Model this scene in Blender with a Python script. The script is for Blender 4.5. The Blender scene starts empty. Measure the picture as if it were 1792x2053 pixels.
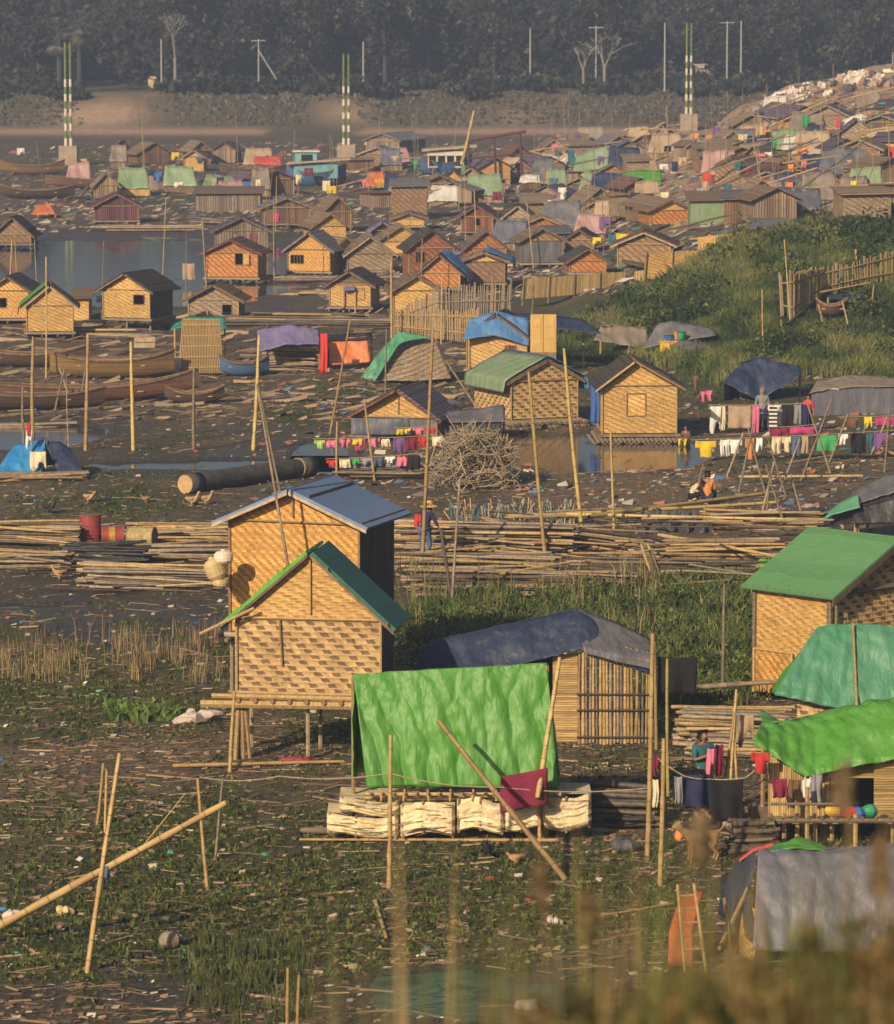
EXPOSURE, SKY, SUN_E, SUN_AZ, SUN_EL, HAZE = 0.14, .055, 5.0, 28, 25, .00052
import bpy, math, random
import numpy as np
from mathutils import Vector, Matrix
R = random.Random(11)
NR = np.random.RandomState(5)
SC = bpy.context.scene
COL = SC.collection
# ---------------------------------------------------------------- camera model
F, CX, CY, YH, H = 9000.0, 896.0, 1026.5, -60.0, 16.3
PITCH = math.atan((CY - YH) / F)
CP, SP = math.cos(PITCH), math.sin(PITCH)
CAM = Vector((0, 0, H))


def ray(x, y):
    a = (x - CX) / F
    b = (y - CY) / F
    return Vector((a, CP - b * SP, -SP - b * CP))


def at(x, y, Y):
    d = ray(x, y)
    return CAM + d * (Y / d.y)


def vnoise(x, y, seed=0):
    x = np.asarray(x, float); y = np.asarray(y, float)
    xi = np.floor(x); yi = np.floor(y)
    fx = x - xi; fy = y - yi
    fx = fx * fx * (3 - 2 * fx); fy = fy * fy * (3 - 2 * fy)

    def h(a, b):
        v = np.sin(a * 127.1 + b * 311.7 + seed * 74.7) * 43758.5453
        return v - np.floor(v)
    return (h(xi, yi) * (1 - fx) + h(xi + 1, yi) * fx) * (1 - fy) + (h(xi, yi + 1) * (1 - fx) + h(xi + 1, yi + 1) * fx) * fy


def fbm(x, y, seed=0, octv=4):
    s = 0; a = .5; t = 0
    for k in range(octv):
        s = s + a * vnoise(x * 2 ** k + 13.1 * k, y * 2 ** k - 7.7 * k, seed + k); t += a; a *= .5
    return s / t


HY = np.array([0, 150, 165, 172, 180, 195, 210, 225, 245, 270, 300, 325, 345, 370, 400, 430.])
HU = np.array([1000, 1100, 1200, 1300, 1400, 1500, 1600, 1800, 2400, 3600.])
HT = np.array([
    [0] * 16, [0] * 16,
    [0, 0, 0, 0, 0, 0, .8, .8, .8, .8, .8, .8, .6, .2, 0, 0],
    [0, 0, 0, 0, 0, .5, 1.3, 1.5, 1.6, 1.75, 1.9, 2.2, 2.4, .8, 0, 0],
    [0, 0, 0, 0, .1, 1.2, 2.65, 2.6, 2.5, 2.5, 2.8, 3.3, 3.8, 1.5, 0, 0],
    [0, 0, 0, 0, .5, 2.1, 3.8, 3.6, 3, 2.7, 3.6, 5.2, 6.2, 3, 1, 0],
    [0, 0, 0, .1, .9, 2.4, 4.1, 3.9, 3.2, 2.7, 3.8, 6.2, 7.7, 5, 2, 0],
    [0, 0, 0, .2, 1.1, 2.6, 4.25, 4, 3.4, 3.5, 5, 7.4, 9.3, 7, 3, 0],
    [0, 0, 0, .3, 1.3, 2.8, 4.4, 4.2, 3.8, 4, 6, 8.5, 10, 8, 4, 0],
    [0, 0, 0, .3, 1.3, 2.8, 4.4, 4.2, 3.8, 4, 6, 8.5, 10, 8, 4, 0.]])


def pxy(X, Y, Z=0):
    zz = H - Z
    d = Y * CP + zz * SP
    up = Y * SP - zz * CP
    d = np.maximum(d, .5)
    return CX + F * X / d, CY - F * up / d


PONDS = [(250, 545, 460, 72, .9), (40, 868, 170, 30, .5), (430, 930, 260, 13, .5), (640, 915, 62, 36, .4), (1215, 908, 215, 42, .6),
         (40, 1213, 120, 6, .3), (960, 1992, 230, 46, 1.8)]


def pondmask(px, py, X, Y):
    n = (fbm(X * .35, Y * .35, 3) - .5) * 1.3 + (fbm(X * 1.1, Y * .45, 13) - .5) * .9
    m = np.full(np.shape(px), -9.)
    for cx, cy, rx, ry, k in PONDS:
        m = np.maximum(m, 1 - ((px - cx) / rx) ** 2 - ((py - cy) / ry) ** 2 + n * k)
    return m


def base_h(X, Y):
    X = np.asarray(X, float); Y = np.asarray(Y, float)
    u = CX + F * X / np.maximum(Y * CP + H * SP, 1)
    iu = np.clip(np.searchsorted(HU, u) - 1, 0, len(HU) - 2); iy = np.clip(np.searchsorted(HY, Y) - 1, 0, len(HY) - 2)
    fu = np.clip((u - HU[iu]) / (HU[iu + 1] - HU[iu]), 0, 1); fy = np.clip((Y - HY[iy]) / (HY[iy + 1] - HY[iy]), 0, 1)
    fu = fu * fu * (3 - 2 * fu); fy = fy * fy * (3 - 2 * fy) * .6 + fy * .4
    z = (HT[iu, iy] * (1 - fu) + HT[iu + 1, iy] * fu) * (1 - fy) + (HT[iu, iy + 1] * (1 - fu) + HT[iu + 1, iy + 1] * fu) * fy
    wob = (fbm(X * .05, Y * .02, 9) - .5) * 10
    z = z + np.interp(Y + wob, [452, 460, 468, 476, 490, 520, 560, 620, 700], [0, .5, 2.0, 3.3, 3.5, 4.5, 9, 17, 26])
    z = z + np.interp(Y, [-40, 6, 61], [15.2, 13.4, 0])
    return z


def terr(X, Y):
    X = np.asarray(X, float); Y = np.asarray(Y, float)
    z = base_h(X, Y)
    px, py = pxy(X, Y, 0)
    w = np.clip(pondmask(px, py, X, Y) * 2.5 + .3, 0, 1)
    near = np.clip((Y - 30) / 30, .2, 1)
    z = z + (fbm(X * .9, Y * .5, 21) - .5) * .16 * near * (1 - w * .7) + (fbm(X * .12, Y * .1, 5) - .5) * .18 * (1 - w) * near
    z = z + np.clip(z - .3, 0, 1) * (fbm(X * .4, Y * .3, 31) - .5) * .5 * near
    return z - .17 * w


def tz(X, Y):
    return float(terr(np.array([X]), np.array([Y]))[0])


def P(x, y, flat=True):
    """pixel -> first hit on the terrain"""
    d = ray(x, y)
    t0 = 62.0
    ts = np.concatenate([np.arange(t0, 300, .5), np.arange(300, 720, 1.)])
    z = base_h(d.x * ts / d.y, ts)
    rz = H + d.z * ts / d.y
    hit = np.nonzero(rz <= z)[0]
    i = hit[0] if len(hit) else len(ts) - 1
    a, b = (ts[i - 1], ts[i]) if i > 0 else (ts[0], ts[0])
    for _ in range(12):
        m = (a + b) / 2
        if H + d.z * m / d.y <= float(base_h(d.x * m / d.y, m)):
            b = m
        else:
            a = m
    return CAM + d * (b / d.y)


def onground(v, dz=0):
    return Vector((v.x, v.y, tz(v.x, v.y) + dz))


# ---------------------------------------------------------------- tagging
SEEN = {}


def tag(o, label=None, cat=None, group=None, kind=None):
    if label:
        o['label'] = label
        if kind != 'structure':
            SEEN.setdefault(label, []).append((o.name, group))
    if cat: o['category'] = cat
    if group: o['group'] = group
    if kind: o['kind'] = kind
    return o


def empty(name, loc, rz=0, label=None, cat=None, group=None):
    o = bpy.data.objects.new(name, None)
    o.empty_display_size = .2
    COL.objects.link(o)
    o.location = loc; o.rotation_euler = (0, 0, rz)
    tag(o, label, cat, group)
    return o


class MB:
    def __init__(s):
        s.v = []; s.f = []; s.uv = []

    def face(s, pts, uv=None):
        n = len(s.v)
        pts = [Vector(p) for p in pts]
        s.v += [tuple(p) for p in pts]
        s.f.append(tuple(range(n, n + len(pts))))
        if uv is None:
            nn = (pts[1] - pts[0]).cross(pts[2] - pts[0])
            ax, ay, az = abs(nn.x), abs(nn.y), abs(nn.z)
            if az > ax and az > ay: uv = [(p.x, p.y) for p in pts]
            elif ay >= ax: uv = [(p.x, p.z) for p in pts]
            else: uv = [(p.y, p.z) for p in pts]
        s.uv += uv
        return s

    def slab(s, pts, n, t):
        """polygon pts extruded by t along n (closed)"""
        n = Vector(n).normalized() * t
        a = [Vector(p) for p in pts]; b = [p + n for p in a]
        s.face(b); s.face(a[::-1])
        for i in range(len(a)):
            j = (i + 1) % len(a)
            s.face([a[i], a[j], b[j], b[i]])
        return s

    def box(s, x0, x1, y0, y1, z0, z1):
        s.slab([(x0, y0, z0), (x1, y0, z0), (x1, y1, z0), (x0, y1, z0)], (0, 0, 1), z1 - z0)
        return s

    def tube(s, p, q, r, n=6, r2=None, cap=True):
        p = Vector(p); q = Vector(q); r2 = r if r2 is None else r2
        d = q - p; L = d.length
        if L < 1e-6: return s
        d.normalize()
        a = d.cross(Vector((0, 0, 1)) if abs(d.z) < .9 else Vector((1, 0, 0))).normalized(); b = d.cross(a)
        i0 = len(s.v)
        for k in range(n):
            w = 2 * math.pi * k / n
            o = a * math.cos(w) + b * math.sin(w)
            s.v.append(tuple(p + o * r)); s.v.append(tuple(q + o * r2))
        for k in range(n):
            k2 = (k + 1) % n
            s.f.append((i0 + 2 * k, i0 + 2 * k + 1, i0 + 2 * k2 + 1, i0 + 2 * k2))
            s.uv += [(k / n, 0), (k / n, L), ((k + 1) / n, L), ((k + 1) / n, 0)]
        if cap:
            s.f.append(tuple(i0 + 2 * k for k in range(n))); s.uv += [(0, 0)] * n
            s.f.append(tuple(i0 + 2 * k + 1 for k in reversed(range(n)))); s.uv += [(0, 0)] * n
        return s

    def path(s, pts, r, n=6):
        for a, b in zip(pts, pts[1:]): s.tube(a, b, r, n)
        return s

    def mesh(s, name, smooth=False):
        me = bpy.data.meshes.new(name)
        me.from_pydata(s.v, [], s.f)
        uvl = me.uv_layers.new(name='UVMap')
        uvl.data.foreach_set('uv', np.array(s.uv, float).ravel())
        if smooth: me.polygons.foreach_set('use_smooth', [True] * len(me.polygons))
        return me

    def build(s, name, mat, parent=None, smooth=False, weld=False):
        me = s.mesh(name, smooth)
        return link(name, me, mat, parent)


def link(name, me, mat, parent=None):
    if mat is not None:
        me.materials.clear(); me.materials.append(mat)
    o = bpy.data.objects.new(name, me)
    COL.objects.link(o)
    if parent: o.parent = parent
    return o


def np_mesh(name, V, Q, smooth=False, attr=None):
    """V (n,3), Q (m,3|4) arrays -> mesh"""
    me = bpy.data.meshes.new(name)
    k = Q.shape[1]
    me.vertices.add(len(V)); me.vertices.foreach_set('co', V.astype(np.float32).ravel())
    me.loops.add(Q.size); me.loops.foreach_set('vertex_index', Q.astype(np.int32).ravel())
    me.polygons.add(len(Q)); me.polygons.foreach_set('loop_start', np.arange(0, Q.size, k, dtype=np.int32))
    if smooth: me.polygons.foreach_set('use_smooth', np.ones(len(Q), bool))
    me.update(calc_edges=True)
    if attr is not None:
        ca = me.attributes.new('tint', 'FLOAT_COLOR', 'POINT')
        ca.data.foreach_set('color', attr.astype(np.float32).ravel())
    me.validate()
    return me


# ---------------------------------------------------------------- materials
MATS = {}


class NT:
    def __init__(s, name):
        s.m = bpy.data.materials.new(name); s.m.use_nodes = True
        s.t = s.m.node_tree; s.N = s.t.nodes; s.L = s.t.links
        s.b = s.N['Principled BSDF']

    def n(s, typ, **kw):
        o = s.N.new(typ)
        for k, v in kw.items():
            if hasattr(o, k): setattr(o, k, v)
        return o

    def l(s, a, b): s.L.new(a, b)

    def val(s, sock, v):
        if hasattr(v, 'is_linked') or hasattr(v, 'links'): s.l(v, sock)
        else: sock.default_value = v

    def math(s, op, a, b=0., c=None):
        o = s.N.new('ShaderNodeMath'); o.operation = op
        s.val(o.inputs[0], a); s.val(o.inputs[1], b)
        if c is not None: s.val(o.inputs[2], c)
        return o.outputs[0]

    def mix(s, f, a, b, mode='MIX'):
        o = s.N.new('ShaderNodeMix'); o.data_type = 'RGBA'; o.blend_type = mode
        s.val(o.inputs[0], f)
        s.val(o.inputs[6], a if hasattr(a, 'links') else (*a, 1)); s.val(o.inputs[7], b if hasattr(b, 'links') else (*b, 1))
        return o.outputs[2]

    def noise(s, vec, scale, detail=4, rough=.6):
        o = s.N.new('ShaderNodeTexNoise'); o.inputs['Scale'].default_value = scale; o.inputs['Detail'].default_value = detail
        o.inputs['Roughness'].default_value = rough
        if vec is not None: s.l(vec, o.inputs['Vector'])
        return o.outputs['Fac']

    def ramp(s, f, lo, hi):
        o = s.N.new('ShaderNodeMapRange'); o.clamp = True
        s.val(o.inputs[0], f); o.inputs[1].default_value = lo; o.inputs[2].default_value = hi
        return o.outputs[0]

    def coord(s, kind='Object'):
        return s.N.new('ShaderNodeTexCoord').outputs[kind]

    def bump(s, h, strength=.5, dist=.02):
        o = s.N.new('ShaderNodeBump'); o.inputs['Strength'].default_value = strength; o.inputs['Distance'].default_value = dist
        s.l(h, o.inputs['Height']); s.l(o.outputs[0], s.b.inputs['Normal'])

    def rnd(s, lo, hi):
        r = s.N.new('ShaderNodeObjectInfo').outputs['Random']
        return s.math('MULTIPLY_ADD', r, hi - lo, lo)

    def done(s, col, rough=.8, spec=.3):
        s.l(col, s.b.inputs['Base Color'])
        s.val(s.b.inputs['Roughness'], rough)
        s.b.inputs['Specular IOR Level'].default_value = spec
        return s.m


def scale_col(t, col, f):
    o = t.N.new('ShaderNodeVectorMath'); o.operation = 'SCALE'
    t.l(col, o.inputs[0]); t.val(o.inputs['Scale'], f)
    return o.outputs[0]


def plain(name, c, c2=None, sc=3., rough=.8, bump=.3, rand=.25, dist=.02, coord='Object', spec=.3, stretch=None, cut=(.35, .65)):
    """two-tone noisy material with per-object tone"""
    if name in MATS: return MATS[name]
    t = NT(name)
    v = t.coord(coord)
    if stretch:
        mp = t.n('ShaderNodeMapping'); mp.inputs['Scale'].default_value = stretch; t.l(v, mp.inputs['Vector']); v = mp.outputs[0]
    nz = t.noise(v, sc, 5)
    c2 = c2 or tuple(k * .6 for k in c)
    col = t.mix(t.ramp(nz, *cut), c, c2)
    if rand: col = scale_col(t, col, t.rnd(1 - rand, 1 + rand))
    if bump: t.bump(t.noise(v, sc * 3, 4), bump, dist)
    MATS[name] = t.done(col, rough, spec)
    return MATS[name]


def weave(name, light, dark, w=.11, h=.09, mode='dash', wob=.35, bumpd=.02, grey=None):
    if name in MATS: return MATS[name]
    t = NT(name)
    uv = t.coord('UV')
    nz = t.noise(uv, 2.2, 3)
    sp = t.n('ShaderNodeSeparateXYZ'); t.l(uv, sp.inputs[0])
    nz2 = t.noise(uv, 5.1, 2)
    U = t.math('ADD', t.math('DIVIDE', sp.outputs[0], w), t.math('MULTIPLY', t.math('SUBTRACT', nz, .5), wob * 3))
    V = t.math('ADD', t.math('DIVIDE', sp.outputs[1], h), t.math('MULTIPLY', t.math('SUBTRACT', nz2, .5), wob * 2))
    i = t.math('FLOOR', U); j = t.math('FLOOR', V)
    fu = t.math('FRACT', U); fv = t.math('FRACT', V)
    cb = t.n('ShaderNodeCombineXYZ'); t.l(j, cb.inputs[1])
    if mode == 'dash':
        W_ = t.math('ADD', t.math('ADD', U, t.math('MULTIPLY', j, 1.5)), t.math('MULTIPLY', fv, .8))
        ph = t.math('FRACT', t.math('DIVIDE', W_, 4.))
        under = t.math('MULTIPLY', t.math('LESS_THAN', ph, .42), t.math('MULTIPLY', t.math('GREATER_THAN', fv, .2), t.math('LESS_THAN', fv, .84)))
        t.l(t.math('FLOOR', W_), cb.inputs[0])
    else:
        ph = t.math('FRACT', t.math('DIVIDE', t.math('ADD', i, j), 4.))
        under = t.math('LESS_THAN', ph, .45)
        t.l(t.math('MULTIPLY', i, under), cb.inputs[0]); 
    wn = t.n('ShaderNodeTexWhiteNoise'); wn.noise_dimensions = '2D'; t.l(cb.outputs[0], wn.inputs['Vector'])
    tone = t.math('MULTIPLY_ADD', wn.outputs['Value'], .42, .80)
    edge = t.math('SINE', t.math('MULTIPLY', fv, math.pi))
    edge2 = t.math('SINE', t.math('MULTIPLY', fu, math.pi))
    big = t.ramp(t.noise(t.coord('Object'), .9, 3), .35, .7)
    lightc = t.mix(big, light, tuple(k * m for k, m in zip(light, (.74, .68, .62))))
    col = t.mix(t.math('MULTIPLY', under, .92), lightc, dark)  # dipping strands darker: inner bamboo tone with weave shade painted in
    stn = t.ramp(t.noise(t.coord('Object'), 2.6, 6, .7), .54, .68)
    col = t.mix(t.math('MULTIPLY', stn, .5), col, tuple(q * .45 for q in dark))
    col = scale_col(t, col, tone)
    col = scale_col(t, col, t.rnd(.82, 1.15))
    hgt = t.math('SUBTRACT', t.math('ADD', t.math('MULTIPLY', edge, .3), t.math('MULTIPLY', edge2, .12)), t.math('MULTIPLY', under, .7))
    t.bump(hgt, .9, bumpd)
    MATS[name] = t.done(col, .62, .35)
    return MATS[name]


def strips(name, c, c2, w=.05, rand=.2, vert=True, rough=.7, relief=.3):
    """split-bamboo or plank strips, from UV metres"""
    if name in MATS: return MATS[name]
    t = NT(name)
    uv = t.coord('UV'); sp = t.n('ShaderNodeSeparateXYZ'); t.l(uv, sp.inputs[0])
    a = sp.outputs[0 if vert else 1]; b = sp.outputs[1 if vert else 0]
    U = t.math('ADD', t.math('DIVIDE', a, w), t.math('MULTIPLY', t.noise(uv, .8, 2), .8))
    i = t.math('FLOOR', U); f = t.math('FRACT', U)
    wn = t.n('ShaderNodeTexWhiteNoise'); wn.noise_dimensions = '1D'; t.l(i, wn.inputs['W'])
    mp = t.n('ShaderNodeMapping'); mp.inputs['Scale'].default_value = (18, 2, 2) if vert else (2, 18, 2); t.l(uv, mp.inputs['Vector'])
    g = t.noise(mp.outputs[0], 1.5, 4)
    col = t.mix(t.ramp(g, .3, .7), c, c2)
    col = scale_col(t, col, t.math('MULTIPLY_ADD', wn.outputs['Value'], .7 if relief > .1 else .16, .6 if relief > .1 else .9))
    col = scale_col(t, col, t.rnd(1 - rand, 1 + rand))
    if relief <= .1:
        dirt = t.ramp(t.noise(uv, 1.7, 6, .72), .52, .70)
        col = t.mix(t.math('MULTIPLY', dirt, .45), col, (.15, .13, .10))
    hh = t.math('SINE', t.math('MULTIPLY', f, math.pi))
    t.bump(hh, .8 if relief > .1 else .3, w * relief)
    MATS[name] = t.done(col, rough, .3)
    return MATS[name]


def tarp(name, c, c2=None, rough=.5):
    if name in MATS: return MATS[name]
    t = NT(name)
    v = t.coord('Object')
    c2 = c2 or tuple(min(1, k * 1.5 + .02) for k in c)
    n1 = t.noise(v, 1.3, 5)
    col = t.mix(t.ramp(n1, .45, .75), c, c2)
    st = t.ramp(t.noise(v, 5, 6, .75), .60, .66)
    col = t.mix(t.math('MULTIPLY', st, .45), col, (.16, .13, .09))
    mp = t.n('ShaderNodeMapping'); mp.inputs['Scale'].default_value = (1, 1, .28); mp.inputs['Rotation'].default_value = (0, .3, 0); t.l(v, mp.inputs['Vector'])
    mp2 = t.n('ShaderNodeMapping'); mp2.inputs['Scale'].default_value = (1.6, 1.6, .16); t.l(v, mp2.inputs['Vector'])
    wv = t.noise(mp.outputs[0], 2.6, 4, .5)
    fade = t.ramp(t.noise(mp2.outputs[0], 1.6, 5, .65), .50, .80)
    col = t.mix(t.math('MULTIPLY', fade, .6), col, tuple(min(.6, q * .9 + .07) for q in c2))
    col = scale_col(t, col, t.rnd(.85, 1.15))
    t.bump(wv, .8, .13)
    tr = t.b.inputs.get('Sheen Weight')
    MATS[name] = t.done(col, rough, .4)
    return MATS[name]


def bamboo_mat(name, c, c2, node=True):
    if name in MATS: return MATS[name]
    t = NT(name)
    uv = t.coord('UV'); sp = t.n('ShaderNodeSeparateXYZ'); t.l(uv, sp.inputs[0])
    rv = t.n('ShaderNodeObjectInfo').outputs['Random']
    cb = t.n('ShaderNodeCombineXYZ'); t.l(sp.outputs[0], cb.inputs[0]); t.l(t.math('ADD', t.math('MULTIPLY', sp.outputs[1], 6.), t.math('MULTIPLY', rv, 57.)), cb.inputs[1])
    n1 = t.noise(cb.outputs[0], 1.6, 4)
    col = t.mix(t.ramp(n1, .35, .65), c, c2)
    nd = t.math('LESS_THAN', t.math('FRACT', t.math('MULTIPLY', sp.outputs[1], 11.)), .07)
    col = t.mix(t.math('MULTIPLY', nd, .6), col, tuple(k * .4 for k in c2))
    col = scale_col(t, col, t.math('MULTIPLY_ADD', t.math('FRACT', t.math('MULTIPLY', rv, 7.3)), .65, .65))
    MATS[name] = t.done(col, .55, .35)
    return MATS[name]


bamboo_mat('bamboo', (.42, .30, .13), (.30, .19, .08))
bamboo_mat('bamboo_green', (.42, .34, .11), (.36, .24, .10))
bamboo_mat('bamboo_grey', (.30, .24, .16), (.17, .13, .09))
bamboo_mat('bamboo_dark', (.12, .09, .065), (.06, .045, .035))
bamboo_mat('bamboo_charred', (.035, .033, .033), (.02, .02, .02))
weave('weave_warm', (.66, .38, .10), (.38, .19, .05), .055, .05, 'twill', .5, .012)
weave('weave_gold', (.64, .41, .14), (.38, .21, .07), .09, .06, 'dash', .5, .015)
weave('weave_bold', (.54, .37, .17), (.15, .085, .04), .10, .118, 'dash', .3, .035)
weave('weave_orange', (.50, .22, .06), (.26, .10, .03), .08, .07, 'twill', .5, .015)
weave('weave_grey', (.33, .25, .16), (.15, .11, .075), .11, .09, 'dash', .4, .02)
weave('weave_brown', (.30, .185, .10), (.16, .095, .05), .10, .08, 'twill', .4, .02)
weave('weave_redbrown', (.33, .14, .065), (.18, .075, .035), .10, .08, 'twill', .4, .02)
strips('planks_grey', (.25, .20, .15), (.13, .10, .08), .16)
strips('planks_brown', (.22, .13, .075), (.12, .07, .04), .14)
strips('planks_red', (.24, .09, .06), (.13, .05, .035), .14)
strips('planks_maroon', (.13, .05, .055), (.08, .035, .04), .14)
strips('split_bamboo', (.50, .36, .15), (.32, .20, .08), .045)
strips('split_bamboo_h', (.46, .32, .13), (.28, .17, .07), .05, vert=False)
strips('thatch', (.25, .18, .115), (.13, .09, .06), .06, vert=False, rough=.95)
strips('thatch_dark', (.07, .06, .055), (.035, .03, .03), .07, vert=False, rough=.9)
strips('roof_blue', (.17, .25, .42), (.13, .20, .35), .8, vert=False, rough=.42, relief=.03)
strips('roof_green', (.12, .29, .12), (.09, .22, .09), .5, vert=False, rough=.6, relief=.03)
strips('roof_darkgreen', (.03, .15, .10), (.02, .10, .07), .5, vert=False, rough=.5, relief=.03)
strips('roof_rust', (.20, .10, .06), (.11, .06, .045), .1, vert=False, rough=.7)
strips('roof_grey', (.20, .19, .20), (.12, .115, .12), .1, vert=False, rough=.6)
strips('roof_purple', (.15, .11, .15), (.09, .07, .09), .1, vert=False, rough=.6)
tarp('tarp_green', (.062, .215, .024), (.09, .26, .045))
tarp('tarp_lime', (.06, .29, .025), (.09, .33, .045))
tarp('tarp_mint', (.07, .25, .14), (.11, .29, .18))
tarp('tarp_teal', (.03, .20, .13), (.05, .25, .18))
tarp('tarp_sage', (.18, .26, .14), (.24, .31, .19))
tarp('tarp_navy', (.022, .034, .075), (.03, .045, .095))
tarp('tarp_blue', (.05, .16, .38), (.09, .22, .44))
tarp('tarp_bright_blue', (.02, .20, .50), (.05, .28, .55))
tarp('tarp_grey', (.10, .105, .135), (.14, .14, .17))
tarp('tarp_darkgrey', (.10, .10, .115), (.16, .155, .16))
tarp('tarp_brown', (.22, .18, .14), (.28, .23, .18))
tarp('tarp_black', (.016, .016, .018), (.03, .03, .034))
tarp('tarp_orange', (.58, .15, .04), (.62, .22, .08))
tarp('tarp_red', (.50, .07, .05), (.55, .12, .08))
tarp('tarp_purple', (.14, .12, .25), (.19, .17, .30))
tarp('tarp_white', (.62, .60, .55), (.50, .46, .40))
CL = {'yellow': (.68, .50, .03), 'white': (.72, .70, .66), 'cream': (.66, .56, .38), 'pink': (.62, .16, .26), 'magenta': (.45, .05, .17), 'red': (.55, .04, .04),
      'orange': (.70, .26, .08), 'navy': (.025, .03, .09), 'black': (.014, .014, .016), 'grey': (.26, .26, .29), 'denim': (.08, .12, .20), 'purple': (.17, .08, .22),
      'lime': (.36, .55, .12), 'maroon': (.19, .018, .05), 'teal': (.03, .12, .15), 'tan': (.42, .31, .20), 'brown': (.16, .09, .055), 'green': (.05, .30, .10),
      'blue': (.05, .14, .42)}
for k, c in CL.items(): plain('cloth_' + k, c, tuple(q * .75 for q in c), 9, .9, .4, .15, .01)
plain('timber', (.22, .14, .085), (.11, .07, .045), 5, .75, .4, .25, stretch=(1, 1, .3))
plain('timber_pale', (.42, .33, .22), (.27, .2, .13), 5, .75, .4, .2)
plain('log_bark', (.10, .095, .095), (.055, .05, .05), 3, .85, .7, .1, .05)
plain('log_end', (.48, .33, .16), (.36, .23, .10), 4, .8, .3, .05)
plain('boat_dark', (.10, .065, .045), (.05, .035, .028), 2.5, .6, .4, .2, stretch=(.12, .3, 9))
plain('boat_brown', (.17, .085, .045), (.07, .04, .027), 2.5, .6, .4, .2, stretch=(.12, .3, 9))
plain('boat_ochre', (.25, .155, .06), (.12, .075, .035), 2.5, .6, .4, .1, stretch=(.12, .3, 9))
plain('paint_teal', (.16, .38, .40), (.10, .28, .30), 3, .6, .2, .1)
plain('paint_blue', (.07, .15, .30), (.05, .10, .2), 3, .6, .2, .1)
plain('paint_white', (.66, .60, .50), (.48, .42, .35), 2, .7, .3, .05)
plain('paint_green', (.15, .21, .05), (.10, .15, .04), 3, .6, .2, .1)
plain('concrete', (.36, .27, .20), (.26, .2, .15), 1.5, .9, .4, .05)
plain('foam', (.78, .68, .45), (.60, .47, .26), 5, .8, .6, .08, .05)
plain('foam_edge', (.30, .22, .12), (.14, .10, .06), 5, .9, .5, .1)
plain('drum_red', (.34, .05, .05), (.22, .05, .045), 4, .5, .3, .05)
plain('drum_yellow', (.50, .30, .06), (.30, .16, .05), 9, .5, .2, .05)
plain('basket', (.42, .34, .16), (.26, .2, .09), 9, .8, .6, .05)
plain('plastic_cream', (.60, .46, .24), (.46, .34, .17), 3, .5, .1, .08)
plain('plastic_white', (.72, .64, .54), (.6, .52, .42), 3, .5, .1, .05)
plain('yellow_box', (.70, .43, .05), (.6, .34, .05), 3, .6, .1, .05)
plain('plastic_blue', (.04, .14, .42), None, 3, .5, .1, .1)
plain('plastic_green', (.04, .30, .14), None, 3, .5, .1, .1)
plain('sack', (.60, .52, .46), (.44, .36, .32), 4, .85, .6, .3, .05)
plain('sack_dark', (.06, .06, .075), (.11, .10, .11), 5, .8, .7, .2, .05)
plain('dark_inside', (.012, .011, .011), None, 2, .9, 0, 0)
plain('door_yellow', (.58, .38, .12), (.48, .3, .1), 2, .6, .2, .05)
plain('soil', (.24, .15, .095), (.17, .11, .075), 2, .9, .5, .1)
plain('skin', (.30, .15, .085), (.26, .125, .07), 5, .55, .05, .08)
plain('hair', (.012, .010, .010), None, 20, .5, .3, 0)
plain('straw_hat', (.62, .42, .13), (.5, .32, .1), 20, .8, .5, 0)
plain('fur_tan', (.20, .115, .05), (.28, .18, .09), 4, .9, .5, .1)
plain('feather_tan', (.44, .28, .14), (.34, .20, .10), 6, .8, .4, .25)
plain('feather_black', (.02, .018, .02), (.035, .03, .03), 6, .7, .4, .1)
plain('beak', (.5, .25, .05), None, 6, .6, 0, 0)
plain('stone', (.30, .24, .17), (.2, .16, .11), 3, .9, .6, .1, .05)
plain('rope', (.40, .33, .2), None, 20, .9, .2, .1)
plain('pole_concrete', (.36, .36, .37), (.28, .28, .29), 2, .8, .1, .05)
plain('bark', (.07, .06, .05), (.04, .035, .03), 4, .9, .5, .2)
MT = MATS

tarp('tarp_tan', (.38, .28, .18), (.44, .33, .22)); tarp('tarp_pink', (.34, .20, .19), (.4, .26, .24))
plain('sack_brown', (.34, .25, .18), (.22, .16, .12), 4, .85, .6, .3, .05)
# ---------------------------------------------------------------- setting
SC.render.engine = 'CYCLES'
SC.view_settings.view_transform = 'Standard'; SC.view_settings.look = 'None'; SC.view_settings.exposure = EXPOSURE
SC.view_settings.gamma = 1
cy = SC.cycles
cy.max_bounces = 5; cy.diffuse_bounces = 2; cy.glossy_bounces = 2; cy.transmission_bounces = 2; cy.volume_bounces = 0; cy.transparent_max_bounces = 6
cy.caustics_reflective = False; cy.caustics_refractive = False
cy.use_denoising = True
cam = bpy.data.cameras.new('camera'); co = bpy.data.objects.new('camera', cam); COL.objects.link(co)
co.location = CAM; co.rotation_euler = (math.pi / 2 - PITCH, 0, 0)
cam.sensor_fit = 'VERTICAL'; cam.sensor_height = 36; cam.lens = 36 * F / 2053.0
cam.clip_start = .5; cam.clip_end = 3000
cam.dof.use_dof = True; cam.dof.focus_distance = 115; cam.dof.aperture_fstop = cam.lens / 1000 / .042
SC.camera = co
W = bpy.data.worlds.new('World'); SC.world = W; W.use_nodes = True
sky = W.node_tree.nodes.new('ShaderNodeTexSky'); sky.sky_type = 'NISHITA'; sky.sun_disc = False; sky.dust_density = 4.0; sky.air_density = 1.0
W.node_tree.links.new(sky.outputs[0], W.node_tree.nodes['Background'].inputs[0])
W.node_tree.nodes['Background'].inputs[1].default_value = SKY
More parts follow.
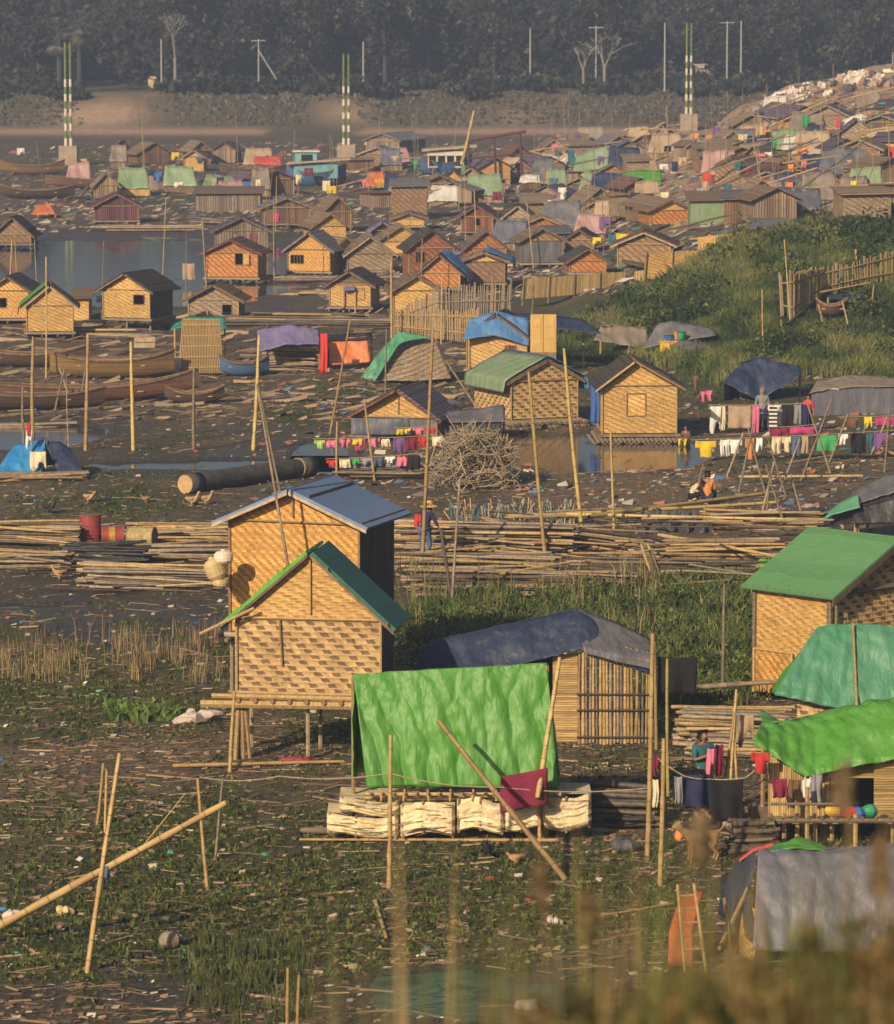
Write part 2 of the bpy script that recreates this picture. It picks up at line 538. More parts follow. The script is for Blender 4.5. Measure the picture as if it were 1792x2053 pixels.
AZ, EL = math.radians(SUN_AZ), math.radians(SUN_EL)     # azimuth measured from straight behind the camera towards its left
sv = Vector((-math.sin(AZ) * math.cos(EL), -math.cos(AZ) * math.cos(EL), math.sin(EL)))
sky.sun_elevation = EL; sky.sun_rotation = math.atan2(sv.x, sv.y)
sl = bpy.data.lights.new('sun', 'SUN'); sl.energy = SUN_E; sl.angle = math.radians(.6); sl.color = (1, .80, .56)
so = bpy.data.objects.new('sun', sl); COL.objects.link(so); so.rotation_euler = sv.to_track_quat('Z', 'Y').to_euler()
so.location = (0, -50, 80)


def zone(px, py, blobs):
    m = np.zeros(np.shape(px))
    for cx, cyy, rx, ry, a in blobs:
        m = np.maximum(m, a * np.exp(-(((px - cx) / rx) ** 2 + ((py - cyy) / ry) ** 2)))
    return m


WETZ = [(250, 545, 520, 95, 1), (60, 870, 320, 60, 1), (420, 930, 420, 45, 1), (200, 1215, 330, 90, 1), (350, 1010, 260, 40, .6), (960, 1960, 380, 110, 1), (200, 2000, 420, 120, .6), (620, 720, 300, 60, .3), (1215, 905, 260, 45, .7)]
GREENZ = [(150, 1010, 300, 50, .7), (200, 1400, 460, 90, 1), (600, 1830, 700, 140, .9), (250, 1640, 520, 60, .55), (900, 790, 300, 40, .5), (700, 820, 260, 60, .5), (950, 1760, 420, 70, .9), (300, 1600, 300, 60, .5), (1200, 1290, 420, 130, 1.), (250, 1850, 520, 130, .9),
          (1500, 620, 420, 180, 1.2), (1350, 700, 320, 120, 1.2), (480, 1690, 300, 60, .6), (1700, 700, 300, 120, 1.2), (640, 1440, 160, 40, .6), (600, 1050, 200, 40, .6)]
STRAWZ = [(600, 800, 520, 60, .75), (250, 985, 420, 50, .6), (1150, 960, 500, 40, .8), (250, 1540, 520, 70, .9), (1300, 1000, 520, 100, 1), (1250, 1640, 420, 110, .9), (150, 1320, 260, 50, .5), (700, 1540, 300, 40, .6), (1000, 880, 500, 80, .6), (900, 1810, 350, 25, .8), (1050, 1150, 500, 60, .7), (300, 1690, 420, 60, .5)]


def ground_zones(X, Y, Z):
    px, py = pxy(X, Y, Z)
    n1 = fbm(X * .8, Y * .35, 41); n2 = fbm(X * .9, Y * .4, 57); n3 = fbm(X * .7, Y * .3, 77)
    L1 = (fbm(X * .2, Y * .075, 81) - .5) * 1.7; L2 = (fbm(X * .17, Y * .07, 93) - .5) * 1.5
    pm = pondmask(px, py, X, Y)
    wet = np.clip(zone(px, py, WETZ) * 1.1 + (n1 - .55) * 1.2 + L2 + np.clip(pm + .3, 0, .6), 0, 1)
    gr = np.clip(zone(px, py, GREENZ) * 1.25 + (n2 - .58) * 1.8 + L1, 0, 1)
    st = np.clip(zone(px, py, STRAWZ) * 1.1 + (n3 - .5) * 1.8 - L1 * .6, 0, 1)
    far = np.clip((Y - 452) / 20, 0, 1)
    gr = np.maximum(gr * (1 - far), far * .35 * (n2 > .5)); 
    return wet * (1 - far), gr, st * (1 - far)


def build_ground():
    us = np.concatenate([np.linspace(-1500, -250, 40)[:-1], np.linspace(-250, 2050, 330), np.linspace(2050, 3300, 40)[1:]])
    pys = np.concatenate([np.linspace(2200, 700, 430), np.linspace(700, 250, 260)[1:]])
    ang = np.arctan((pys - CY) / F) + PITCH
    Ys = H / np.tan(ang)
    Ys = np.concatenate([np.linspace(-40, Ys[0], 40)[:-1], Ys, np.linspace(Ys[-1], 720, 90)[1:]])
    dd = np.maximum(Ys * CP + H * SP, 30)
    Yg, U = np.meshgrid(Ys, us, indexing='ij')
    X = (U - CX) / F * dd[:, None]
    X = np.where(Yg < 62, X * (1 + (62 - Yg) * .02), X)
    Z = terr(X, Yg)
    V = np.stack([X, Yg, Z], -1).reshape(-1, 3)
    ny, nx = X.shape
    i = np.arange(ny * nx).reshape(ny, nx)
    Q = np.stack([i[:-1, :-1], i[:-1, 1:], i[1:, 1:], i[1:, :-1]], -1).reshape(-1, 4)
    w, g, s = ground_zones(X, Yg, Z)
    soil = np.clip((Z - 1.4) * .8, 0, 1) * (Yg > 240) * (Yg < 440)
    bank = np.exp(-((Yg - 466) / 7.) ** 2)
    bz = zone(CX + F * X / (Yg + 1), np.full(X.shape, 0), [(205, 0, 85, 1, 1), (1040, 0, 70, 1, .3), (690, 0, 60, 1, .6)])
    px, py = pxy(X, Yg, Z)
    sand = np.clip(bank * bz * 1.4 + np.exp(-((py - 264) / 7.) ** 2) * np.clip((np.abs(px - 625) - 60 + (fbm(px * .02, py * .1, 2) - .5) * 120) / 50, 0, 1) * 1.1 + np.exp(-((py - 187) / 2.5) ** 2) * .35, 0, 1) * (Yg > 430)
    A = np.stack([w, g, s, np.maximum(soil * .9, sand)], -1).reshape(-1, 4)
    me = np_mesh('ground', V, Q, True, A)
    t = NT('ground_mud')
    at_ = t.n('ShaderNodeVertexColor'); at_.layer_name = 'tint'
    sc = t.n('ShaderNodeSeparateColor'); t.l(at_.outputs[0], sc.inputs[0])
    v = t.coord('Object')
    mp = t.n('ShaderNodeMapping'); mp.inputs['Scale'].default_value = (1, .55, 1); t.l(v, mp.inputs['Vector']); v2 = mp.outputs[0]
    fine = t.noise(v2, 7, 6, .75); mid = t.noise(v2, 1.9, 5, .65); f2 = t.noise(v2, 16, 4, .7)
    col = t.mix(t.ramp(mid, .35, .65), (.135, .108, .066), (.070, .056, .038))
    col = t.mix(t.ramp(fine, .50, .72), col, (.22, .17, .105))
    straw = t.mix(t.ramp(f2, .42, .6), (.155, .112, .068), (.27, .205, .125))
    col = t.mix(t.math('MULTIPLY', sc.outputs[2], t.ramp(fine, .38, .55)), col, straw)
    wetc = t.mix(t.ramp(fine, .4, .7), (.034, .032, .030), (.085, .077, .068))
    col = t.mix(t.math('MULTIPLY', sc.outputs[0], .85), col, wetc)
    grc = t.mix(t.ramp(f2, .35, .65), (.030, .042, .010), (.098, .112, .028))
    gm = t.math('MULTIPLY', t.math('MULTIPLY', sc.outputs[1], 1.3), t.ramp(t.noise(v2, 3.2, 5, .7), .33, .50))
    gm.node.use_clamp = True
    col = t.mix(gm, col, grc)
    sandc = t.mix(t.ramp(mid, .35, .7), (.50, .34, .22), (.33, .21, .14))
    col = t.mix(at_.outputs[1], col, sandc)
    speck = t.ramp(t.noise(v2, 11, 2, .5), .70, .74)
    col = t.mix(t.math('MULTIPLY', speck, .5), col, (.34, .29, .23))
    t.bump(t.math('ADD', t.math('MULTIPLY', fine, 1.), f2), .8, .09)
    m = t.done(col, t.math('MULTIPLY_ADD', sc.outputs[0], -.55, .9), .3)
    o = link('ground', me, m); tag(o, 'littered grey brown mud flat rising to a soil hill', None, None, 'structure')


def water(name, cx, cyy, rx, ry, label):
    a = at(cx - rx * 1.15, cyy, 1); 
    c = [(cx - rx * 1.2, cyy + ry * 1.25), (cx + rx * 1.2, cyy + ry * 1.25), (cx + rx * 1.2, cyy - ry * 1.25), (cx - rx * 1.2, cyy - ry * 1.25)]
    pts = []
    for x, y in c:
        d = ray(x, y); k = (-.075 - H) / d.z; pts.append(CAM + d * k)
    mb = MB(); mb.face(pts)
    if 'water' not in MATS:
        t = NT('water')
        v = t.coord('Object')
        mp = t.n('ShaderNodeMapping'); mp.inputs['Scale'].default_value = (.8, .25, 1); t.l(v, mp.inputs['Vector'])
        t.bump(t.noise(mp.outputs[0], 2.2, 3), .12, .03)
        scum = t.ramp(t.noise(mp.outputs[0], 1.1, 5, .7), .58, .68)
        MATS['water'] = t.done(t.mix(scum, (.03, .033, .036), (.07, .068, .055)), t.math('MULTIPLY_ADD', scum, .35, .08), .5)
    mat = MATS['water']
    if cyy > 1900:
        t = NT('water_green_reflection'); v = t.coord('Object')
        mp = t.n('ShaderNodeMapping'); mp.inputs['Scale'].default_value = (.7, .5, 1); t.l(v, mp.inputs['Vector'])
        al = t.ramp(t.noise(mp.outputs[0], 1.3, 5, .6), .57, .66)  # green patches: reflection of the green tarpaulin painted into the water colour
        t.bump(t.noise(mp.outputs[0], 5, 5), .6, .05)
        mat = t.done(t.mix(al, (.022, .025, .028), (.04, .06, .02)), t.math('MULTIPLY_ADD', al, .5, .1), .5)
    o = mb.build(name, mat); tag(o, label, None, None, 'structure')


build_ground()
for (cx, cyy, rx, ry, k), lab in zip(PONDS, ['blue grey pond behind the left huts', 'small pond at the left edge', 'shallow streak of water on the mud', 'pool beyond the blue roofed hut', 'brown pond before the window hut', 'thin bright puddle at the left edge', 'puddle with a painted green tarpaulin reflection at the bottom']):
    water('pond' if rx > 150 else 'puddle', cx, cyy, rx, ry, lab)

# sky dome far outside the haze is the world itself; the haze is one closed box
hz = MB().box(-190, 190, -50, 730, -2, 62).build('haze', None)
hm = bpy.data.materials.new('haze'); hm.use_nodes = True
ht = hm.node_tree; ht.nodes.remove(ht.nodes['Principled BSDF'])
pv = ht.nodes.new('ShaderNodeVolumePrincipled'); pv.inputs['Color'].default_value = (.52, .66, 1, 1); pv.inputs['Density'].default_value = HAZE
ht.links.new(pv.outputs[0], ht.nodes['Material Output'].inputs['Volume'])
hz.data.materials.append(hm); tag(hz, 'thin warm grey haze over the settlement', None, None, 'stuff')


# ---------------------------------------------------------------- scatter
def foliage_mat(name, stops, rough=.75, trans=0):
    if name in MATS: return MATS[name]
    t = NT(name); a = t.n('ShaderNodeVertexColor'); a.layer_name = 'tint'
    MATS[name] = t.done(a.outputs[0], rough, .2)
    return MATS[name]


def lerp_cols(n, cols, w=None):
    c = np.array(cols, float); i = NR.choice(len(c), n, p=w); f = NR.uniform(.7, 1.3, (n, 1))
    return np.concatenate([np.clip(c[i] * f, 0, 1), np.ones((n, 1))], 1)


def blades(name, base, h, w, k, cols, label, lean=.5, kind='stuff', cw=None, seeds=0, parent=None, cols2=None):
    """base (n,3): clump feet; k bent blades each; h, w arrays or scalars"""
    n = len(base)
    B = np.repeat(base, k, 0); N = n * k
    hh = np.repeat(np.broadcast_to(h, n), k) * NR.uniform(.5, 1.15, N)
    ww = np.repeat(np.broadcast_to(w, n), k) * NR.uniform(.6, 1.3, N)
    B = B + np.stack([NR.normal(0, 1, N) * hh * .22, NR.normal(0, 1, N) * hh * .22, np.zeros(N)], 1)
    az = NR.uniform(0, 2 * np.pi, N); ln = NR.uniform(.05, 1, N) * lean
    d = np.stack([np.cos(az) * ln, np.sin(az) * ln, np.zeros(N)], 1)
    fa = NR.uniform(-.9, .9, N); s = np.stack([np.cos(fa), np.sin(fa), np.zeros(N)], 1)
    up = np.array([0, 0, 1.])
    p0 = B - up * .05
    p1 = B + (up * .55 + d * .3) * hh[:, None]
    p2 = B + (up * NR.uniform(.75, 1., N)[:, None] + d * 1.0) * hh[:, None]
    V = np.stack([p0 - s * ww[:, None] * .5, p0 + s * ww[:, None] * .5, p1 + s * ww[:, None] * .42, p1 - s * ww[:, None] * .42, p2], 1).reshape(-1, 3)
    i = np.arange(N)[:, None] * 5
    T = np.concatenate([i + np.array([[0, 1, 2]]), i + np.array([[0, 2, 3]]), i + np.array([[3, 2, 4]])], 0)
    cc = np.repeat(cols if isinstance(cols, np.ndarray) else lerp_cols(n, cols, cw), k, 0)
    cc[:, :3] *= NR.uniform(.75, 1.25, (N, 1))
    C = np.repeat(cc, 5, 0)
    o = link(name, np_mesh(name, V, T, False, C), foliage_mat('foliage', None), parent)
    if parent is None: tag(o, label, None if kind == 'stuff' else 'grass', None, kind)
    return o


def scatter_px(n, x0, x1, y0, y1, test=None):
    """random pixels -> ground points (n,3)"""
    out = []
    px = NR.uniform(x0, x1, n); py = NR.uniform(y0, y1, n)
    if test is not None:
        m = test(px, py); px, py = px[m], py[m]
    # march vectorised
    a = (px - CX) / F; b = (py - CY) / F
    dx = a; dy = CP - b * SP; dz = -SP - b * CP
    ts = np.full(len(px), 64.); done = np.zeros(len(px), bool); last = ts.copy()
    flat = ((py > 830) | ((px < 1000) & (py > 300)))
    last[flat] = -H / dz[flat] * dy[flat]; done |= flat
    for s in ([] if flat.all() else np.concatenate([np.arange(150, 300, 1.), np.arange(300, 720, 2.)])):
        z = base_h(dx / dy * s, np.full(len(px), s)); hit = (H + dz / dy * s <= z) & ~done
        last[hit] = s; done |= hit
    last[~done] = 719
    last = last - NR.uniform(0, 1, len(px)) * ~flat
    X = dx / dy * last; Y = last
    return np.stack([X, Y, terr(X, Y)], 1)


def inpoly(poly):
    P_ = np.array(poly, float)

    def f(px, py):
        r = np.zeros(len(px), bool); j = len(P_) - 1
        for i in range(len(P_)):
            c = ((P_[i, 1] > py) != (P_[j, 1] > py)) & (px < (P_[j, 0] - P_[i, 0]) * (py - P_[i, 1]) / (P_[j, 1] - P_[i, 1] + 1e-9) + P_[i, 0])
            r ^= c; j = i
        return r
    return f


def leafcloud(n, blobs, size, cols, dark=.0):
    """leaf quads spread through several ellipsoids"""
    P0 = []
    for (bx, by, bz, rx, ry, rz, wgt) in blobs:
        m = int(n * wgt); v = NR.normal(0, 1, (m, 3)); v /= np.linalg.norm(v, axis=1)[:, None]
        r = NR.uniform(.35, 1, m) ** .6
        P0.append(np.array([bx, by, bz]) + v * r[:, None] * np.array([rx, ry, rz]))
    c = np.concatenate(P0); n = len(c)
    a = NR.normal(0, 1, (n, 3)); a /= np.linalg.norm(a, axis=1)[:, None]
    b = np.cross(a, NR.normal(0, 1, (n, 3))); b /= np.linalg.norm(b, axis=1)[:, None]
    s = size * NR.uniform(.5, 1.4, (n, 1))
    V = np.stack([c - a * s, c - b * s * .6, c + a * s, c + b * s * .6], 1).reshape(-1, 3)
    Q = np.arange(4 * n).reshape(n, 4)
    clump = vnoise(c[:, 0] * .6 + c[:, 2] * .4, c[:, 1] * .6 + c[:, 2] * .5, 4)
    cc = np.array(cols)[np.clip((clump * len(cols) + NR.uniform(-.6, .6, n)), 0, len(cols) - 1).astype(int)]
    C = np.repeat(np.concatenate([cc * NR.uniform(.7, 1.3, (n, 1)), np.ones((n, 1))], 1), 4, 0)
    return V, Q, C



GREENS = [(.032, .052, .014), (.055, .08, .020), (.085, .115, .030), (.11, .125, .038), (.022, .036, .012)]
SLOPE = [(1085, 690), (1180, 640), (1230, 600), (1400, 520), (1500, 462), (1660, 445), (1792, 440), (2050, 430), (2050, 770), (1792, 765), (1600, 745), (1480, 790), (1380, 740), (1200, 725), (1110, 720)]
b_ = scatter_px(30000, 1080, 2050, 430, 800, inpoly(SLOPE))
tone = fbm(b_[:, 0] * .3, b_[:, 1] * .12, 3) + (fbm(b_[:, 0] * 1.2, b_[:, 1] * .5, 8) - .5) * .8
cs = np.array([(.014, .026, .009), (.030, .050, .014), (.075, .098, .025), (.15, .15, .05)])
q = np.clip((tone - .25) * 5.5, 0, 2.99); qi = q.astype(int); qf = (q - qi)[:, None]
cc = np.concatenate([cs[qi] * (1 - qf) + cs[np.minimum(qi + 1, 3)] * qf, np.ones((len(b_), 1))], 1)
hh = .25 + .9 * np.clip(tone - .35, 0, .5)
blades('grass', b_, hh, .055, 7, cc, 'tall soft green grass covering the slope right of the huts', .8)
# dark bushes at the slope's lip
b_ = scatter_px(2600, 1100, 1800, 440, 700, lambda x, y: (np.abs(y - np.interp(x, [1100, 1230, 1400, 1500, 1792], [690, 625, 545, 485, 462])) < 18))
blades('undergrowth', b_, .6, .16, 8, [(.015, .030, .010), (.03, .05, .014), (.02, .036, .016)], 'dark green creeper bushes along the top of the slope', 1.0)
# weeds before the bamboo stacks
b_ = scatter_px(5200, 800, 1530, 1165, 1420, lambda x, y: inpoly([(800, 1235), (900, 1205), (1050, 1190), (1250, 1165), (1530, 1150), (1530, 1400), (1330, 1410), (1200, 1290), (840, 1330)])(x + (fbm(x * .02, y * .05, 4) - .5) * 90, y + (fbm(x * .025, y * .05, 6) - .5) * 80) & (fbm(x * .03, y * .06, 9) > .44))
blades('weeds', b_, NR.uniform(.2, .62, len(b_)), .05, 11, [(.050, .075, .018), (.075, .105, .026), (.115, .135, .038), (.17, .15, .07), (.035, .05, .015)], 'tall green weeds behind the navy tarp shelter', 1.0, cw=[.3, .3, .16, .04, .2])
b_ = scatter_px(230, 800, 1330, 1170, 1300, lambda x, y: fbm(x * .02, y * .02, 2) > .5)
blades('reeds', b_, 1.15, .03, 4, [(.2, .16, .07), (.16, .14, .06), (.09, .1, .035)], 'tall straw coloured reeds in front of the bamboo stacks', .35)
def bushes(name, n, reg, test, rad, size, cols, label, k=70):
    b = scatter_px(n, *reg, test=test); Vs, Qs, Cs, o_ = [], [], [], 0
    for (x, y, z) in b:
        r = rad * R.uniform(.5, 1.3)
        V, Q, C = leafcloud(k, [(x, y, z + r * .55, r, r, r * .7, 1)], size, cols); Vs.append(V); Qs.append(Q + o_); Cs.append(C * np.array([[R.uniform(.7, 1.3)] * 3 + [1]])); o_ += len(V)
    o = link(name, np_mesh(name, np.concatenate(Vs), np.concatenate(Qs), False, np.concatenate(Cs)), foliage_mat('foliage', None)); tag(o, label, None, None, 'stuff')
bushes('leafy_weeds', 260, (790, 1540, 1165, 1420), lambda x, y: (y > np.interp(x, [800, 1050, 1530], [1250, 1200, 1160])) & (y < np.interp(x, [800, 1200, 1330, 1530], [1330, 1300, 1410, 1400])), .42, .06, [(.04, .062, .016), (.07, .098, .025), (.105, .125, .034), (.03, .045, .013)], 'leafy green weeds behind the navy tarp shelter')
bushes('leafy_scrub', 420, (1100, 1800, 440, 790), lambda x, y: inpoly(SLOPE)(x, y) & (fbm(x * .012, y * .03, 7) > .52), .8, .10, [(.025, .042, .012), (.045, .07, .018), (.085, .11, .03), (.02, .032, .011)], 'leafy scrub clumps on the green slope')
# dry reeds left
b_ = scatter_px(330, 0, 440, 1278, 1372, lambda x, y: fbm(x * .025, y * .03, 12) > .55)
blades('dry_reeds', b_, NR.uniform(.3, .95, len(b_)), .015, 6, [(.24, .17, .09), (.18, .12, .07), (.2, .17, .08)], 'dry brown reeds standing in the mud on the left', .35)
# short turf on the flat
b_ = scatter_px(60000, 0, 1792, 720, 2053)
gx, gy = pxy(b_[:, 0], b_[:, 1], b_[:, 2])
wz, gz, sz = ground_zones(b_[:, 0], b_[:, 1], b_[:, 2]); pm = pondmask(gx, gy, b_[:, 0], b_[:, 1])
keep = (NR.uniform(0, 1, len(b_)) < gz * 1.0) & (pm < -.1)
b_ = b_[keep]
blades('turf', b_, NR.uniform(.03, .13, len(b_)), .03, 5, [(.035, .05, .013), (.06, .08, .02), (.10, .118, .03), (.024, .034, .01)], 'short dark green weeds growing over the mud', .9)
b_ = scatter_px(120, 380, 620, 1880, 2053)
blades('grass_tufts', b_, .35, .02, 14, [(.05, .065, .02), (.075, .085, .03)], 'loose green grass tufts near the bottom edge', .6)


def scraps(name, n, cols, size, label, region=(0, 1792, 700, 2053), rise=.25, aspect=3., test=None, thick=.0, dens=None, lift=.02):
    b = scatter_px(n, *region, test=test)
    gx, gy = pxy(b[:, 0], b[:, 1], b[:, 2])
    pm = pondmask(gx, gy, b[:, 0], b[:, 1]); ok = pm < -.05
    if dens is not None:
        w, g, s = ground_zones(b[:, 0], b[:, 1], b[:, 2]); ok &= NR.uniform(0, 1, len(b)) < dens(w, g, s)
    b = b[ok]; n = len(b)
    az = NR.normal(0, .7, n); L = NR.uniform(.35, 1.3, n) * size; Wd = L / aspect * NR.uniform(.5, 1.6, n)
    up = NR.uniform(-.1, rise, n)
    d = np.stack([np.cos(az), np.sin(az), up], 1) * L[:, None] * .5
    s = np.stack([-np.sin(az), np.cos(az), NR.uniform(-.3, .9, n)], 1) * Wd[:, None] * .5
    c = b + np.array([0, 0, lift])
    th = np.array([0, 0, 1.]) * (Wd * NR.uniform(.05, .35, n))[:, None]
    mid = c + th
    V = np.stack([c - d - s, c + d - s, c + d + s, c - d + s, mid - s * .3 + d * .2, mid + s * .2 - d * .2], 1).reshape(-1, 3)
    i = np.arange(n)[:, None] * 6
    T = np.concatenate([i + np.array([[a_]]) if False else i + np.array([a_]) for a_ in ([0, 1, 4], [1, 2, 4], [2, 3, 5], [3, 0, 5], [0, 4, 5], [2, 5, 4])], 0)
    C = np.repeat(lerp_cols(n, cols), 6, 0)
    o = link(name, np_mesh(name, V, T, False, C), foliage_mat('litter', None, .85)); tag(o, label, None, None, 'stuff')
    return o


scraps('straw_litter', 26000, [(.30, .22, .13), (.22, .15, .09), (.16, .10, .065), (.38, .30, .19), (.10, .07, .05)], .25, 'straw and split bamboo litter strewn over the mud', aspect=14, dens=lambda w, g, s: .30 + s * .7 - w * .2, rise=.12)
scraps('leaf_litter', 30000, [(.15, .09, .06), (.20, .13, .08), (.09, .06, .045), (.26, .18, .11), (.05, .04, .035), (.12, .10, .07)], .11, 'dead leaves and brown scraps over the mud', aspect=2., dens=lambda w, g, s: .42 + s * .5 - w * .15)
scraps('paper_litter', 1100, [(.45, .4, .33), (.36, .31, .24), (.5, .46, .4), (.34, .27, .18)], .13, 'pale paper and plastic scraps over the mud', aspect=2.2)
scraps('plastic_litter', 170, [(.05, .2, .45), (.4, .06, .05), (.5, .33, .05), (.06, .3, .2), (.3, .1, .25)], .12, 'coloured plastic scraps over the mud', aspect=1.8)
scraps('twig_litter', 3600, [(.10, .07, .05), (.2, .14, .09), (.3, .22, .13)], .8, 'fallen twigs and cane ends over the mud', aspect=34, rise=.12)
scraps('driftwood', 1500, [(.12, .08, .055), (.2, .14, .09), (.3, .22, .14), (.07, .055, .045)], 1.1, 'planks and driftwood strewn between the boats and shelters', (0, 1000, 635, 845), .3, 9)
scraps('shore_rubbish', 900, [(.4, .35, .28), (.3, .22, .15), (.14, .11, .1), (.1, .16, .26), (.32, .12, .09)], .3, 'rubbish strewn around the shelters and laundry', (500, 1792, 735, 1050), .5, 2)
VIL = inpoly([(0, 300), (600, 285), (900, 290), (1350, 255), (1520, 190), (1792, 170), (1792, 440), (1500, 470), (1250, 590), (1000, 600), (640, 640), (640, 470), (380, 460), (0, 470)])
scraps('village_scraps', 19000, [(.22, .15, .10), (.30, .22, .15), (.12, .09, .07), (.4, .36, .30), (.09, .08, .09), (.16, .12, .13)], 0.62, 'planks, poles and rubbish strewn between the far shacks', (0, 1792, 170, 640), .6, 5, VIL)
scraps('coloured_rags', 750, [(.34, .10, .12), (.09, .13, .27), (.42, .38, .33), (.09, .22, .13), (.42, .29, .10), (.20, .11, .2), (.36, .15, .08)], .6, 'coloured rags and sheets lying among the far shacks', (0, 1792, 190, 560), .5, 1.6, VIL)

# ---------------------------------------------------------------- forest beyond the far bank
TREEC = [(.075, .07, .045), (.014, .018, .012), (.022, .028, .014), (.034, .038, .018), (.016, .020, .017), (.05, .046, .028)]  # leading pale tone paints sunlit parts into the crowns


def tree_meshes():
    out = []
    for k in range(5):
        hgt = [9, 11, 8, 13, 7][k]; r = [4, 4.2, 4.6, 3.6, 3.5][k]
        bl = []
        for q_ in range(11):
            w_ = NR.uniform(0, 2 * np.pi); rr = NR.uniform(.15, .75) * r; zz = hgt * NR.uniform(.18, .95)
            bl.append((math.cos(w_) * rr, math.sin(w_) * rr, zz, r * NR.uniform(.3, .5), r * NR.uniform(.3, .5), hgt * NR.uniform(.10, .18), .092))
        V, Q, C = leafcloud(1500, bl, .3, TREEC)
        cm = np_mesh('crown', V, Q, False, C); cm.materials.append(foliage_mat('foliage', None))
        tb = MB(); tb.tube((0, 0, -.4), (.2, 0, hgt * .5), .28, 7, .16)
        for b in bl[:6]: tb.tube((.15, 0, hgt * .38), (b[0] * .8, b[1] * .8, b[2]), .12, 5, .03)
        tm = tb.mesh('trunk'); tm.materials.append(MT['bark'])
        out.append((cm, tm))
    return out


TM = tree_meshes()
TREEW = ['broad grey green', 'dark rounded', 'low spreading', 'tall dark', 'small bushy']
NEARW = [(0, 'at the far left'), (250, 'behind the sandy bluff'), (480, 'between the two left utility poles'), (640, 'beyond the striped middle tower'), (860, 'above the far bank near the middle'), (1080, 'left of the tall pale pole'), (1260, 'behind the tall pale pole'), (1420, 'beyond the right striped tower'), (1560, 'behind the white sacks'), (1700, 'above the rubbish hill at right')]
n_t = 0
for k in range(120):
    px = R.uniform(-60, 1860); Y = R.choice([488, 496, 505, 516, 530, 546])
    X = (px - CX) / F * Y
    if Y < 500 and (120 < px < 330): continue
    o = empty('tree', (X, Y, tz(X, Y)), R.uniform(0, 6.28))
    v = R.randrange(5); sc_ = R.uniform(.55, 1.05); o.scale = (sc_, sc_, sc_ * R.uniform(.85, 1.15))
    wh = max([w for w in NEARW if w[0] <= max(px, 0)], key=lambda w: w[0])[1]
    tag(o, '%s tree in the hazy wood %s' % (TREEW[v], wh), 'tree', 'trees in the hazy wood ' + wh)
    for nm, me in (('crown', TM[v][0]), ('trunk', TM[v][1])):
        c = bpy.data.objects.new(nm, me); COL.objects.link(c); c.parent = o
b_ = []
for k in range(900):
    Y = R.choice([R.uniform(497, 560), R.uniform(497, 640)]); X = R.uniform(-1300, 1300) / F * Y * 1.05
    b_.append((X, Y, tz(X, Y)))
Vs, Qs, Cs = [], [], []
off = 0
for k in range(260):
    Y = R.uniform(474, 497); X = R.uniform(-1300, 1300) / F * Y
    if not (-.084 * Y < X < -.062 * Y): b_.append((X, Y, tz(X, Y)))
for (x, y, z) in b_:
    lo_ = y < 497
    r = R.uniform(.7, 2.2) if lo_ else R.uniform(2, 4.2); hgt = R.uniform(.4, 1.6) if lo_ else R.uniform(2, 6.5)
    V, Q, C = leafcloud(120 if lo_ else 200, [(x, y, z + hgt * .6, r, r, hgt * .6, .6), (x + R.uniform(-2, 2), y, z + hgt, r * .6, r * .6, hgt * .4, .4)], .5, TREEC)
    Vs.append(V); Qs.append(Q + off); Cs.append(C); off += len(V)
o = link('forest', np_mesh('forest', np.concatenate(Vs), np.concatenate(Qs), False, np.concatenate(Cs)), foliage_mat('foliage', None)); tag(o, 'dark hazy wood covering the hill beyond the far bank', None, None, 'stuff')
# scrub on the bank face
b_ = scatter_px(3800, 0, 1792, 188, 262)
b_ = b_[(b_[:, 1] > 440)]
gx, gy = pxy(b_[:, 0], b_[:, 1], b_[:, 2])
gn = (fbm(gx * .03, gy * .06, 3) - .5) * 120
b_ = b_[(~((gx + gn > 150) & (gx + gn < 325))) & (gy < 252) & (~((gx + gn > 610) & (gx + gn < 720) & (gy > 205)))]
blades('scrub', b_, NR.uniform(.15, .55, len(b_)), .14, 8, [(.10, .092, .07), (.07, .067, .05), (.13, .112, .085)], 'grey green scrub on the far bank', 1.)
# ---------------------------------------------------------------- bamboo culms
def culm_mesh(k):
    rr = random.Random(100 + k)
    n = 7; rings = []; N = 12
    for i in range(N + 1):
        t = i / N
        bow = math.sin(t * math.pi) * [-1, 1][k % 2] * .5 * (k % 3) * .5
        rings.append((t, (1 - .28 * t) * (1.0 + (.16 if i % 2 else 0)), bow * 1.2 + rr.uniform(-.1, .1), rr.uniform(-.12, .12)))
    V = []; Fc = []; UV = []
    for t, r, bx, by in rings:
        for q in range(n):
            a = 2 * math.pi * q / n
            V.append((math.cos(a) * r + bx, math.sin(a) * r + by, t))
    for i in range(N):
        for q in range(n):
            q2 = (q + 1) % n
            Fc.append((i * n + q, i * n + q2, (i + 1) * n + q2, (i + 1) * n + q))
            UV += [(q / n, i / N), ((q + 1) / n, i / N), ((q + 1) / n, (i + 1) / N), (q / n, (i + 1) / N)]
    Fc.append(tuple(reversed(range(n)))); UV += [(0, 0)] * n
    Fc.append(tuple(range(N * n, N * n + n))); UV += [(0, 0)] * n
    me = bpy.data.meshes.new('culm'); me.from_pydata(V, [], Fc)
    u = me.uv_layers.new(name='UVMap'); u.data.foreach_set('uv', np.array(UV).ravel())
    me.polygons.foreach_set('use_smooth', [True] * len(me.polygons))
    return me


CULM = {}


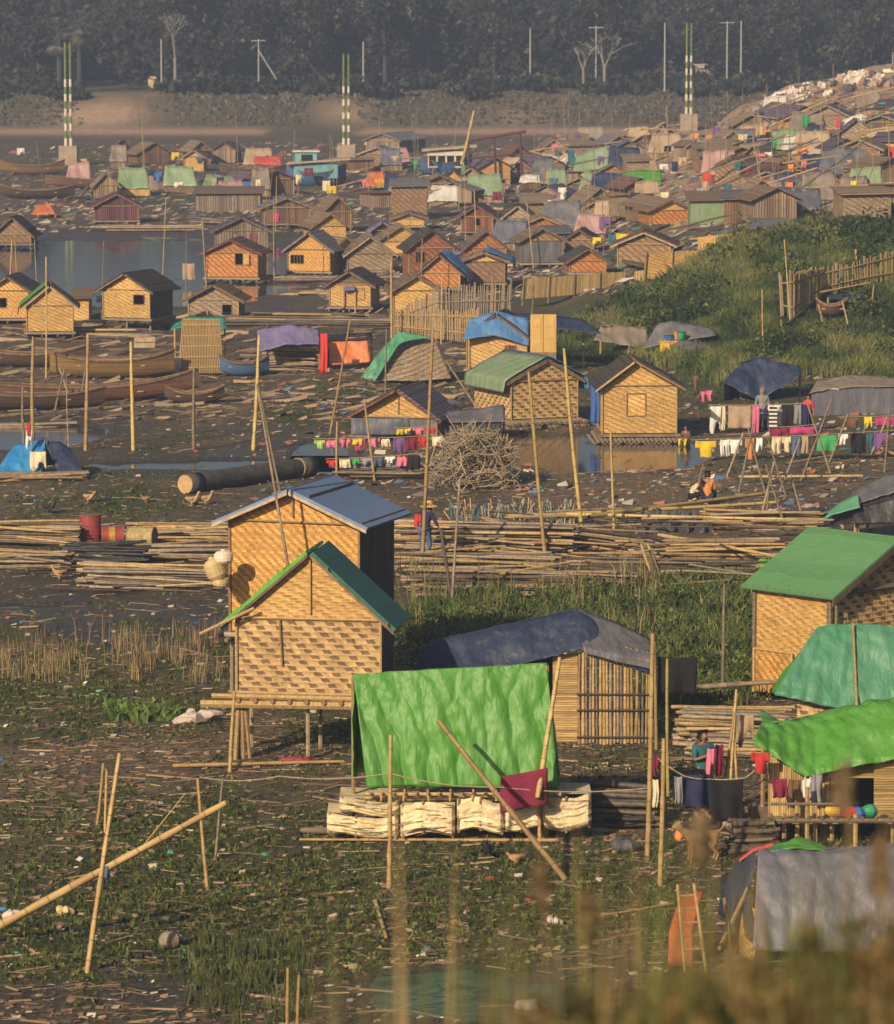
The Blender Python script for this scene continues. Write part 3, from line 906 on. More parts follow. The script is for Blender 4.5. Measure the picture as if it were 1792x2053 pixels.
def culm(name, p, q, r, mat='bamboo', parent=None, k=None):
    p = Vector(p); q = Vector(q)
    k = R.randrange(6) if k is None else k
    if (mat, k) not in CULM:
        me = culm_mesh(k); me.materials.append(MT[mat]); CULM[(mat, k)] = me
    o = bpy.data.objects.new(name, CULM[(mat, k)]); COL.objects.link(o)
    d = q - p
    o.rotation_mode = 'QUATERNION'; o.rotation_quaternion = d.to_track_quat('Z', 'Y') @ Matrix.Rotation(R.uniform(0, 6.28), 3, 'Z').to_quaternion()
    o.location = p; o.scale = (r, r, d.length)
    if parent: o.parent = parent
    return o


def pole(xb, yb, xt, yt, w, label, mat='bamboo', lean=0., name='bamboo_pole', group=None, yg=None):
    """standing pole from ground pixel to top pixel; yg: ground pixel row when the foot is hidden"""
    g = P(xb, yg or yb); Y = g.y
    foot = Vector((g.x, Y, tz(g.x, Y) - .15))
    top = at(xt, yt, Y + lean)
    o = culm(name, foot, top, w * .5 * Y / F, mat)
    tag(o, label, 'pole', group)
    return o


def lying(x0, y0, x1, y1, w, label, mat='bamboo', name='bamboo_pole', lift=.06, group=None, cat='pole'):
    a = onground(P(x0, y0), lift); b = onground(P(x1, y1), lift)
    o = culm(name, a, b, w * .5 * a.y / F, mat); tag(o, label, cat, group)
    return o


def bundle(x0, y0, x1, y1, th, n, label, mats=('bamboo', 'bamboo_grey', 'bamboo_grey', 'bamboo_dark'), r=.035, spread=.17, group='bundles of cut bamboo lying on the mud', depth=None, name='bamboo_bundle', ends=.25, cat='bamboo bundle'):
    """lying bundle of culms; y rows are its lowest edge, th its pixel thickness"""
    a = onground(P(x0, y0)); b = onground(P(x1, y1))
    hgt = th * a.y / F
    dep = depth or hgt * 1.6
    e = empty(name, (a + b) / 2, 0, label, cat, group)
    base = (a + b) / 2
    for i in range(int(n * 1.15)):
        t = (i + .5) / (n * 1.15)
        z = hgt * (1 - (1 - t) ** .8) ; y = R.uniform(-.5, .5) * dep * (1 - .6 * t)
        if i % 3 == 0: y = -dep * .5 * (1 - .5 * t)
        d0 = R.uniform(0, ends); d1 = R.uniform(0, ends)
        p = a + (b - a) * d0 * .6 + Vector((0, y + R.gauss(0, spread), r + z + R.gauss(0, spread * .25)))
        q = b + (a - b) * d1 * .6 + Vector((0, y + R.gauss(0, spread), r + z + R.gauss(0, spread * .3)))
        p.z = max(p.z, base.z + r * .6); q.z = max(q.z, base.z + r * .6)
        culm('culm', p - base, q - base, r * R.uniform(.7, 1.25), R.choice(mats), e)
    return e


# ---------------------------------------------------------------- cloth
def drape(name, rows, mat, parent=None, nu=24, nv=16, wr=.05, sag=0., thick=.012, fold=0., seed=None, frq=2.2):
    """rows: polylines of 3D points (same count); sheet interpolated between them with wrinkles"""
    seed = R.randrange(1000) if seed is None else seed
    A = np.array([[tuple(p) for p in r] for r in rows], float)
    m, k = A.shape[:2]
    u = np.linspace(0, k - 1, nu); v = np.linspace(0, m - 1, nv)
    iu = np.clip(u.astype(int), 0, k - 2); iv = np.clip(v.astype(int), 0, m - 2)
    fu = (u - iu)[None, :, None]; fv = (v - iv)[:, None, None]
    G = (A[iv][:, iu] * (1 - fu) + A[iv][:, iu + 1] * fu) * (1 - fv) + (A[iv + 1][:, iu] * (1 - fu) + A[iv + 1][:, iu + 1] * fu) * fv
    du = np.gradient(G, axis=1); dv = np.gradient(G, axis=0)
    nn = np.cross(du, dv); nn /= np.linalg.norm(nn, axis=2)[:, :, None] + 1e-9
    s = G[:, :, 0] + G[:, :, 1] * .4; t = G[:, :, 2] + G[:, :, 1] * .3
    d = (fbm(s * frq, t * frq * .7, seed) - .5) * 2 * wr + (fbm(s * frq * 3, t * frq * 2.5, seed + 5) - .5) * wr * .6
    U, Vv = np.meshgrid(np.linspace(0, 1, nu), np.linspace(0, 1, nv))
    if fold: d = d + (1.1 - 2.2 * np.abs(np.sin(U * 15 + (U - .5) * Vv * 9 + fbm(s * .8, t * .8, seed + 2) * 4)) ** .6 + .5 * np.sin(U * 61 - Vv * 9 + fbm(s, t, seed + 3) * 6)) * fold * (.25 + Vv)
    G = G + nn * d[:, :, None]
    if sag: G[:, :, 2] -= sag * np.sin(U * np.pi) * np.sin(Vv * np.pi)
    V = G.reshape(-1, 3); i = np.arange(nu * nv).reshape(nv, nu)
    Q = np.stack([i[:-1, :-1], i[:-1, 1:], i[1:, 1:], i[1:, :-1]], -1).reshape(-1, 4)
    o0 = Vector(A[0, 0]) if parent is None else Vector((0, 0, 0))
    me = np_mesh(name, V - np.array(o0), Q, True)
    lu = np.concatenate([[0], np.cumsum(np.linalg.norm(np.diff(G[nv // 2], axis=0), axis=1))]); lv = np.concatenate([[0], np.cumsum(np.linalg.norm(np.diff(G[:, nu // 2], axis=0), axis=1))])
    UVg = np.stack(np.meshgrid(lu, lv), -1).reshape(-1, 2)
    me.uv_layers.new(name='UVMap').data.foreach_set('uv', UVg[Q.ravel()].astype(np.float32).ravel())
    o = link(name, me, MT[mat] if isinstance(mat, str) else mat, parent)
    o.location = o0
    sd = o.modifiers.new('thickness', 'SOLIDIFY'); sd.thickness = thick
    return o


def W2L(root, p):
    """world point into the local frame of an Empty with z rotation"""
    c, s = math.cos(-root.rotation_euler.z), math.sin(-root.rotation_euler.z)
    d = Vector(p) - root.location
    return Vector((d.x * c - d.y * s, d.x * s + d.y * c, d.z))


GARM = {'shirt': lambda u, v: not ((u < .22 or u > .78) and v > .42), 'trousers': lambda u, v: not (abs(u - .5) < .09 and v > .3), 'sheet': lambda u, v: True,
        'top': lambda u, v: not ((u < .15 or u > .85) and v < .18) and not (abs(u - .5) < .2 and v < .1), 'rag': lambda u, v: v < .75 + .25 * math.sin(u * 7)}


def garment(x0, x1, y0, y1, Y, colr, label, shape='sheet', y0b=None, name=None, group=None, dz=0):
    a = at(x0, y0, Y); b = at(x1, y0b or y0, Y); h = (y1 - y0) * Y / F
    nu, nv = 14, 12
    V = []; idx = {}
    rr = R.uniform(0, 6)
    for j in range(nv + 1):
        for i in range(nu + 1):
            u, v = i / nu, j / nv
            p = a.lerp(b, u); p.z -= h * v + .02 * math.sin(u * 3.1) * (1 - v); p.y += .035 * math.sin(u * 11 + rr) * (.3 + v) + .02 * math.sin(v * 5 + u * 4); p.x += .02 * math.sin(v * 4 + rr) * v
            idx[i, j] = len(V); V.append(tuple(p - a))
    f = [(idx[i, j], idx[i + 1, j], idx[i + 1, j + 1], idx[i, j + 1]) for j in range(nv) for i in range(nu) if GARM[shape]((i + .5) / nu, (j + .5) / nv)]
    me = bpy.data.meshes.new('garment'); me.from_pydata(V, [], f); me.polygons.foreach_set('use_smooth', [True] * len(f))
    nm = name or {'shirt': 'shirt', 'trousers': 'trousers', 'sheet': 'cloth', 'top': 'vest', 'rag': 'cloth'}[shape]
    o = link(nm, me, MT[colr] if colr in MATS else MT['cloth_' + colr]); o.location = a
    sd = o.modifiers.new('thickness', 'SOLIDIFY'); sd.thickness = .02
    tag(o, label, 'cloth' if nm in ('cloth',) else 'garment', group)
    return o


def rope_line(pts, label, r=.012, name='washing_line', mat='rope', sag=.08):
    mb = MB(); o0 = pts[0]
    for a, b in zip(pts, pts[1:]):
        L = []
        for i in range(9):
            t = i / 8; p = a.lerp(b, t); p.z -= sag * 4 * t * (1 - t); L.append(p - o0)
        mb.path(L, r, 5)
    o = mb.build(name, MT[mat]); o.location = o0; tag(o, label, 'washing line')
    return o


# ---------------------------------------------------------------- huts
def wall_panel(mb, x0, x1, z0, z1, hole=None, y=0, t=.04, gable=None):
    """front panel in the xz plane, thickness t to +y, with one rectangular opening"""
    def rect(a, b, c, d):
        if b - a > 1e-3 and d - c > 1e-3: mb.slab([(a, y, c), (b, y, c), (b, y, d), (a, y, d)], (0, 1, 0), t)
    if hole:
        hx0, hx1, hz0, hz1 = hole
        rect(x0, hx0, z0, z1); rect(hx1, x1, z0, z1); rect(hx0, hx1, z0, hz0); rect(hx0, hx1, hz1, z1)
    else: rect(x0, x1, z0, z1)


def hut(label, xL, xR, yF, yE, yA, yG, depth=3.2, yaw=-9, wall='weave_warm', gable=None, side=None, roof='thatch_dark', over=.3, oside=.35, win=None, winmat=None, shutter=None,
        door=None, ax=None, tarp_l=None, tarp_r=None, stilts=True, frame=True, trim='timber', raft=False, bars=0, name='bamboo_hut', cat='hut', group='gabled bamboo huts', roof_l=None, detail=False, sidelab=None, thick=.05, floor=True):
    g = P((xL + xR) / 2, yG); Y = g.y
    a = at(xL, yF, Y); b = at(xR, yF, Y)
    cyw = math.cos(math.radians(yaw))
    w = (b.x - a.x) / cyw; hw = w / 2
    cx = (a.x + b.x) / 2
    zg = tz(cx, Y)
    zF = a.z - zg; zE = at(cx, yE, Y).z; zE = at(xL, yE, Y).z - zg; zA = at(xL, yA, Y).z - zg
    e = empty(name, (cx, Y, zg), math.radians(yaw), label, cat, group)
    axl = 0 if ax is None else (at(ax, yA, Y).x - cx) / cyw
    gable = gable or wall; side = side or wall
    hole = None
    if win:
        X = lambda p: (at(p, yF, Y).x - cx) / cyw
        hole = (X(win[0]), X(win[1]), at(xL, win[3], Y).z - zg, at(xL, win[2], Y).z - zg)
    mb = MB(); wall_panel(mb, -hw, hw, zF, zE, hole); mb.build('wall', MT[wall], e)
    mb = MB(); mb.slab([(-hw, 0, zE), (hw, 0, zE), (axl, 0, zA)], (0, 1, 0), .04); gb = mb.build('gable', MT[gable], e)
    mb = MB(); mb.slab([(-hw, depth, zF), (hw, depth, zF), (hw, depth, zE), (axl, depth, zA), (-hw, depth, zE)], (0, -1, 0), .04); mb.build('wall', MT[wall], e)
    for sx in (-1, 1):
        mb = MB(); mb.slab([(sx * hw, .042, zF), (sx * hw, depth - .042, zF), (sx * hw, depth - .042, zE), (sx * hw, .042, zE)], (-sx, 0, 0), .04)
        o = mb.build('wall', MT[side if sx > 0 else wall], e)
        if sx > 0 and sidelab: o['label'] = sidelab
    # roof: two slopes as one part each when they differ
    def slope(sx):
        ex = sx * hw - axl; ez = zE - zA
        L = math.hypot(ex, ez); k = (L + oside) / L
        ox, oz = axl + ex * k, zA + ez * k
        nrm = Vector((-ez * (1 if sx > 0 else -1), 0, abs(ex))).normalized()
        off = nrm * .045
        pts = [Vector((axl, -over, zA)) + off, Vector((axl, depth + over, zA)) + off, Vector((ox, depth + over, oz)) + off, Vector((ox, -over, oz)) + off]
        return pts, nrm
    mbs = {}
    for sx in (-1, 1):
        pts, nrm = slope(sx)
        m_ = roof_l if (sx < 0 and roof_l) else roof
        mb = mbs.setdefault(m_, MB())
        L_ = (pts[2] - pts[1]).length; n_ = 1 if m_.startswith('roof_') else max(2, int(L_ / .5)); D_ = depth + 2 * over
        for q in range(n_):
            p0 = pts[0].lerp(pts[3], q / n_); p1 = pts[1].lerp(pts[2], q / n_); p2 = pts[1].lerp(pts[2], (q + 1) / n_); p3 = pts[0].lerp(pts[3], (q + 1) / n_)
            jit = nrm * (R.uniform(0, .02) + (.02 if q % 2 else 0))
            T = nrm * thick
            uv = [(0, q * L_ / n_), (D_, q * L_ / n_), (D_, (q + 1) * L_ / n_), (0, (q + 1) * L_ / n_)]
            t4 = [p0 + T + jit, p1 + T + jit, p2 + T + jit, p3 + T + jit]; b4 = [p0, p1, p2, p3]
            mb.face(t4, uv); mb.face(b4[::-1], uv[::-1])
            for i in range(4):
                j = (i + 1) % 4; mb.face([b4[i], b4[j], t4[j], t4[i]])
    for m_, mb in mbs.items(): mb.build('roof', MT[m_], e)
    if tarp_l or tarp_r:
        for sx, m_ in ((-1, tarp_l), (1, tarp_r)):
            if not m_: continue
            pts, nrm = slope(sx)
            up = nrm * .16
            c = [p + up for p in pts]
            hang = Vector((sx * .06, 0, -.45))
            drape('tarpaulin', [[c[0] + Vector((0, -.06, 0)), c[1]], [c[3] + Vector((0, -.06, 0)), c[2]], [c[3] + hang, c[2] + hang]], m_, e, 14, 14, .05)
    if frame:
        fr = MB(); r = max(.03, 1.1 * Y / F)
        for sx in (-1, 1): fr.tube((sx * hw * 1.0, -.035, zF - .1), (sx * hw, -.035, zE + .1), r, 6)
        fr.tube((-hw - .1, -.05, zE), (hw + .1, -.05, zE), r * .9, 6)
        if detail: fr.tube((axl, -.045, zE + .1), (axl, -.045, zA - .1), r * .8, 6)
        if hole:
            pass
        fr.build('frame', MT['bamboo'], e)
        for sx in (-1, 1):
            pts, nrm = slope(sx)
            tb = MB(); p, q = pts[0], pts[3]
            tb.slab([p + Vector((0, -.03, -.075)), q + Vector((0, -.03, -.075)), q + Vector((0, -.03, .0)), p + Vector((0, -.03, .0))], (0, 1, 0), .028)
            tb.build('bargeboard', MT[trim], e)
    if hole:
        hx0, hx1, hz0, hz1 = hole; wf = MB(); t_ = max(.03, 1.0 * Y / F)
        for (x0, x1, z0, z1) in ((hx0 - t_, hx0, hz0 - t_, hz1 + t_), (hx1, hx1 + t_, hz0 - t_, hz1 + t_), (hx0, hx1, hz0 - t_, hz0), (hx0, hx1, hz1, hz1 + t_)):
            wf.box(x0, x1, -.03, .06, z0, z1)
        for q in range(bars):
            x_ = hx0 + (hx1 - hx0) * (q + 1) / (bars + 1); wf.box(x_ - .018, x_ + .018, .005, .03, hz0, hz1)
        wo = wf.build('window', MT['timber'], e)
        if shutter:
            wd = (hx1 - hx0); sm = MB()
            if shutter == 'in':
                sm.box(hx0, hx1, .012, .035, hz0, hz1)
            else:
                s_ = 1 if shutter == 'r' else -1
                x_ = hx1 + t_ if s_ > 0 else hx0 - t_
                sm.slab([(x_, -.05, hz0), (x_ + s_ * wd * .85, -.16, hz0), (x_ + s_ * wd * .85, -.16, hz1), (x_, -.05, hz1)], (0, 1, 0), .025)
            sm.build('shutter', MT[winmat or wall], wo)
    if door:
        x0, x1, y0, dm = door
        X = lambda p: (at(p, yF, Y).x - cx) / cyw
        zt = at(xL, y0, Y).z - zg
        dmb = MB(); dmb.slab([(X(x0), -.055, zF + .02), (X(x1), -.055, zF + .02), (X(x1), -.055, zt), (X(x0), -.055, zt)], (0, 1, 0), .05); do = dmb.build('door', MT[dm], e)
    if floor and zF > .12:
        fb = MB()
        fb.box(-hw - .12, hw + .12, -.10, depth + .1, zF - .13, zF - .03)
        for q in range(max(3, int(w / .5))):
            x_ = -hw + w * q / max(2, int(w / .5) - 1); fb.tube((x_, -.28, zF - .19), (x_, depth + .2, zF - .19), .05, 6)
        fb.build('floor', MT['bamboo_grey'], e)
    if stilts and zF > .35:
        for sx in (-1, -.02, 1):
            for yy in (.05, depth - .1):
                st = MB(); st.tube((sx * hw, yy, -.3), (sx * hw * .99, yy, zF - .13), max(.045, .9 * Y / F), 6, None); st.build('stilt', MT['bamboo_grey'], e)
    if raft:
        rb = MB(); nn = int(w * 1.25 / .16)
        for q in range(nn):
            for lv in range(2):
                x_ = -hw * 1.22 + q * w * 1.22 / nn + lv * .08; rb.tube((x_, -.5 + R.uniform(-.25, .1), .06 + lv * .13), (x_ + R.uniform(-.1, .1), depth + .3, .06 + lv * .13), .07, 7)
        rb.build('raft', MT['bamboo_grey'], e)
    return e


def tent(label, ridge, front, Yf, dy, mat, back=True, ends=None, name='tarpaulin_tent', cat='shelter', group=None, wr=.07, post='bamboo', nu=30, nv=18, wall=None, wallbot=None, sag=.0, hang=0., yaw_d=0., fold=0., bulge=0., endmat=None):
    """tarp over a ridge pole. ridge, front: [(x,y),...] pixel polylines (left to right); Yf depth of the front hem, ridge at Yf+dy"""
    k = len(front)
    fr = [at(x, y, Yf + yaw_d * i / max(1, k - 1)) for i, (x, y) in enumerate(front)]
    rd = [at(x, y, Yf + dy + yaw_d * i / max(1, k - 1)) for i, (x, y) in enumerate(ridge)]
    base = Vector(((fr[0].x + fr[-1].x) / 2, Yf + dy, 0)); base.z = tz(base.x, base.y)
    e = empty(name, base, 0, label, cat, group)
    L = lambda p: p - base
    bk = [Vector((r.x, r.y + dy, f.z + .1)) for r, f in zip(rd, fr)]
    rows = [[L(p) for p in rd], [L(p) for p in fr]]
    if bulge: rows[1:1] = [[L(p.lerp(q, t)) + Vector((0, -bulge * .5 * k, bulge * k)) for p, q in zip(rd, fr)] for t, k in ((.14, .75), (.32, 1.), (.58, .75))]
    if hang: rows.append([L(p - Vector((0, .05, hang))) for p in fr])
    drape('tarpaulin', rows, mat, e, nu, nv, wr, sag, fold=fold)
    if back: drape('tarpaulin', [[L(p) for p in bk], [L(p) for p in rd]], mat, e, 16, 10, wr)
    pb = MB(); pb.path([L(p) - Vector((0, -.02, .13)) for p in rd], .04, 6); pb.build('ridge_pole', MT[post], e)
    for p in (rd[0], rd[-1]):
        q = MB(); q.tube(L(Vector((p.x, p.y, tz(p.x, p.y) - .1))), L(p) - Vector((0, 0, .05)), .045, 6); q.build('post', MT[post], e)
    if ends:
        for side in ends:
            i = 0 if side == 'l' else -1
            s_ = .03 if side == 'l' else -.03
            off = Vector((s_, 0, 0))
            m_ = endmat or wall or 'weave_brown'
            bz = lambda p: Vector((p.x, p.y, tz(p.x, p.y)))
            mb = MB(); pts = [L(bz(fr[i])) + off, L(bz(bk[i])) + off, L(bk[i]) + off - Vector((0, 0, .05)), L(rd[i]) + off - Vector((0, 0, .05)), L(fr[i]) + off - Vector((0, 0, .05))]
            mb.slab(pts, (1 if side == 'r' else -1, 0, 0), .03); mb.build('end_wall', MT[m_], e)
    if wall:
        mb = MB(); a, b = fr[0] + Vector((.1, .12, .03)), fr[-1] + Vector((-.1, .12, .03))
        za = tz(a.x, a.y) if wallbot is None else at(front[0][0], wallbot, Yf).z; zb = za if wallbot is not None else tz(b.x, b.y)
        mb.slab([L(Vector((a.x, a.y, za))), L(Vector((b.x, b.y, zb))), L(b), L(a)], (0, 1, 0), .04); mb.build('wall', MT[wall], e)
    return e


def flatpanel(label, pts, Yg, mat, name='woven_screen', cat='screen', t=.05, group=None, dY=None, posts=0, rails=None):
    """upright or leaning panel from pixel corners bl, br, tr, tl; dY per-corner depth offsets"""
    dY = dY or [0] * 4
    p = [at(x, y, Yg + d) for (x, y), d in zip(pts, dY)]
    b = (p[0] + p[1]) / 2
    e = empty(name, b, 0, label, cat, group)
    q = [v - b for v in p]
    mb = MB()
    n = (q[1] - q[0]).cross(q[3] - q[0]).normalized()
    if n.y > 0: n = -n
    L = (q[1] - q[0]).length; hh = (q[3] - q[0]).length
    nseg = max(1, int(L / .6))
    for i in range(nseg):
        a, c = i / nseg, (i + 1) / nseg
        j = -n * R.uniform(0, .03)
        quad = [q[0].lerp(q[1], a) + j, q[0].lerp(q[1], c) + j, q[3].lerp(q[2], c) + j + Vector((0, 0, R.uniform(-.03, .03))), q[3].lerp(q[2], a) + j]
        mb.face(quad, [(a * L, 0), (c * L, 0), (c * L, hh), (a * L, hh)])
        mb.face([v - n * t for v in quad][::-1])
        mb.face([quad[3], quad[2], quad[2] - n * t, quad[3] - n * t])
    for i in (0, -1):
        pass
    mb.build('panel', MT[mat], e)
    if posts:
        for i in range(posts):
            u = i / (posts - 1); po = MB(); a = q[0].lerp(q[1], u); c = q[3].lerp(q[2], u)
            po.tube(a + n * .05 - Vector((0, 0, .3)), c + n * .05 + Vector((0, 0, .15)), .04, 6); po.build('post', MT['bamboo_grey'], e)
    return e


def slat_fence(label, bot, top, Ys, gap=.09, r=.022, mat='bamboo', rails=(.25, .8), group=None, posts=4, name='bamboo_fence'):
    """picket fence of thin culms. bot/top pixel polylines, Ys depth per vertex"""
    B = [at(x, y, Y) for (x, y), Y in zip(bot, Ys)]; T = [at(x, y, Y) for (x, y), Y in zip(top, Ys)]
    b0 = B[0].copy(); e = empty(name, b0, 0, label, 'fence', group)
    mb = MB(); rl = MB()
    for i in range(len(B) - 1):
        L = (B[i + 1] - B[i]).length; n = max(2, int(L / gap))
        for q in range(n):
            t = (q + R.uniform(.2, .8)) / n
            a = B[i].lerp(B[i + 1], t) - b0; c = T[i].lerp(T[i + 1], t) - b0
            c += Vector((R.gauss(0, .03), R.gauss(0, .02), R.gauss(0, .07)))
            mb.tube(a, c, r * R.uniform(.75, 1.25), 5, cap=False)
        for k in rails:
            rl.tube(B[i].lerp(T[i], k) - b0 + Vector((0, -.05, 0)), B[i + 1].lerp(T[i + 1], k) - b0 + Vector((0, -.05, 0)), r * 1.2, 5)
    mb.build('slats', MT[mat], e); rl.build('rail', MT[mat], e)
    for k in range(posts):
        t = k / max(1, posts - 1) * (len(B) - 1); i = min(int(t), len(B) - 2); f = t - i
        a = B[i].lerp(B[i + 1], f) - b0; c = T[i].lerp(T[i + 1], f) - b0
        pm = MB(); pm.tube(a + Vector((0, .06, -.3)), c + Vector((0, .06, .12)), r * 1.9, 6); pm.build('post', MT['bamboo_grey'], e)
    return e


def boat(label, x0, x1, yw, hgt, mat, beam=1.1, rise=.35, yaw=0, name='wooden_boat', benches=3, trim='timber', group=None, risel=None, lift=0, dy=0):
    """plank boat lying along the picture; yw keel pixel row, hgt hull height in m"""
    g = P((x0 + x1) / 2, yw); Y = g.y + dy
    a = at(x0, yw, Y); b = at(x1, yw, Y); L = (b - a).length / math.cos(math.radians(yaw)); c = (a + b) / 2; c.z = tz(c.x, c.y) + lift
    e = empty(name, c, math.radians(yaw), label, 'boat', group)
    NS, NP = 22, 9
    risel = rise if risel is None else risel

    def ring(t, inset=0.):
        s = 2 * t - 1
        rs = rise if s > 0 else risel
        wdt = beam / 2 * max(.03, (1 - abs(s) ** 3)) - inset
        z0 = rs * abs(s) ** 2.6 * .75 + inset * 1.0; z1 = hgt + rs * abs(s) ** 2.2
        out = []
        for k in range(NP):
            w = -1 + 2 * k / (NP - 1)
            out.append((s * L / 2, math.copysign(abs(w) ** .7, w) * max(wdt, .01), z0 + (z1 - z0) * abs(w) ** 2.4))
        return out
    V = []; Fc = []
    for ins in (0, .05):
        o0 = len(V)
        for i in range(NS + 1): V += ring(i / NS, ins)
        for i in range(NS):
            for k in range(NP - 1):
                f = (o0 + i * NP + k, o0 + (i + 1) * NP + k, o0 + (i + 1) * NP + k + 1, o0 + i * NP + k + 1)
                Fc.append(f if ins else f[::-1])
    me = bpy.data.meshes.new('hull'); me.from_pydata(V, [], Fc); me.polygons.foreach_set('use_smooth', [True] * len(Fc))
    link('hull', me, MT[mat], e)
    for sd in (0, NP - 1):
        gw = MB(); pts = [Vector(ring(i / NS)[sd]) + Vector((0, 0, .03)) for i in range(NS + 1)]; gw.path(pts, .05, 6); gw.build('gunwale', MT[trim], e)
    for q in range(benches):
        t = .25 + .5 * q / max(1, benches - 1); r0 = ring(t); z = hgt * .75; bw = abs(r0[0][1]) * .9
        bm = MB(); bm.box(r0[0][0] - .12, r0[0][0] + .12, -bw, bw, z, z + .04); bm.build('bench', MT['timber_pale'], e)
    return e
# ---------------------------------------------------------------- figures
def skin(name, nodes, edges, root, mat, parent, sub=1):
    ks = list(nodes)
    me = bpy.data.meshes.new(name)
    me.from_pydata([nodes[k][0] for k in ks], [(ks.index(a), ks.index(b)) for a, b in edges], [])
    o = link(name, me, MT[mat], parent)
    sk = o.modifiers.new('skin', 'SKIN'); sk.use_smooth_shade = True
    if not me.skin_vertices: me.skin_vertices.new(name='')
    for i, k in enumerate(ks):
        r = nodes[k][1]; me.skin_vertices[0].data[i].radius = r if isinstance(r, tuple) else (r, r)
        me.skin_vertices[0].data[i].use_root = (k == root)
    sb = o.modifiers.new('sub', 'SUBSURF'); sb.levels = sub; sb.render_levels = sub
    return o


def person(label, x, y, s, J, shirt='cloth_navy', legs='cloth_black', hat=None, turn=0., hair=True, scarf=None, long=True, yg=None, on=None, bare=False):
    """J: joint positions overriding a standing pose (x right, y away, z up, metres)"""
    g = at(x, y, on) if on else P(x, y)
    z = g.z if on else tz(g.x, g.y)
    e = empty('person', (g.x, g.y, z), turn, label, 'person')
    D = dict(pel=(0, 0, .92), spi=(0, 0, 1.12), che=(0, 0, 1.32), nek=(0, 0, 1.44), jaw=(0, -.02, 1.50), hed=(0, 0, 1.585), top=(0, .005, 1.64),
             shl=(-.17, 0, 1.37), elL=(-.24, .02, 1.12), wrL=(-.25, -.06, .90), shr=(.17, 0, 1.37), elR=(.24, .02, 1.12), wrR=(.25, -.06, .90),
             hil=(-.09, 0, .88), knL=(-.10, -.02, .48), anL=(-.11, .02, .08), toL=(-.12, -.14, .03), hir=(.09, 0, .88), knR=(.10, -.02, .48), anR=(.11, .02, .08), toR=(.12, -.14, .03))
    D.update(J)
    rad = dict(pel=(.13, .11), spi=(.115, .09), che=(.14, .10), nek=.05, jaw=.062, hed=(.078, .092), top=.055, shl=.06, elL=.038, wrL=.027, shr=.06, elR=.038, wrR=.027,
               hil=.085, knL=.055, anL=.038, toL=.03, hir=.085, knR=.055, anR=.038, toR=.03)
    E = [('pel', 'spi'), ('spi', 'che'), ('che', 'nek'), ('nek', 'jaw'), ('jaw', 'hed'), ('hed', 'top'), ('che', 'shl'), ('shl', 'elL'), ('elL', 'wrL'), ('che', 'shr'), ('shr', 'elR'), ('elR', 'wrR'),
         ('pel', 'hil'), ('hil', 'knL'), ('knL', 'anL'), ('anL', 'toL'), ('pel', 'hir'), ('hir', 'knR'), ('knR', 'anR'), ('anR', 'toR')]
    N = {k: (tuple(Vector(v) * s), tuple(q * s for q in rad[k]) if isinstance(rad[k], tuple) else rad[k] * s) for k, v in D.items()}
    # nose and fingers
    hv = Vector(D['hed']); jv = Vector(D['jaw'])
    N['nose'] = (tuple((hv.lerp(jv, .35) + Vector((0, -.105, 0))) * s), .014 * s); E.append(('hed', 'nose'))
    for sd in 'LR':
        w = Vector(D['wr' + sd]); d = (w - Vector(D['el' + sd])).normalized()
        a = d.cross(Vector((0, 1, .1))).normalized()
        pal = w + d * .075; N['pa' + sd] = (tuple(pal * s), .026 * s); E.append(('wr' + sd, 'pa' + sd))
        for k in range(4):
            q = pal + d * (.03) + a * (k - 1.5) * .019; t = q + d * [.05, .06, .056, .042][k] + Vector((0, -.015, -.01))
            N['f%s%d' % (sd, k)] = (tuple(q * s), .009 * s); N['g%s%d' % (sd, k)] = (tuple(t * s), .008 * s)
            E += [('pa' + sd, 'f%s%d' % (sd, k)), ('f%s%d' % (sd, k), 'g%s%d' % (sd, k))]
        th = w + d * .05 + a * .045; N['th' + sd] = (tuple(th * s), .010 * s); E.append(('pa' + sd, 'th' + sd))
    skin('body', N, E, 'pel', 'skin', e)
    if shirt:
        ks = ['pel', 'spi', 'che', 'shl', 'elL', 'shr', 'elR']; g_ = 1.22
        T = {k: (N[k][0], tuple(q * g_ for q in N[k][1]) if isinstance(N[k][1], tuple) else N[k][1] * 1.3) for k in ks}
        ee = [c for c in E if c[0] in ks and c[1] in ks]
        if long:
            for sd in 'LR': T['w' + sd] = (tuple(Vector(N['el' + sd][0]).lerp(Vector(N['wr' + sd][0]), .8)), .042 * s); ee.append(('el' + sd, 'w' + sd))
        T['hem'] = (tuple(Vector(N['pel'][0]).lerp(Vector(N['hil'][0]).lerp(Vector(N['hir'][0]), .5), 1.0) + Vector((0, 0, -.06 * s))), (.15 * s, .12 * s)); ee.append(('pel', 'hem'))
        T['nk'] = (tuple(Vector(N['che'][0]).lerp(Vector(N['nek'][0]), .6)), .075 * s); ee.append(('che', 'nk'))
        skin('shirt', T, ee, 'pel', shirt, e)
    if legs:
        ks = ['pel', 'hil', 'knL', 'hir', 'knR']
        T = {k: (N[k][0], tuple(q * 1.16 for q in N[k][1]) if isinstance(N[k][1], tuple) else N[k][1] * 1.35) for k in ks}
        ee = [c for c in E if c[0] in ks and c[1] in ks]
        for sd in 'LR': T['a' + sd] = (tuple(Vector(N['kn' + sd][0]).lerp(Vector(N['an' + sd][0]), .85)), .06 * s); ee.append(('kn' + sd, 'a' + sd))
        skin('trousers', T, ee, 'pel', legs, e)
    top = Vector(N['top'][0]); hd = Vector(N['hed'][0])
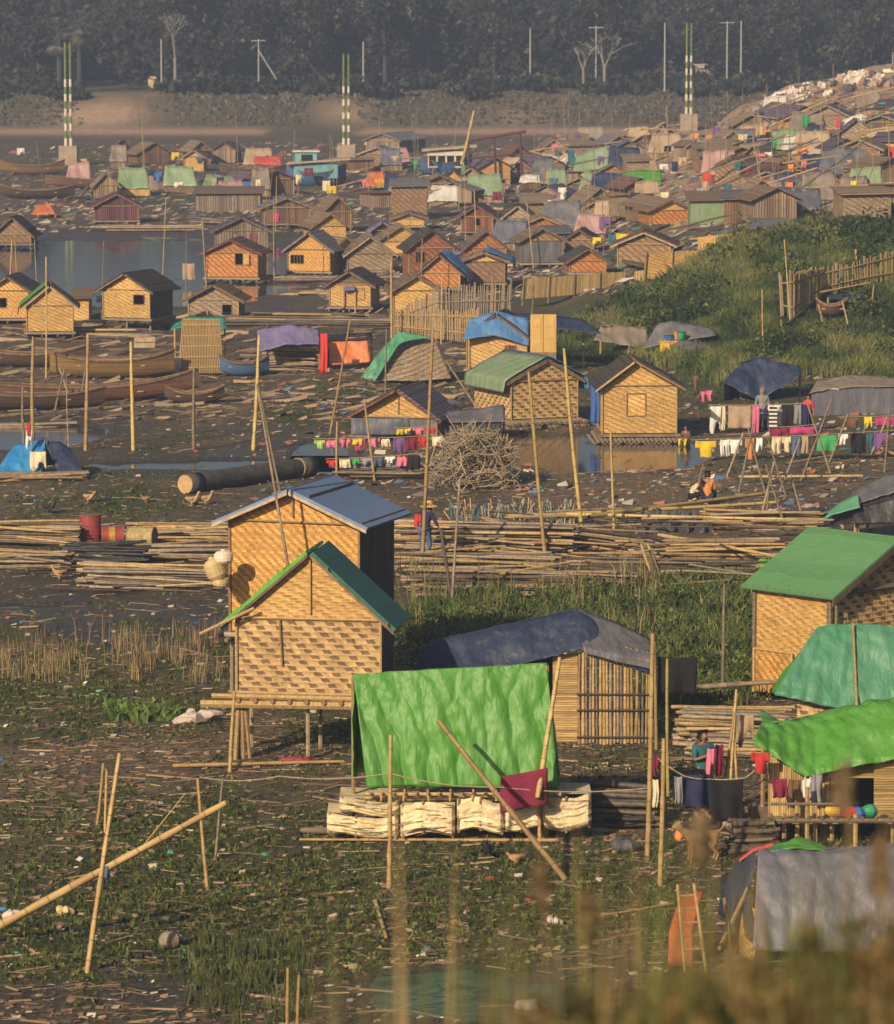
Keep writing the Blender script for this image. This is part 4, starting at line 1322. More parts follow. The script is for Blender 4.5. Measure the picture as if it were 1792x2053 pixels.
    if hair:
        T = {'a': (tuple(hd + Vector((0, .03, .0)) * s), .09 * s), 'b': (tuple(top + Vector((0, .02, .01)) * s), .08 * s), 'c': (tuple(hd + Vector((0, .05, -.07)) * s), .06 * s)}
        skin('hair', T, [('a', 'b'), ('a', 'c')], 'a', hair if isinstance(hair, str) else 'hair', e, 2)
    if hat:
        hb = MB(); n = 18
        prof = [(0, .135), (.07, .13), (.10, .09), (.115, .02), (.17, .0), (.26, -.035)]
        for (r0, z0), (r1, z1) in zip(prof, prof[1:]):
            for k in range(n):
                a0, a1 = 2 * math.pi * k / n, 2 * math.pi * (k + 1) / n
                p = lambda r, z, a: top + Vector((r * math.cos(a), r * math.sin(a), z - .04)) * s
                pts = [p(r0, z0, a0), p(r1, z1, a0), p(r1, z1, a1), p(r0, z0, a1)]
                hb.face(pts if r0 > 0 else pts[:3])
        ho = hb.build('hat', MT[hat], e, True); sd_ = ho.modifiers.new('t', 'SOLIDIFY'); sd_.thickness = .012
    if scarf:
        T = {'a': (tuple(hd + Vector((0, .02, .02)) * s), .105 * s), 'b': (tuple(top + Vector((0, .02, .0)) * s), .085 * s), 'c': (tuple(hd + Vector((0, .05, -.15)) * s), .09 * s), 'd': (tuple(hd + Vector((0, .04, -.26)) * s), .15 * s)}
        skin('scarf', T, [('a', 'b'), ('a', 'c'), ('c', 'd')], 'a', scarf, e, 2)
    return e


def bird_proto():
    N = {'tail': ((.17, 0, .20), (.012, .03)), 'rump': ((.11, 0, .17), (.05, .05)), 'bod': ((0, 0, .155), (.085, .08)), 'chest': ((-.09, 0, .17), (.06, .065)), 'neck': ((-.13, 0, .25), (.028, .03)), 'head': ((-.15, 0, .33), (.034, .03)), 'bill': ((-.20, 0, .325), (.010, .016)),
         'lt': ((.0, -.04, .09), (.018, .018)), 'lf': ((.0, -.04, .01), (.008, .008)), 'rt': ((.0, .04, .09), (.018, .018)), 'rf': ((.0, .04, .01), (.008, .008))}
    E = [('tail', 'rump'), ('rump', 'bod'), ('bod', 'chest'), ('chest', 'neck'), ('neck', 'head'), ('head', 'bill'), ('bod', 'lt'), ('lt', 'lf'), ('bod', 'rt'), ('rt', 'rf')]
    return N, E


def bird(label, x, y, s=1.0, mat='feather_tan', turn=0., kind='duck', neck=1.0):
    g = onground(P(x, y)); e = empty(kind, g, turn, label, 'bird', None)
    N, E = bird_proto()
    N = {k: (tuple(Vector(p) * s), (r[0] * s, r[1] * s)) for k, (p, r) in N.items()}
    if neck != 1:
        for k in ('neck', 'head', 'bill'):
            p = Vector(N[k][0]); p.z = .17 * s + (p.z - .17 * s) * neck; N[k] = (tuple(p), N[k][1])
    skin('body', N, E, 'bod', mat, e, 2)
    for sy in (-1, 1):
        skin('wing', {'a': ((-.05 * s, sy * .07 * s, .18 * s), (.02 * s, .045 * s)), 'b': ((.06 * s, sy * .075 * s, .175 * s), (.016 * s, .04 * s)), 'c': ((.15 * s, sy * .035 * s, .18 * s), (.008 * s, .015 * s))}, [('a', 'b'), ('b', 'c')], 'a', mat, e, 1)
    return e


def dog(label, x, y, s, turn, mat):
    g = onground(P(x, y)); e = empty('dog', g, turn, label, 'dog')
    N = {'rump': ((.30, 0, .50), (.085, .10)), 'loin': ((.12, 0, .52), (.075, .09)), 'chest': ((-.16, 0, .48), (.10, .13)), 'neck': ((-.32, 0, .60), (.06, .07)), 'head': ((-.42, 0, .70), (.065, .065)), 'muz': ((-.54, 0, .66), (.032, .03)),
         'tail': ((.40, 0, .58), (.02, .02)), 'tip': ((.52, 0, .70), (.012, .012))}
    E = [('rump', 'loin'), ('loin', 'chest'), ('chest', 'neck'), ('neck', 'head'), ('head', 'muz'), ('rump', 'tail'), ('tail', 'tip')]
    for sd, yy in (('l', -.08), ('r', .08)):
        N.update({'fs' + sd: ((-.18, yy, .36), (.045, .055)), 'fk' + sd: ((-.17, yy, .20), (.028, .03)), 'ff' + sd: ((-.19, yy, .02), (.022, .028)),
                  'hs' + sd: ((.28, yy, .38), (.06, .07)), 'hk' + sd: ((.22, yy, .27), (.036, .04)), 'ho' + sd: ((.34, yy, .16), (.022, .024)), 'hf' + sd: ((.29, yy, .02), (.022, .028)), 'ea' + sd: ((-.39, yy * .7, .79), (.012, .02))})
        E += [('chest', 'fs' + sd), ('fs' + sd, 'fk' + sd), ('fk' + sd, 'ff' + sd), ('rump', 'hs' + sd), ('hs' + sd, 'hk' + sd), ('hk' + sd, 'ho' + sd), ('ho' + sd, 'hf' + sd), ('head', 'ea' + sd)]
    N = {k: (tuple(Vector(p) * s), (r[0] * s, r[1] * s)) for k, (p, r) in N.items()}
    skin('body', N, E, 'loin', mat, e, 2)
    return e


# ---------------------------------------------------------------- near huts
HG = 'gabled bamboo huts'
gh = hut('bold woven hut on stilts under a green tarpaulin roof', 474, 764, 1388, 1240, 1112, 1528, depth=1.55, yaw=-9, wall='weave_bold', gable='weave_gold', side='tarp_black', roof='roof_darkgreen', roof_l='tarp_lime', over=.16, oside=.36, ax=622, detail=True, sidelab='side wall covered with black tarpaulin', thick=.06, floor=False)
e = gh; Yh = e.location.y; s_ = F / Yh
zF = at(474, 1388, Yh).z - e.location.z; hw = (764 - 474) / 2 / s_
fm = MB(); fm.tube((-hw - .55, -.12, zF - .10), (hw + .3, -.12, zF - .10), .055); fm.tube((-hw - .1, -.10, zF - .02), (hw + .1, -.10, zF - .02), .04)
fm.tube((-hw - .75, -.25, zF - .25), (hw + .3, -.2, zF - .22), .085)
for q in range(9): fm.tube((-hw + .05 + q * .36, -.35, zF - .16), (-hw + q * .36, 1.7, zF - .16), .05)
fm.build('floor', MT['bamboo'], e)
vb = MB(); vb.tube((-.55, -.06, zF + .55), (-.6, -.06, zF + 1.55), .022); vb.build('batten', MT['bamboo'], e)
for dx in (-.06, .1, .22):
    st = MB(); st.tube((-hw + dx, -.1 + dx, -.2), (-hw + .04 + dx * .4, -.08, zF - .15), .05, 7); st.build('stilt', MT['bamboo'], e)
rp = MB(); rp.tube((-hw - .75, -.34, zF + 1.22), (-hw + .4, -.3, zF + 1.78), .035); rp.build('rafter', MT['bamboo'], e)

bh = hut('tall golden woven hut with a blue metal roof', 460, 722, 1270, 1046, 986, 1400, depth=2.3, yaw=-19, wall='weave_warm', side='tarp_black', roof='roof_blue', over=.35, oside=.30, ax=588, detail=True, trim='timber_pale', sidelab='right wall sheeted in black tarpaulin')
def over_roof(root, hwid, zE_, zA_, axl, dep, n, mat='bamboo', ov=.2):
    for q in range(n):
        t = .25 + .7 * q / max(1, n - 1) if n > 1 else .6
        x = axl + (hwid + .3 - axl) * t; z = zA_ + (zE_ - zA_) * (x - axl) / (hwid - axl) + .15
        m_ = MB(); m_.tube((x, -ov - .1, z), (x, dep + ov + .1, z), .022, 6); m_.build('roof_batten', MT[mat], root)
over_roof(gh, hw, at(474, 1240, Yh).z - gh.location.z, at(474, 1112, Yh).z - gh.location.z, 0, 1.55, 2)
_b = bh.location; over_roof(bh, 1.5, at(460, 1046, _b.y).z - _b.z, at(460, 986, _b.y).z - _b.z, 0, 2.3, 2, 'timber')
lab = ['cream plastic float hanging lowest on the golden hut', 'large tan plastic float hung on the golden hut', 'white plastic jug hung above the tan floats']
Yb = bh.location.y - .5
for (px, py, rw, rh, m_), l_ in zip([(441, 1168, 17, 10, 'plastic_cream'), (431, 1142, 21, 24, 'plastic_cream'), (448, 1117, 20, 14, 'plastic_white')], lab):
    c = at(px, py, Yb); k = Yb / F
    mb = MB(); n = 16
    prof = [(-1, .25), (-.85, .7), (-.5, .96), (0, 1), (.5, .96), (.85, .7), (1, .25), (1.15, .2)]
    for (z0, r0), (z1, r1) in zip(prof, prof[1:]):
        for q in range(n):
            a0, a1 = 6.2832 * q / n, 6.2832 * (q + 1) / n
            mb.face([(rw * k * r0 * math.cos(a), rw * k * r0 * math.sin(a), rh * k * z) for (r0, z, a) in ((r0, z0, a0), (r0, z0, a1), (r1, z1, a1), (r1, z1, a0))])
    o = mb.build('plastic_float', MT[m_], None, True); o.location = c; o.rotation_euler = (0, R.uniform(-.4, .2), 0); tag(o, l_, 'float')
# long poles tied in front of the golden hut
g = P(590, 1400)
for (x0, y0, x1, y1, lb, m_) in [(585, 1120, 515, 770, 'thin grey pole slanting up past the golden hut eave', 'bamboo_grey')]:
    a, b = at(x0, y0 + 60, g.y - 1.1), at(x1, y1, g.y - 1.1); o = culm('bamboo_pole', a, b, .035, m_); tag(o, lb, 'pole')

# ---- green tarp shelter on foam floats
Yg = P(900, 1690).y
e = tent('shelter wholly draped in bright green tarpaulin on foam floats', [(708, 1352), (800, 1346), (900, 1340), (1000, 1336), (1096, 1329)], [(736, 1580), (820, 1577), (920, 1578), (1020, 1579), (1120, 1582)], Yg + .15, .55, 'tarp_green', wr=.055, nu=130, nv=60, group=None, name='tarpaulin_shelter', fold=.03, bulge=.05)
base = e.location
L = lambda p: p - base
drape('tarpaulin', [[L(at(708, 1352, Yg + .7)), L(at(714, 1352, Yg + 2.6))], [L(at(704, 1460, Yg + .55)), L(at(712, 1460, Yg + 2.7))], [L(at(708, 1560, Yg + .5)), L(at(716, 1560, Yg + 2.7))]], 'tarp_lime', e, 12, 20, .05)
drape('tarpaulin', [[L(at(1096, 1330, Yg + .7)), L(at(1092, 1330, Yg + 2.7))], [L(at(1108, 1450, Yg + .5)), L(at(1110, 1450, Yg + 2.7))], [L(at(1120, 1575, Yg + .2)), L(at(1120, 1575, Yg + 2.7))]], 'tarp_teal', e, 12, 20, .05)
bm = MB()
for (yy, zz, r_) in ((1592, 0, .035), (1600, .3, .03)): bm.tube(L(at(730, yy, Yg + zz)), L(at(1125, yy, Yg + zz)), r_)
for q in range(17):
    x_ = 742 + q * 23; bm.tube(L(at(x_, 1590, Yg - .12)), L(at(x_, 1590, Yg + 2.4)), .028)
    if q % 2: bm.tube(L(at(x_, 1582, Yg - .02)), L(at(x_ + R.uniform(-3, 3), 1606, Yg - .02)), .02)
bm.build('platform', MT['bamboo'], e)


def foam_block(label, x0, x1, y0, y1, Y, dep=1.6):
    a, b = at(x0, y1, Y), at(x1, y0, Y); w = b.x - a.x; h = b.z - a.z
    e = empty('foam_float', a, 0, label, 'float', 'wrapped foam blocks under the green shelter')
    n, m = max(8, int(w / .06)), 14
    V = []
    sd = R.uniform(0, 50)
    for jy in range(2):
        pass
    bmh = MB()
    G = lambda u, v, f: Vector((w * u, f * dep + (.11 * (fbm(np.array([u * w * 1.3 + sd]), np.array([v * h * 13 + u]), 2)[0] - .5) * 2 + .03 * (fbm(np.array([u * w * 9 + sd]), np.array([v * h * 9]), 5)[0] - .5) + .10 * (abs(v - .5) * 2) ** 6 + .12 * (abs(u - .5) * 2) ** 14) * (1 - 2 * f), h * v * (.86 + .26 * fbm(np.array([u * w * 3 + sd]), np.array([f * 3.]), 6)[0]) + .05 * math.sin(u * 5 + sd)))
    for i in range(n):
        for j in range(m):
            u0, u1, v0, v1 = i / n, (i + 1) / n, j / m, (j + 1) / m
            bmh.face([G(u0, v0, 0), G(u1, v0, 0), G(u1, v1, 0), G(u0, v1, 0)])
    bmh.face([G(0, 1, 0), G(1, 1, 0), G(1, 1, 1), G(0, 1, 1)]); bmh.face([G(0, 0, 0), G(0, 1, 0), G(0, 1, 1), G(0, 0, 1)]); bmh.face([G(1, 0, 0), G(1, 0, 1), G(1, 1, 1), G(1, 1, 0)])
    bmh.build('block', MT['foam'], e)
    for u in (.04, .5 + R.uniform(-.1, .1), .96):
        bd = MB(); p = G(u, .0, 0); q = G(u, 1, 0); bd.tube(p + Vector((0, -.03, -.02)), q + Vector((0, -.03, .03)), .028); bd.build('binding', MT['foam_edge'], e)
    for q in range(int(w * 9)):
        ck = MB(); u, v = R.uniform(.05, .9), R.uniform(.1, .9); l_ = R.uniform(.05, .30); p = G(u, v, 0); ck.tube(p + Vector((0, -.004, 0)), p + Vector((l_, -.004, R.uniform(-.03, .03))), .009, 4); ck.build('torn_strip', MT['foam_edge'], e)
    return e


foam_block('long low foam block at the left end of the green shelter', 655, 798, 1638, 1678, Yg - .1)
foam_block('cracked foam block at the left end with a pole before it', 680, 800, 1606, 1636, Yg + .02)
foam_block('split foam block in the middle left under the green shelter', 803, 912, 1610, 1676, Yg - .12)
foam_block('short foam block behind the leaning pole foot', 916, 1010, 1604, 1668, Yg - .05)
foam_block('narrow foam block under the maroon cloth', 1012, 1084, 1618, 1666, Yg - .05)
foam_block('broad foam block at the right end beside the maroon cloth', 1086, 1186, 1596, 1664, Yg + .05)
lying(600, 1672, 1230, 1668, 13, 'thick brown log lying along the foam floats', 'bamboo_grey', 'log', cat='log')
lying(650, 1625, 860, 1610, 7, 'bamboo pole lying on the left foam blocks', 'bamboo_grey', lift=.6)
lying(345, 1548, 690, 1538, 8, 'bamboo pole lying on the mud by the stilts', 'bamboo')
lying(1120, 1690, 600, 1688, 7, 'long pale cane below the foam floats', 'bamboo')
# poles near
pole(780, 1780, 783, 1472, 10, 'upright bamboo pole in front of the green tarpaulin', 'bamboo')
a = onground(P(1135, 1768)); b = at(878, 1444, Yg - 1.0); o = culm('bamboo_pole', a, b, .055, 'bamboo'); tag(o, 'long bamboo pole leaning left over the green tarpaulin', 'pole')
a = at(1078, 1600, Yg - .6); b = at(1122, 1318, Yg + .4); o = culm('bamboo_pole', a, b, .05, 'bamboo'); tag(o, 'bamboo pole leaning on the right end of the green shelter', 'pole')
pole(1083, 1690, 1078, 1562, 8, 'short pole standing before the maroon cloth', 'bamboo')
mc = garment(1004, 1098, 1556, 1632, Yg - .45, 'cloth_maroon', 'maroon cloth hanging on a line at the green shelter', 'sheet', 1538)
rope_line([at(400, 1558, Yg - .4), at(560, 1556, Yg - .4), at(780, 1550, Yg - .5), at(1000, 1578, Yg - .5), at(1300, 1580, Yg - .4)], 'thin line strung across the front of the green shelter', .012)
pole(172, 1955, 240, 1510, 11, 'crooked tall bamboo pole crossing the long diagonal bamboo', 'bamboo')
pole(193, 1660, 207, 1530, 7, 'thin leaning stake left of the crooked pole', 'bamboo')
pole(210, 1680, 214, 1545, 6, 'thin upright stake between leaning stake and crooked pole', 'bamboo')
Yd = P(-40, 1905).y
a = onground(P(-40, 1900), .16); b = at(452, 1610, Yd + 1.4); o = culm('bamboo_pole', a, b, .072, 'bamboo'); tag(o, 'thick long bamboo running diagonally at the lower left', 'pole')
garment(203, 216, 1735, 1782, Yd + .2, 'denim', 'dark blue rag tied where two bamboos cross', 'rag')
pole(417, 1785, 396, 1560, 8, 'slim pole under the diagonal bamboo leaning left', 'bamboo')
pole(430, 1722, 446, 1560, 6, 'thin pole right of the diagonal bamboo tip', 'bamboo_grey')
pole(275, 1738, 372, 1590, 3, 'very thin cane slanting behind the diagonal bamboo', 'bamboo', yg=1700)
pole(575, 2075, 577, 1940, 8, 'left of two stakes cut by the bottom edge', 'bamboo')
pole(597, 2090, 600, 1954, 8, 'right of two stakes cut by the bottom edge', 'bamboo')
lying(752, 1812, 775, 1885, 9, 'white stick lying in the mud near the puddle', 'bamboo', lift=.05)
pole(460, 1550, 470, 1385, 8, 'thin pole lashed to the stilts of the green roofed hut', 'bamboo')
pole(1298, 1715, 1308, 1270, 11, 'tallest pole at the right end of the navy tarp shelter', 'bamboo')
pole(1322, 1775, 1330, 1480, 11, 'sturdy pole in front of the hanging dark clothes', 'bamboo')
pole(1341, 1640, 1338, 1320, 8, 'pole holding the black cloth beside the shelter', 'bamboo_green')
bird('black hen standing below the foam floats', 978, 1722, 1.25, 'feather_black', 1.4, 'hen', .8)
bird('small brown hen pecking right of the black hen', 1033, 1735, .95, 'feather_tan', .4, 'hen', .5)

# ---- navy tarp shelter with slat wall
Yn = P(1230, 1492).y
e = tent('long low shelter under a navy blue tarpaulin', [(850, 1292), (1000, 1254), (1165, 1222), (1300, 1284)], [(832, 1350), (1000, 1338), (1165, 1296), (1306, 1345)], Yn + .1, .9, 'tarp_navy', wr=.07, nu=60, nv=30, name='tarpaulin_shelter', hang=.05, bulge=.12, fold=.012)
base = e.location
for q in range(22):
    x_ = 1162 + q * 7.0
    culm('slat', at(x_, 1492 + R.uniform(-4, 4), Yn + .25) - base, at(x_ + R.uniform(-3, 3), 1296 + (q - 10) ** 2 * .12, Yn + .25) - base, .034 * R.uniform(.75, 1.25), R.choice(['bamboo', 'bamboo', 'bamboo_grey']), e)
rl = MB()
for yy in (1392, 1424, 1478): rl.tube(at(1156, yy, Yn + .18) - base, at(1318, yy, Yn + .18) - base, .022)
rl.build('rail', MT['bamboo_dark'], e)
mb = MB(); mb.slab([at(1108, 1488, Yn + .3) - base, at(1158, 1488, Yn + .3) - base, at(1158, 1310, Yn + .3) - base, at(1108, 1316, Yn + .3) - base], (0, 1, 0), .04); mb.build('wall', MT['split_bamboo_h'], e)
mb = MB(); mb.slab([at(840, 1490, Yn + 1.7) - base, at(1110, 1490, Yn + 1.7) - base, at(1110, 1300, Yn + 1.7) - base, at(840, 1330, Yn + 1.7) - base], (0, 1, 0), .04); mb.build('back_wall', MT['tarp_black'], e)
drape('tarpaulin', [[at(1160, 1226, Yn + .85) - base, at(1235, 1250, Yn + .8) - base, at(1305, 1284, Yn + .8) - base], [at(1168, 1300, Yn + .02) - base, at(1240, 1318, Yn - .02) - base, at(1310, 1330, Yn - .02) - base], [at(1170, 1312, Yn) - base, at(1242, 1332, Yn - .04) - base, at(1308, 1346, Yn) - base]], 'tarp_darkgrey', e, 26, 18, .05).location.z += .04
pole(1316, 1500, 1312, 1285, 7, 'corner pole of the slatted wall', 'bamboo_green')
garment(1317, 1397, 1317, 1392, Yn - .3, 'black', 'black cloth hanging flat beside the slatted wall', 'sheet')

# ---- big woven house at right (corner towards the camera)
Yr = P(1664, 1420).y
c0 = at(1664, 1400, Yr); zc = tz(c0.x, Yr)
bw = empty('woven_house', (c0.x, Yr, zc), math.radians(-46), 'big woven house with a flat green roof at the right edge', 'house')
zb = at(1664, 1408, Yr).z - zc; ze = at(1664, 1192, Yr).z - zc; za = ze + 1.02
LW, GH = 2.25, 2.05
mb = MB(); mb.slab([(-LW, 0, zb), (0, 0, zb), (0, 0, ze), (-LW, 0, ze)], (0, 1, 0), .04); mb.build('wall', MT['weave_gold'], bw)
mb = MB(); mb.slab([(0, .042, zb), (0, 2 * GH, zb), (0, 2 * GH, ze), (0, .042, ze)], (-1, 0, 0), .04); mb.build('wall', MT['weave_bold'], bw)
mb = MB(); mb.slab([(0, .042, ze), (0, 2 * GH, ze), (0, GH, za)], (-1, 0, 0), .04); mb.build('gable', MT['weave_bold'], bw)
mb = MB(); mb.slab([(-LW, 0.042, zb), (-LW, 2 * GH, zb), (-LW, 2 * GH, ze), (-LW, GH, za), (-LW, .042, ze)], (1, 0, 0), .04); mb.slab([(-LW + .05, 2 * GH, zb), (-.05, 2 * GH, zb), (-.05, 2 * GH, ze), (-LW + .05, 2 * GH, ze)], (0, -1, 0), .04); mb.build('wall', MT['weave_brown'], bw)
for sy in (-1, 1):
    k = 1.13; y1 = GH + sy * GH * k; z1 = za - (za - ze) * k + .06
    mb = MB(); n = Vector((0, sy * (za - ze), GH)).normalized()
    mb.slab([(-LW - .22, GH, za + .06), (.30, GH, za + .06), (.30, y1, z1), (-LW - .22, y1, z1)], n, .05); mb.build('roof', MT['roof_green'], bw)
    tb = MB(); tb.slab([(.30, GH, za - .1), (.30, y1, z1 - .14), (.30, y1, z1), (.30, GH, za + .05)], (-1, 0, 0), .03); tb.build('bargeboard', MT['timber'], bw)
fr = MB()
for q in range(11): fr.tube((-LW - .1 + q * .22, -.26, ze - .02), (-LW - .1 + q * .22, .3, ze + .14), .025, 5)
fr.build('rafter', MT['timber'], bw)
fr = MB(); fr.tube((.0, -.04, zb), (.0, -.04, ze), .07); fr.tube((.05, .12, zb), (.05, .12, ze), .05); fr.tube((-LW, -.04, zb), (-LW, -.04, ze), .05); fr.tube((.05, 0, ze), (.05, 2 * GH, ze), .07); fr.tube((-LW, -.05, ze - .04), (0, -.05, ze - .04), .03); fr.build('frame', MT['bamboo_grey'], bw)
dm = MB(); dm.slab([(-LW + .06, -.08, zb + .02), (-LW + 1.2, -.08, zb + .02), (-LW + 1.2, -.08, zb + .98), (-LW + .06, -.08, zb + .98)], (0, 1, 0), .04); do = dm.build('door', MT['weave_warm'], bw)
df = MB()
for x_ in (-LW + .06, -LW + 1.2): df.tube((x_, -.11, zb), (x_, -.11, zb + 1.0), .03)
df.tube((-LW + .06, -.11, zb + .99), (-LW + 1.2, -.11, zb + .99), .025); df.build('frame', MT['bamboo'], do)
for x_, y_ in ((-LW, .05), (-.05, .05), (-.05, 2 * GH)):
    st = MB(); st.tube((x_, y_, -.3), (x_, y_, zb), .07); st.build('stilt', MT['timber'], bw)

# ---- mint tarp tent in front of it
Ym = P(1700, 1470).y
e = tent('patched mint green tarpaulin tent before the woven house', [(1640, 1255), (1720, 1250), (1880, 1262)], [(1552, 1395), (1690, 1424), (1900, 1440)], Ym, 1.1, 'tarp_mint', wr=.09, nu=50, nv=30, wall=None, bulge=.08, fold=.015)
base = e.location
mb = MB(); mb.slab([at(1598, 1465, Ym + .3) - base, at(1860, 1465, Ym + .3) - base, at(1860, 1420, Ym + .3) - base, at(1598, 1405, Ym + .3) - base], (0, 1, 0), .04); mb.build('wall', MT['weave_bold'], e)
drape('tarpaulin', [[at(1648, 1258, Ym + 1.08) - base, at(1642, 1262, Ym + 1.5) - base], [at(1600, 1330, Ym + .5) - base, at(1580, 1335, Ym + 1.6) - base], [at(1554, 1392, Ym + .05) - base, at(1545, 1385, Ym + 1.7) - base]], 'tarp_lime', e, 10, 14, .04)
a, b = at(1718, 1420, Ym - .1), at(1710, 1250, Ym + .9); o = culm('bamboo_pole', a, b, .035, 'bamboo'); tag(o, 'thin bamboo lying up the mint green tarpaulin', 'pole')

# ---- bright green tarp hut lower right
Yb = P(1680, 1690).y
e = tent('stilted hut under a bright green tarpaulin with hanging clothes', [(1530, 1462), (1640, 1432), (1760, 1405), (1900, 1380)], [(1512, 1478), (1612, 1548), (1720, 1524), (1900, 1490)], Yb + .1, 1.25, 'tarp_green', wr=.12, nu=64, nv=34, bulge=.1, fold=.02, name='tarpaulin_hut', cat='hut', hang=.1)
base = e.location; L = lambda x, y, d=0: at(x, y, Yb + d) - base
def quad(nm, pts, mat, d, n=(0, 1, 0), t=.04):
    m_ = MB(); m_.slab([L(x, y, d) for x, y in pts], n, t); return m_.build(nm, MT[mat], e)
quad('wall', [(1540, 1640), (1662, 1640), (1662, 1505), (1540, 1505)], 'split_bamboo', .45)
quad('wall', [(1752, 1650), (1900, 1650), (1900, 1480), (1752, 1515)], 'split_bamboo_h', .35)
quad('wall', [(1662, 1560), (1752, 1560), (1752, 1505), (1662, 1515)], 'split_bamboo_h', .45)
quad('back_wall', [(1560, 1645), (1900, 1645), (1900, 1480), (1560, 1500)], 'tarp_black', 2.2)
quad('floor', [(1530, 1652), (1900, 1652), (1900, 1642), (1530, 1642)], 'bamboo_grey', .1, (0, 1, 0), 2.0)
dk = quad('door', [(1666, 1638), (1700, 1638), (1700, 1560), (1666, 1560)], 'timber', .44)
pf = MB()
for q in range(13): pf.tube(L(1540 + q * 27, 1640, -.5), L(1540 + q * 27, 1640, .4), .035)
pf.tube(L(1525, 1645, -.45), L(1900, 1645, -.45), .045); pf.tube(L(1545, 1612, -.45), L(1700, 1612, -.45), .03); pf.build('platform', MT['bamboo_grey'], e)
for q, x_ in enumerate((1545, 1572, 1598, 1618, 1634, 1668, 1715, 1790)):
    st = MB(); p = L(x_, 1642, -.4 + .3 * (q % 3)); g_ = Vector((p.x, p.y, tz(p.x + base.x, p.y + base.y) - base.z - .2)); st.tube(g_, p + Vector((0, 0, .1 + .5 * (q in (2, 3)))), .045); st.build('stilt', MT['bamboo'], e)
for x0, x1, y0, y1, c, sh, lb in [(1548, 1578, 1560, 1600, 'maroon', 'sheet', 'brown maroon cloth hanging on the slatted wall'), (1582, 1604, 1562, 1602, 'brown', 'rag', 'brown rag hanging beside the maroon cloth'), (1610, 1628, 1556, 1600, 'white', 'top', 'white vest hanging left of the grey trousers'), (1628, 1648, 1552, 1612, 'grey', 'trousers', 'grey trousers hanging at the green hut door'), (1506, 1542, 1508, 1552, 'red', 'shirt', 'red shirt hanging under the corner of the green tarpaulin')]:
    garment(x0, x1, y0, y1, Yb - .1, c, lb, sh)
for (x, y, c, lb) in [(1668, 1630, 'yellow_box', 'yellow bundle on the bamboo platform'), (1720, 1637, 'plastic_blue', 'blue plastic bundle on the bamboo platform'), (1745, 1632, 'plastic_green', 'green plastic bundle on the bamboo platform'), (1700, 1634, 'cloth_red', 'red bundle between the yellow and blue bundles')]:
    p = at(x, y + 6, Yb - .3); V, Q, C = leafcloud(1, [(0, 0, .08, .12, .1, .1, 1)], .01, [(1, 1, 1)])
    mb = MB(); n = 10
    for j in range(6):
        for k in range(n):
            def q_(j, k):
                a = 6.2832 * (k % n) / n; b = -1.45 + 2.9 * j / 6; r = .15 * (1 + .25 * math.sin(3 * a + x) * math.cos(b)); return Vector((r * math.cos(a) * math.cos(b), r * math.sin(a) * math.cos(b), .12 + .13 * math.sin(b)))
            mb.face([q_(j, k), q_(j, k + 1), q_(j + 1, k + 1), q_(j + 1, k)])
    o = mb.build('bundle', MT[c], None, True); o.location = p; tag(o, lb, 'bundle')
# person and hanging clothes left of it
person('person with black hair in a dark teal shirt standing among hanging clothes', 1408, 1640, 1.05, dict(wrL=(-.10, -.22, 1.22), elL=(-.24, -.1, 1.15), wrR=(.14, -.24, 1.25), elR=(.26, -.08, 1.14), hed=(0, -.02, 1.585)), 'cloth_teal', 'cloth_black', turn=.5, long=False)
Yl = P(1400, 1672).y
rope_line([at(1318, 1520, Yl), at(1372, 1556, Yl), at(1420, 1562, Yl), at(1490, 1560, Yl), at(1512, 1545, Yl)], 'line of dark clothes between pole and green hut', .012, sag=.02)
for x0, x1, y0, y1, c, sh, lb in [(1366, 1424, 1552, 1622, 'navy', 'sheet', 'navy cloth hanging in front of the standing person'), (1424, 1490, 1562, 1648, 'black', 'sheet', 'black cloth hanging right of the navy cloth'), (1352, 1368, 1556, 1612, 'grey', 'sheet', 'grey cloth edge left of the navy cloth')]:
    garment(x0, x1, y0, y1, Yl + R.uniform(-.1, .1), c, lb, sh)
for x0, x1, y0, y1, c, sh, lb in [(1310, 1322, 1512, 1560, 'maroon', 'rag', 'maroon rag hanging between the tall poles'), (1308, 1320, 1562, 1620, 'cream', 'sheet', 'cream cloth hanging below the maroon rag'), (1418, 1436, 1500, 1562, 'pink', 'rag', 'pink cloth hanging by the person at the line'), (1434, 1450, 1492, 1556, 'maroon', 'sheet', 'dark purple cloth hanging behind the thin rods')]:
    garment(x0, x1, y0, y1, Yl + .5, c, lb, sh)
for (a_, b_, c_, d_, lb) in [(1440, 1590, 1478, 1390, 'left rod of the tall tripod by the hanging clothes'), (1458, 1600, 1476, 1382, 'right rod of the tall tripod by the hanging clothes'), (1482, 1600, 1470, 1420, 'short rod of the tripod leaning left')]:
    p, q = at(a_, b_ + 70, Yl + .6), at(c_, d_, Yl + .9); o = culm('bamboo_pole', p, q, .03, 'bamboo'); tag(o, lb, 'pole')
garment(1474, 1512, 1432, 1500, Yl + 1.2, 'cloth_tan', 'taupe sheet hung on the tripod', 'rag')
dog('tan dog standing in the litter below the navy cloth', 1402, 1722, 1.0, .25, 'fur_tan')
garment(1355, 1388, 1662, 1686, P(1380, 1720).y + .3, 'orange', 'orange cloth near the dog', 'rag')
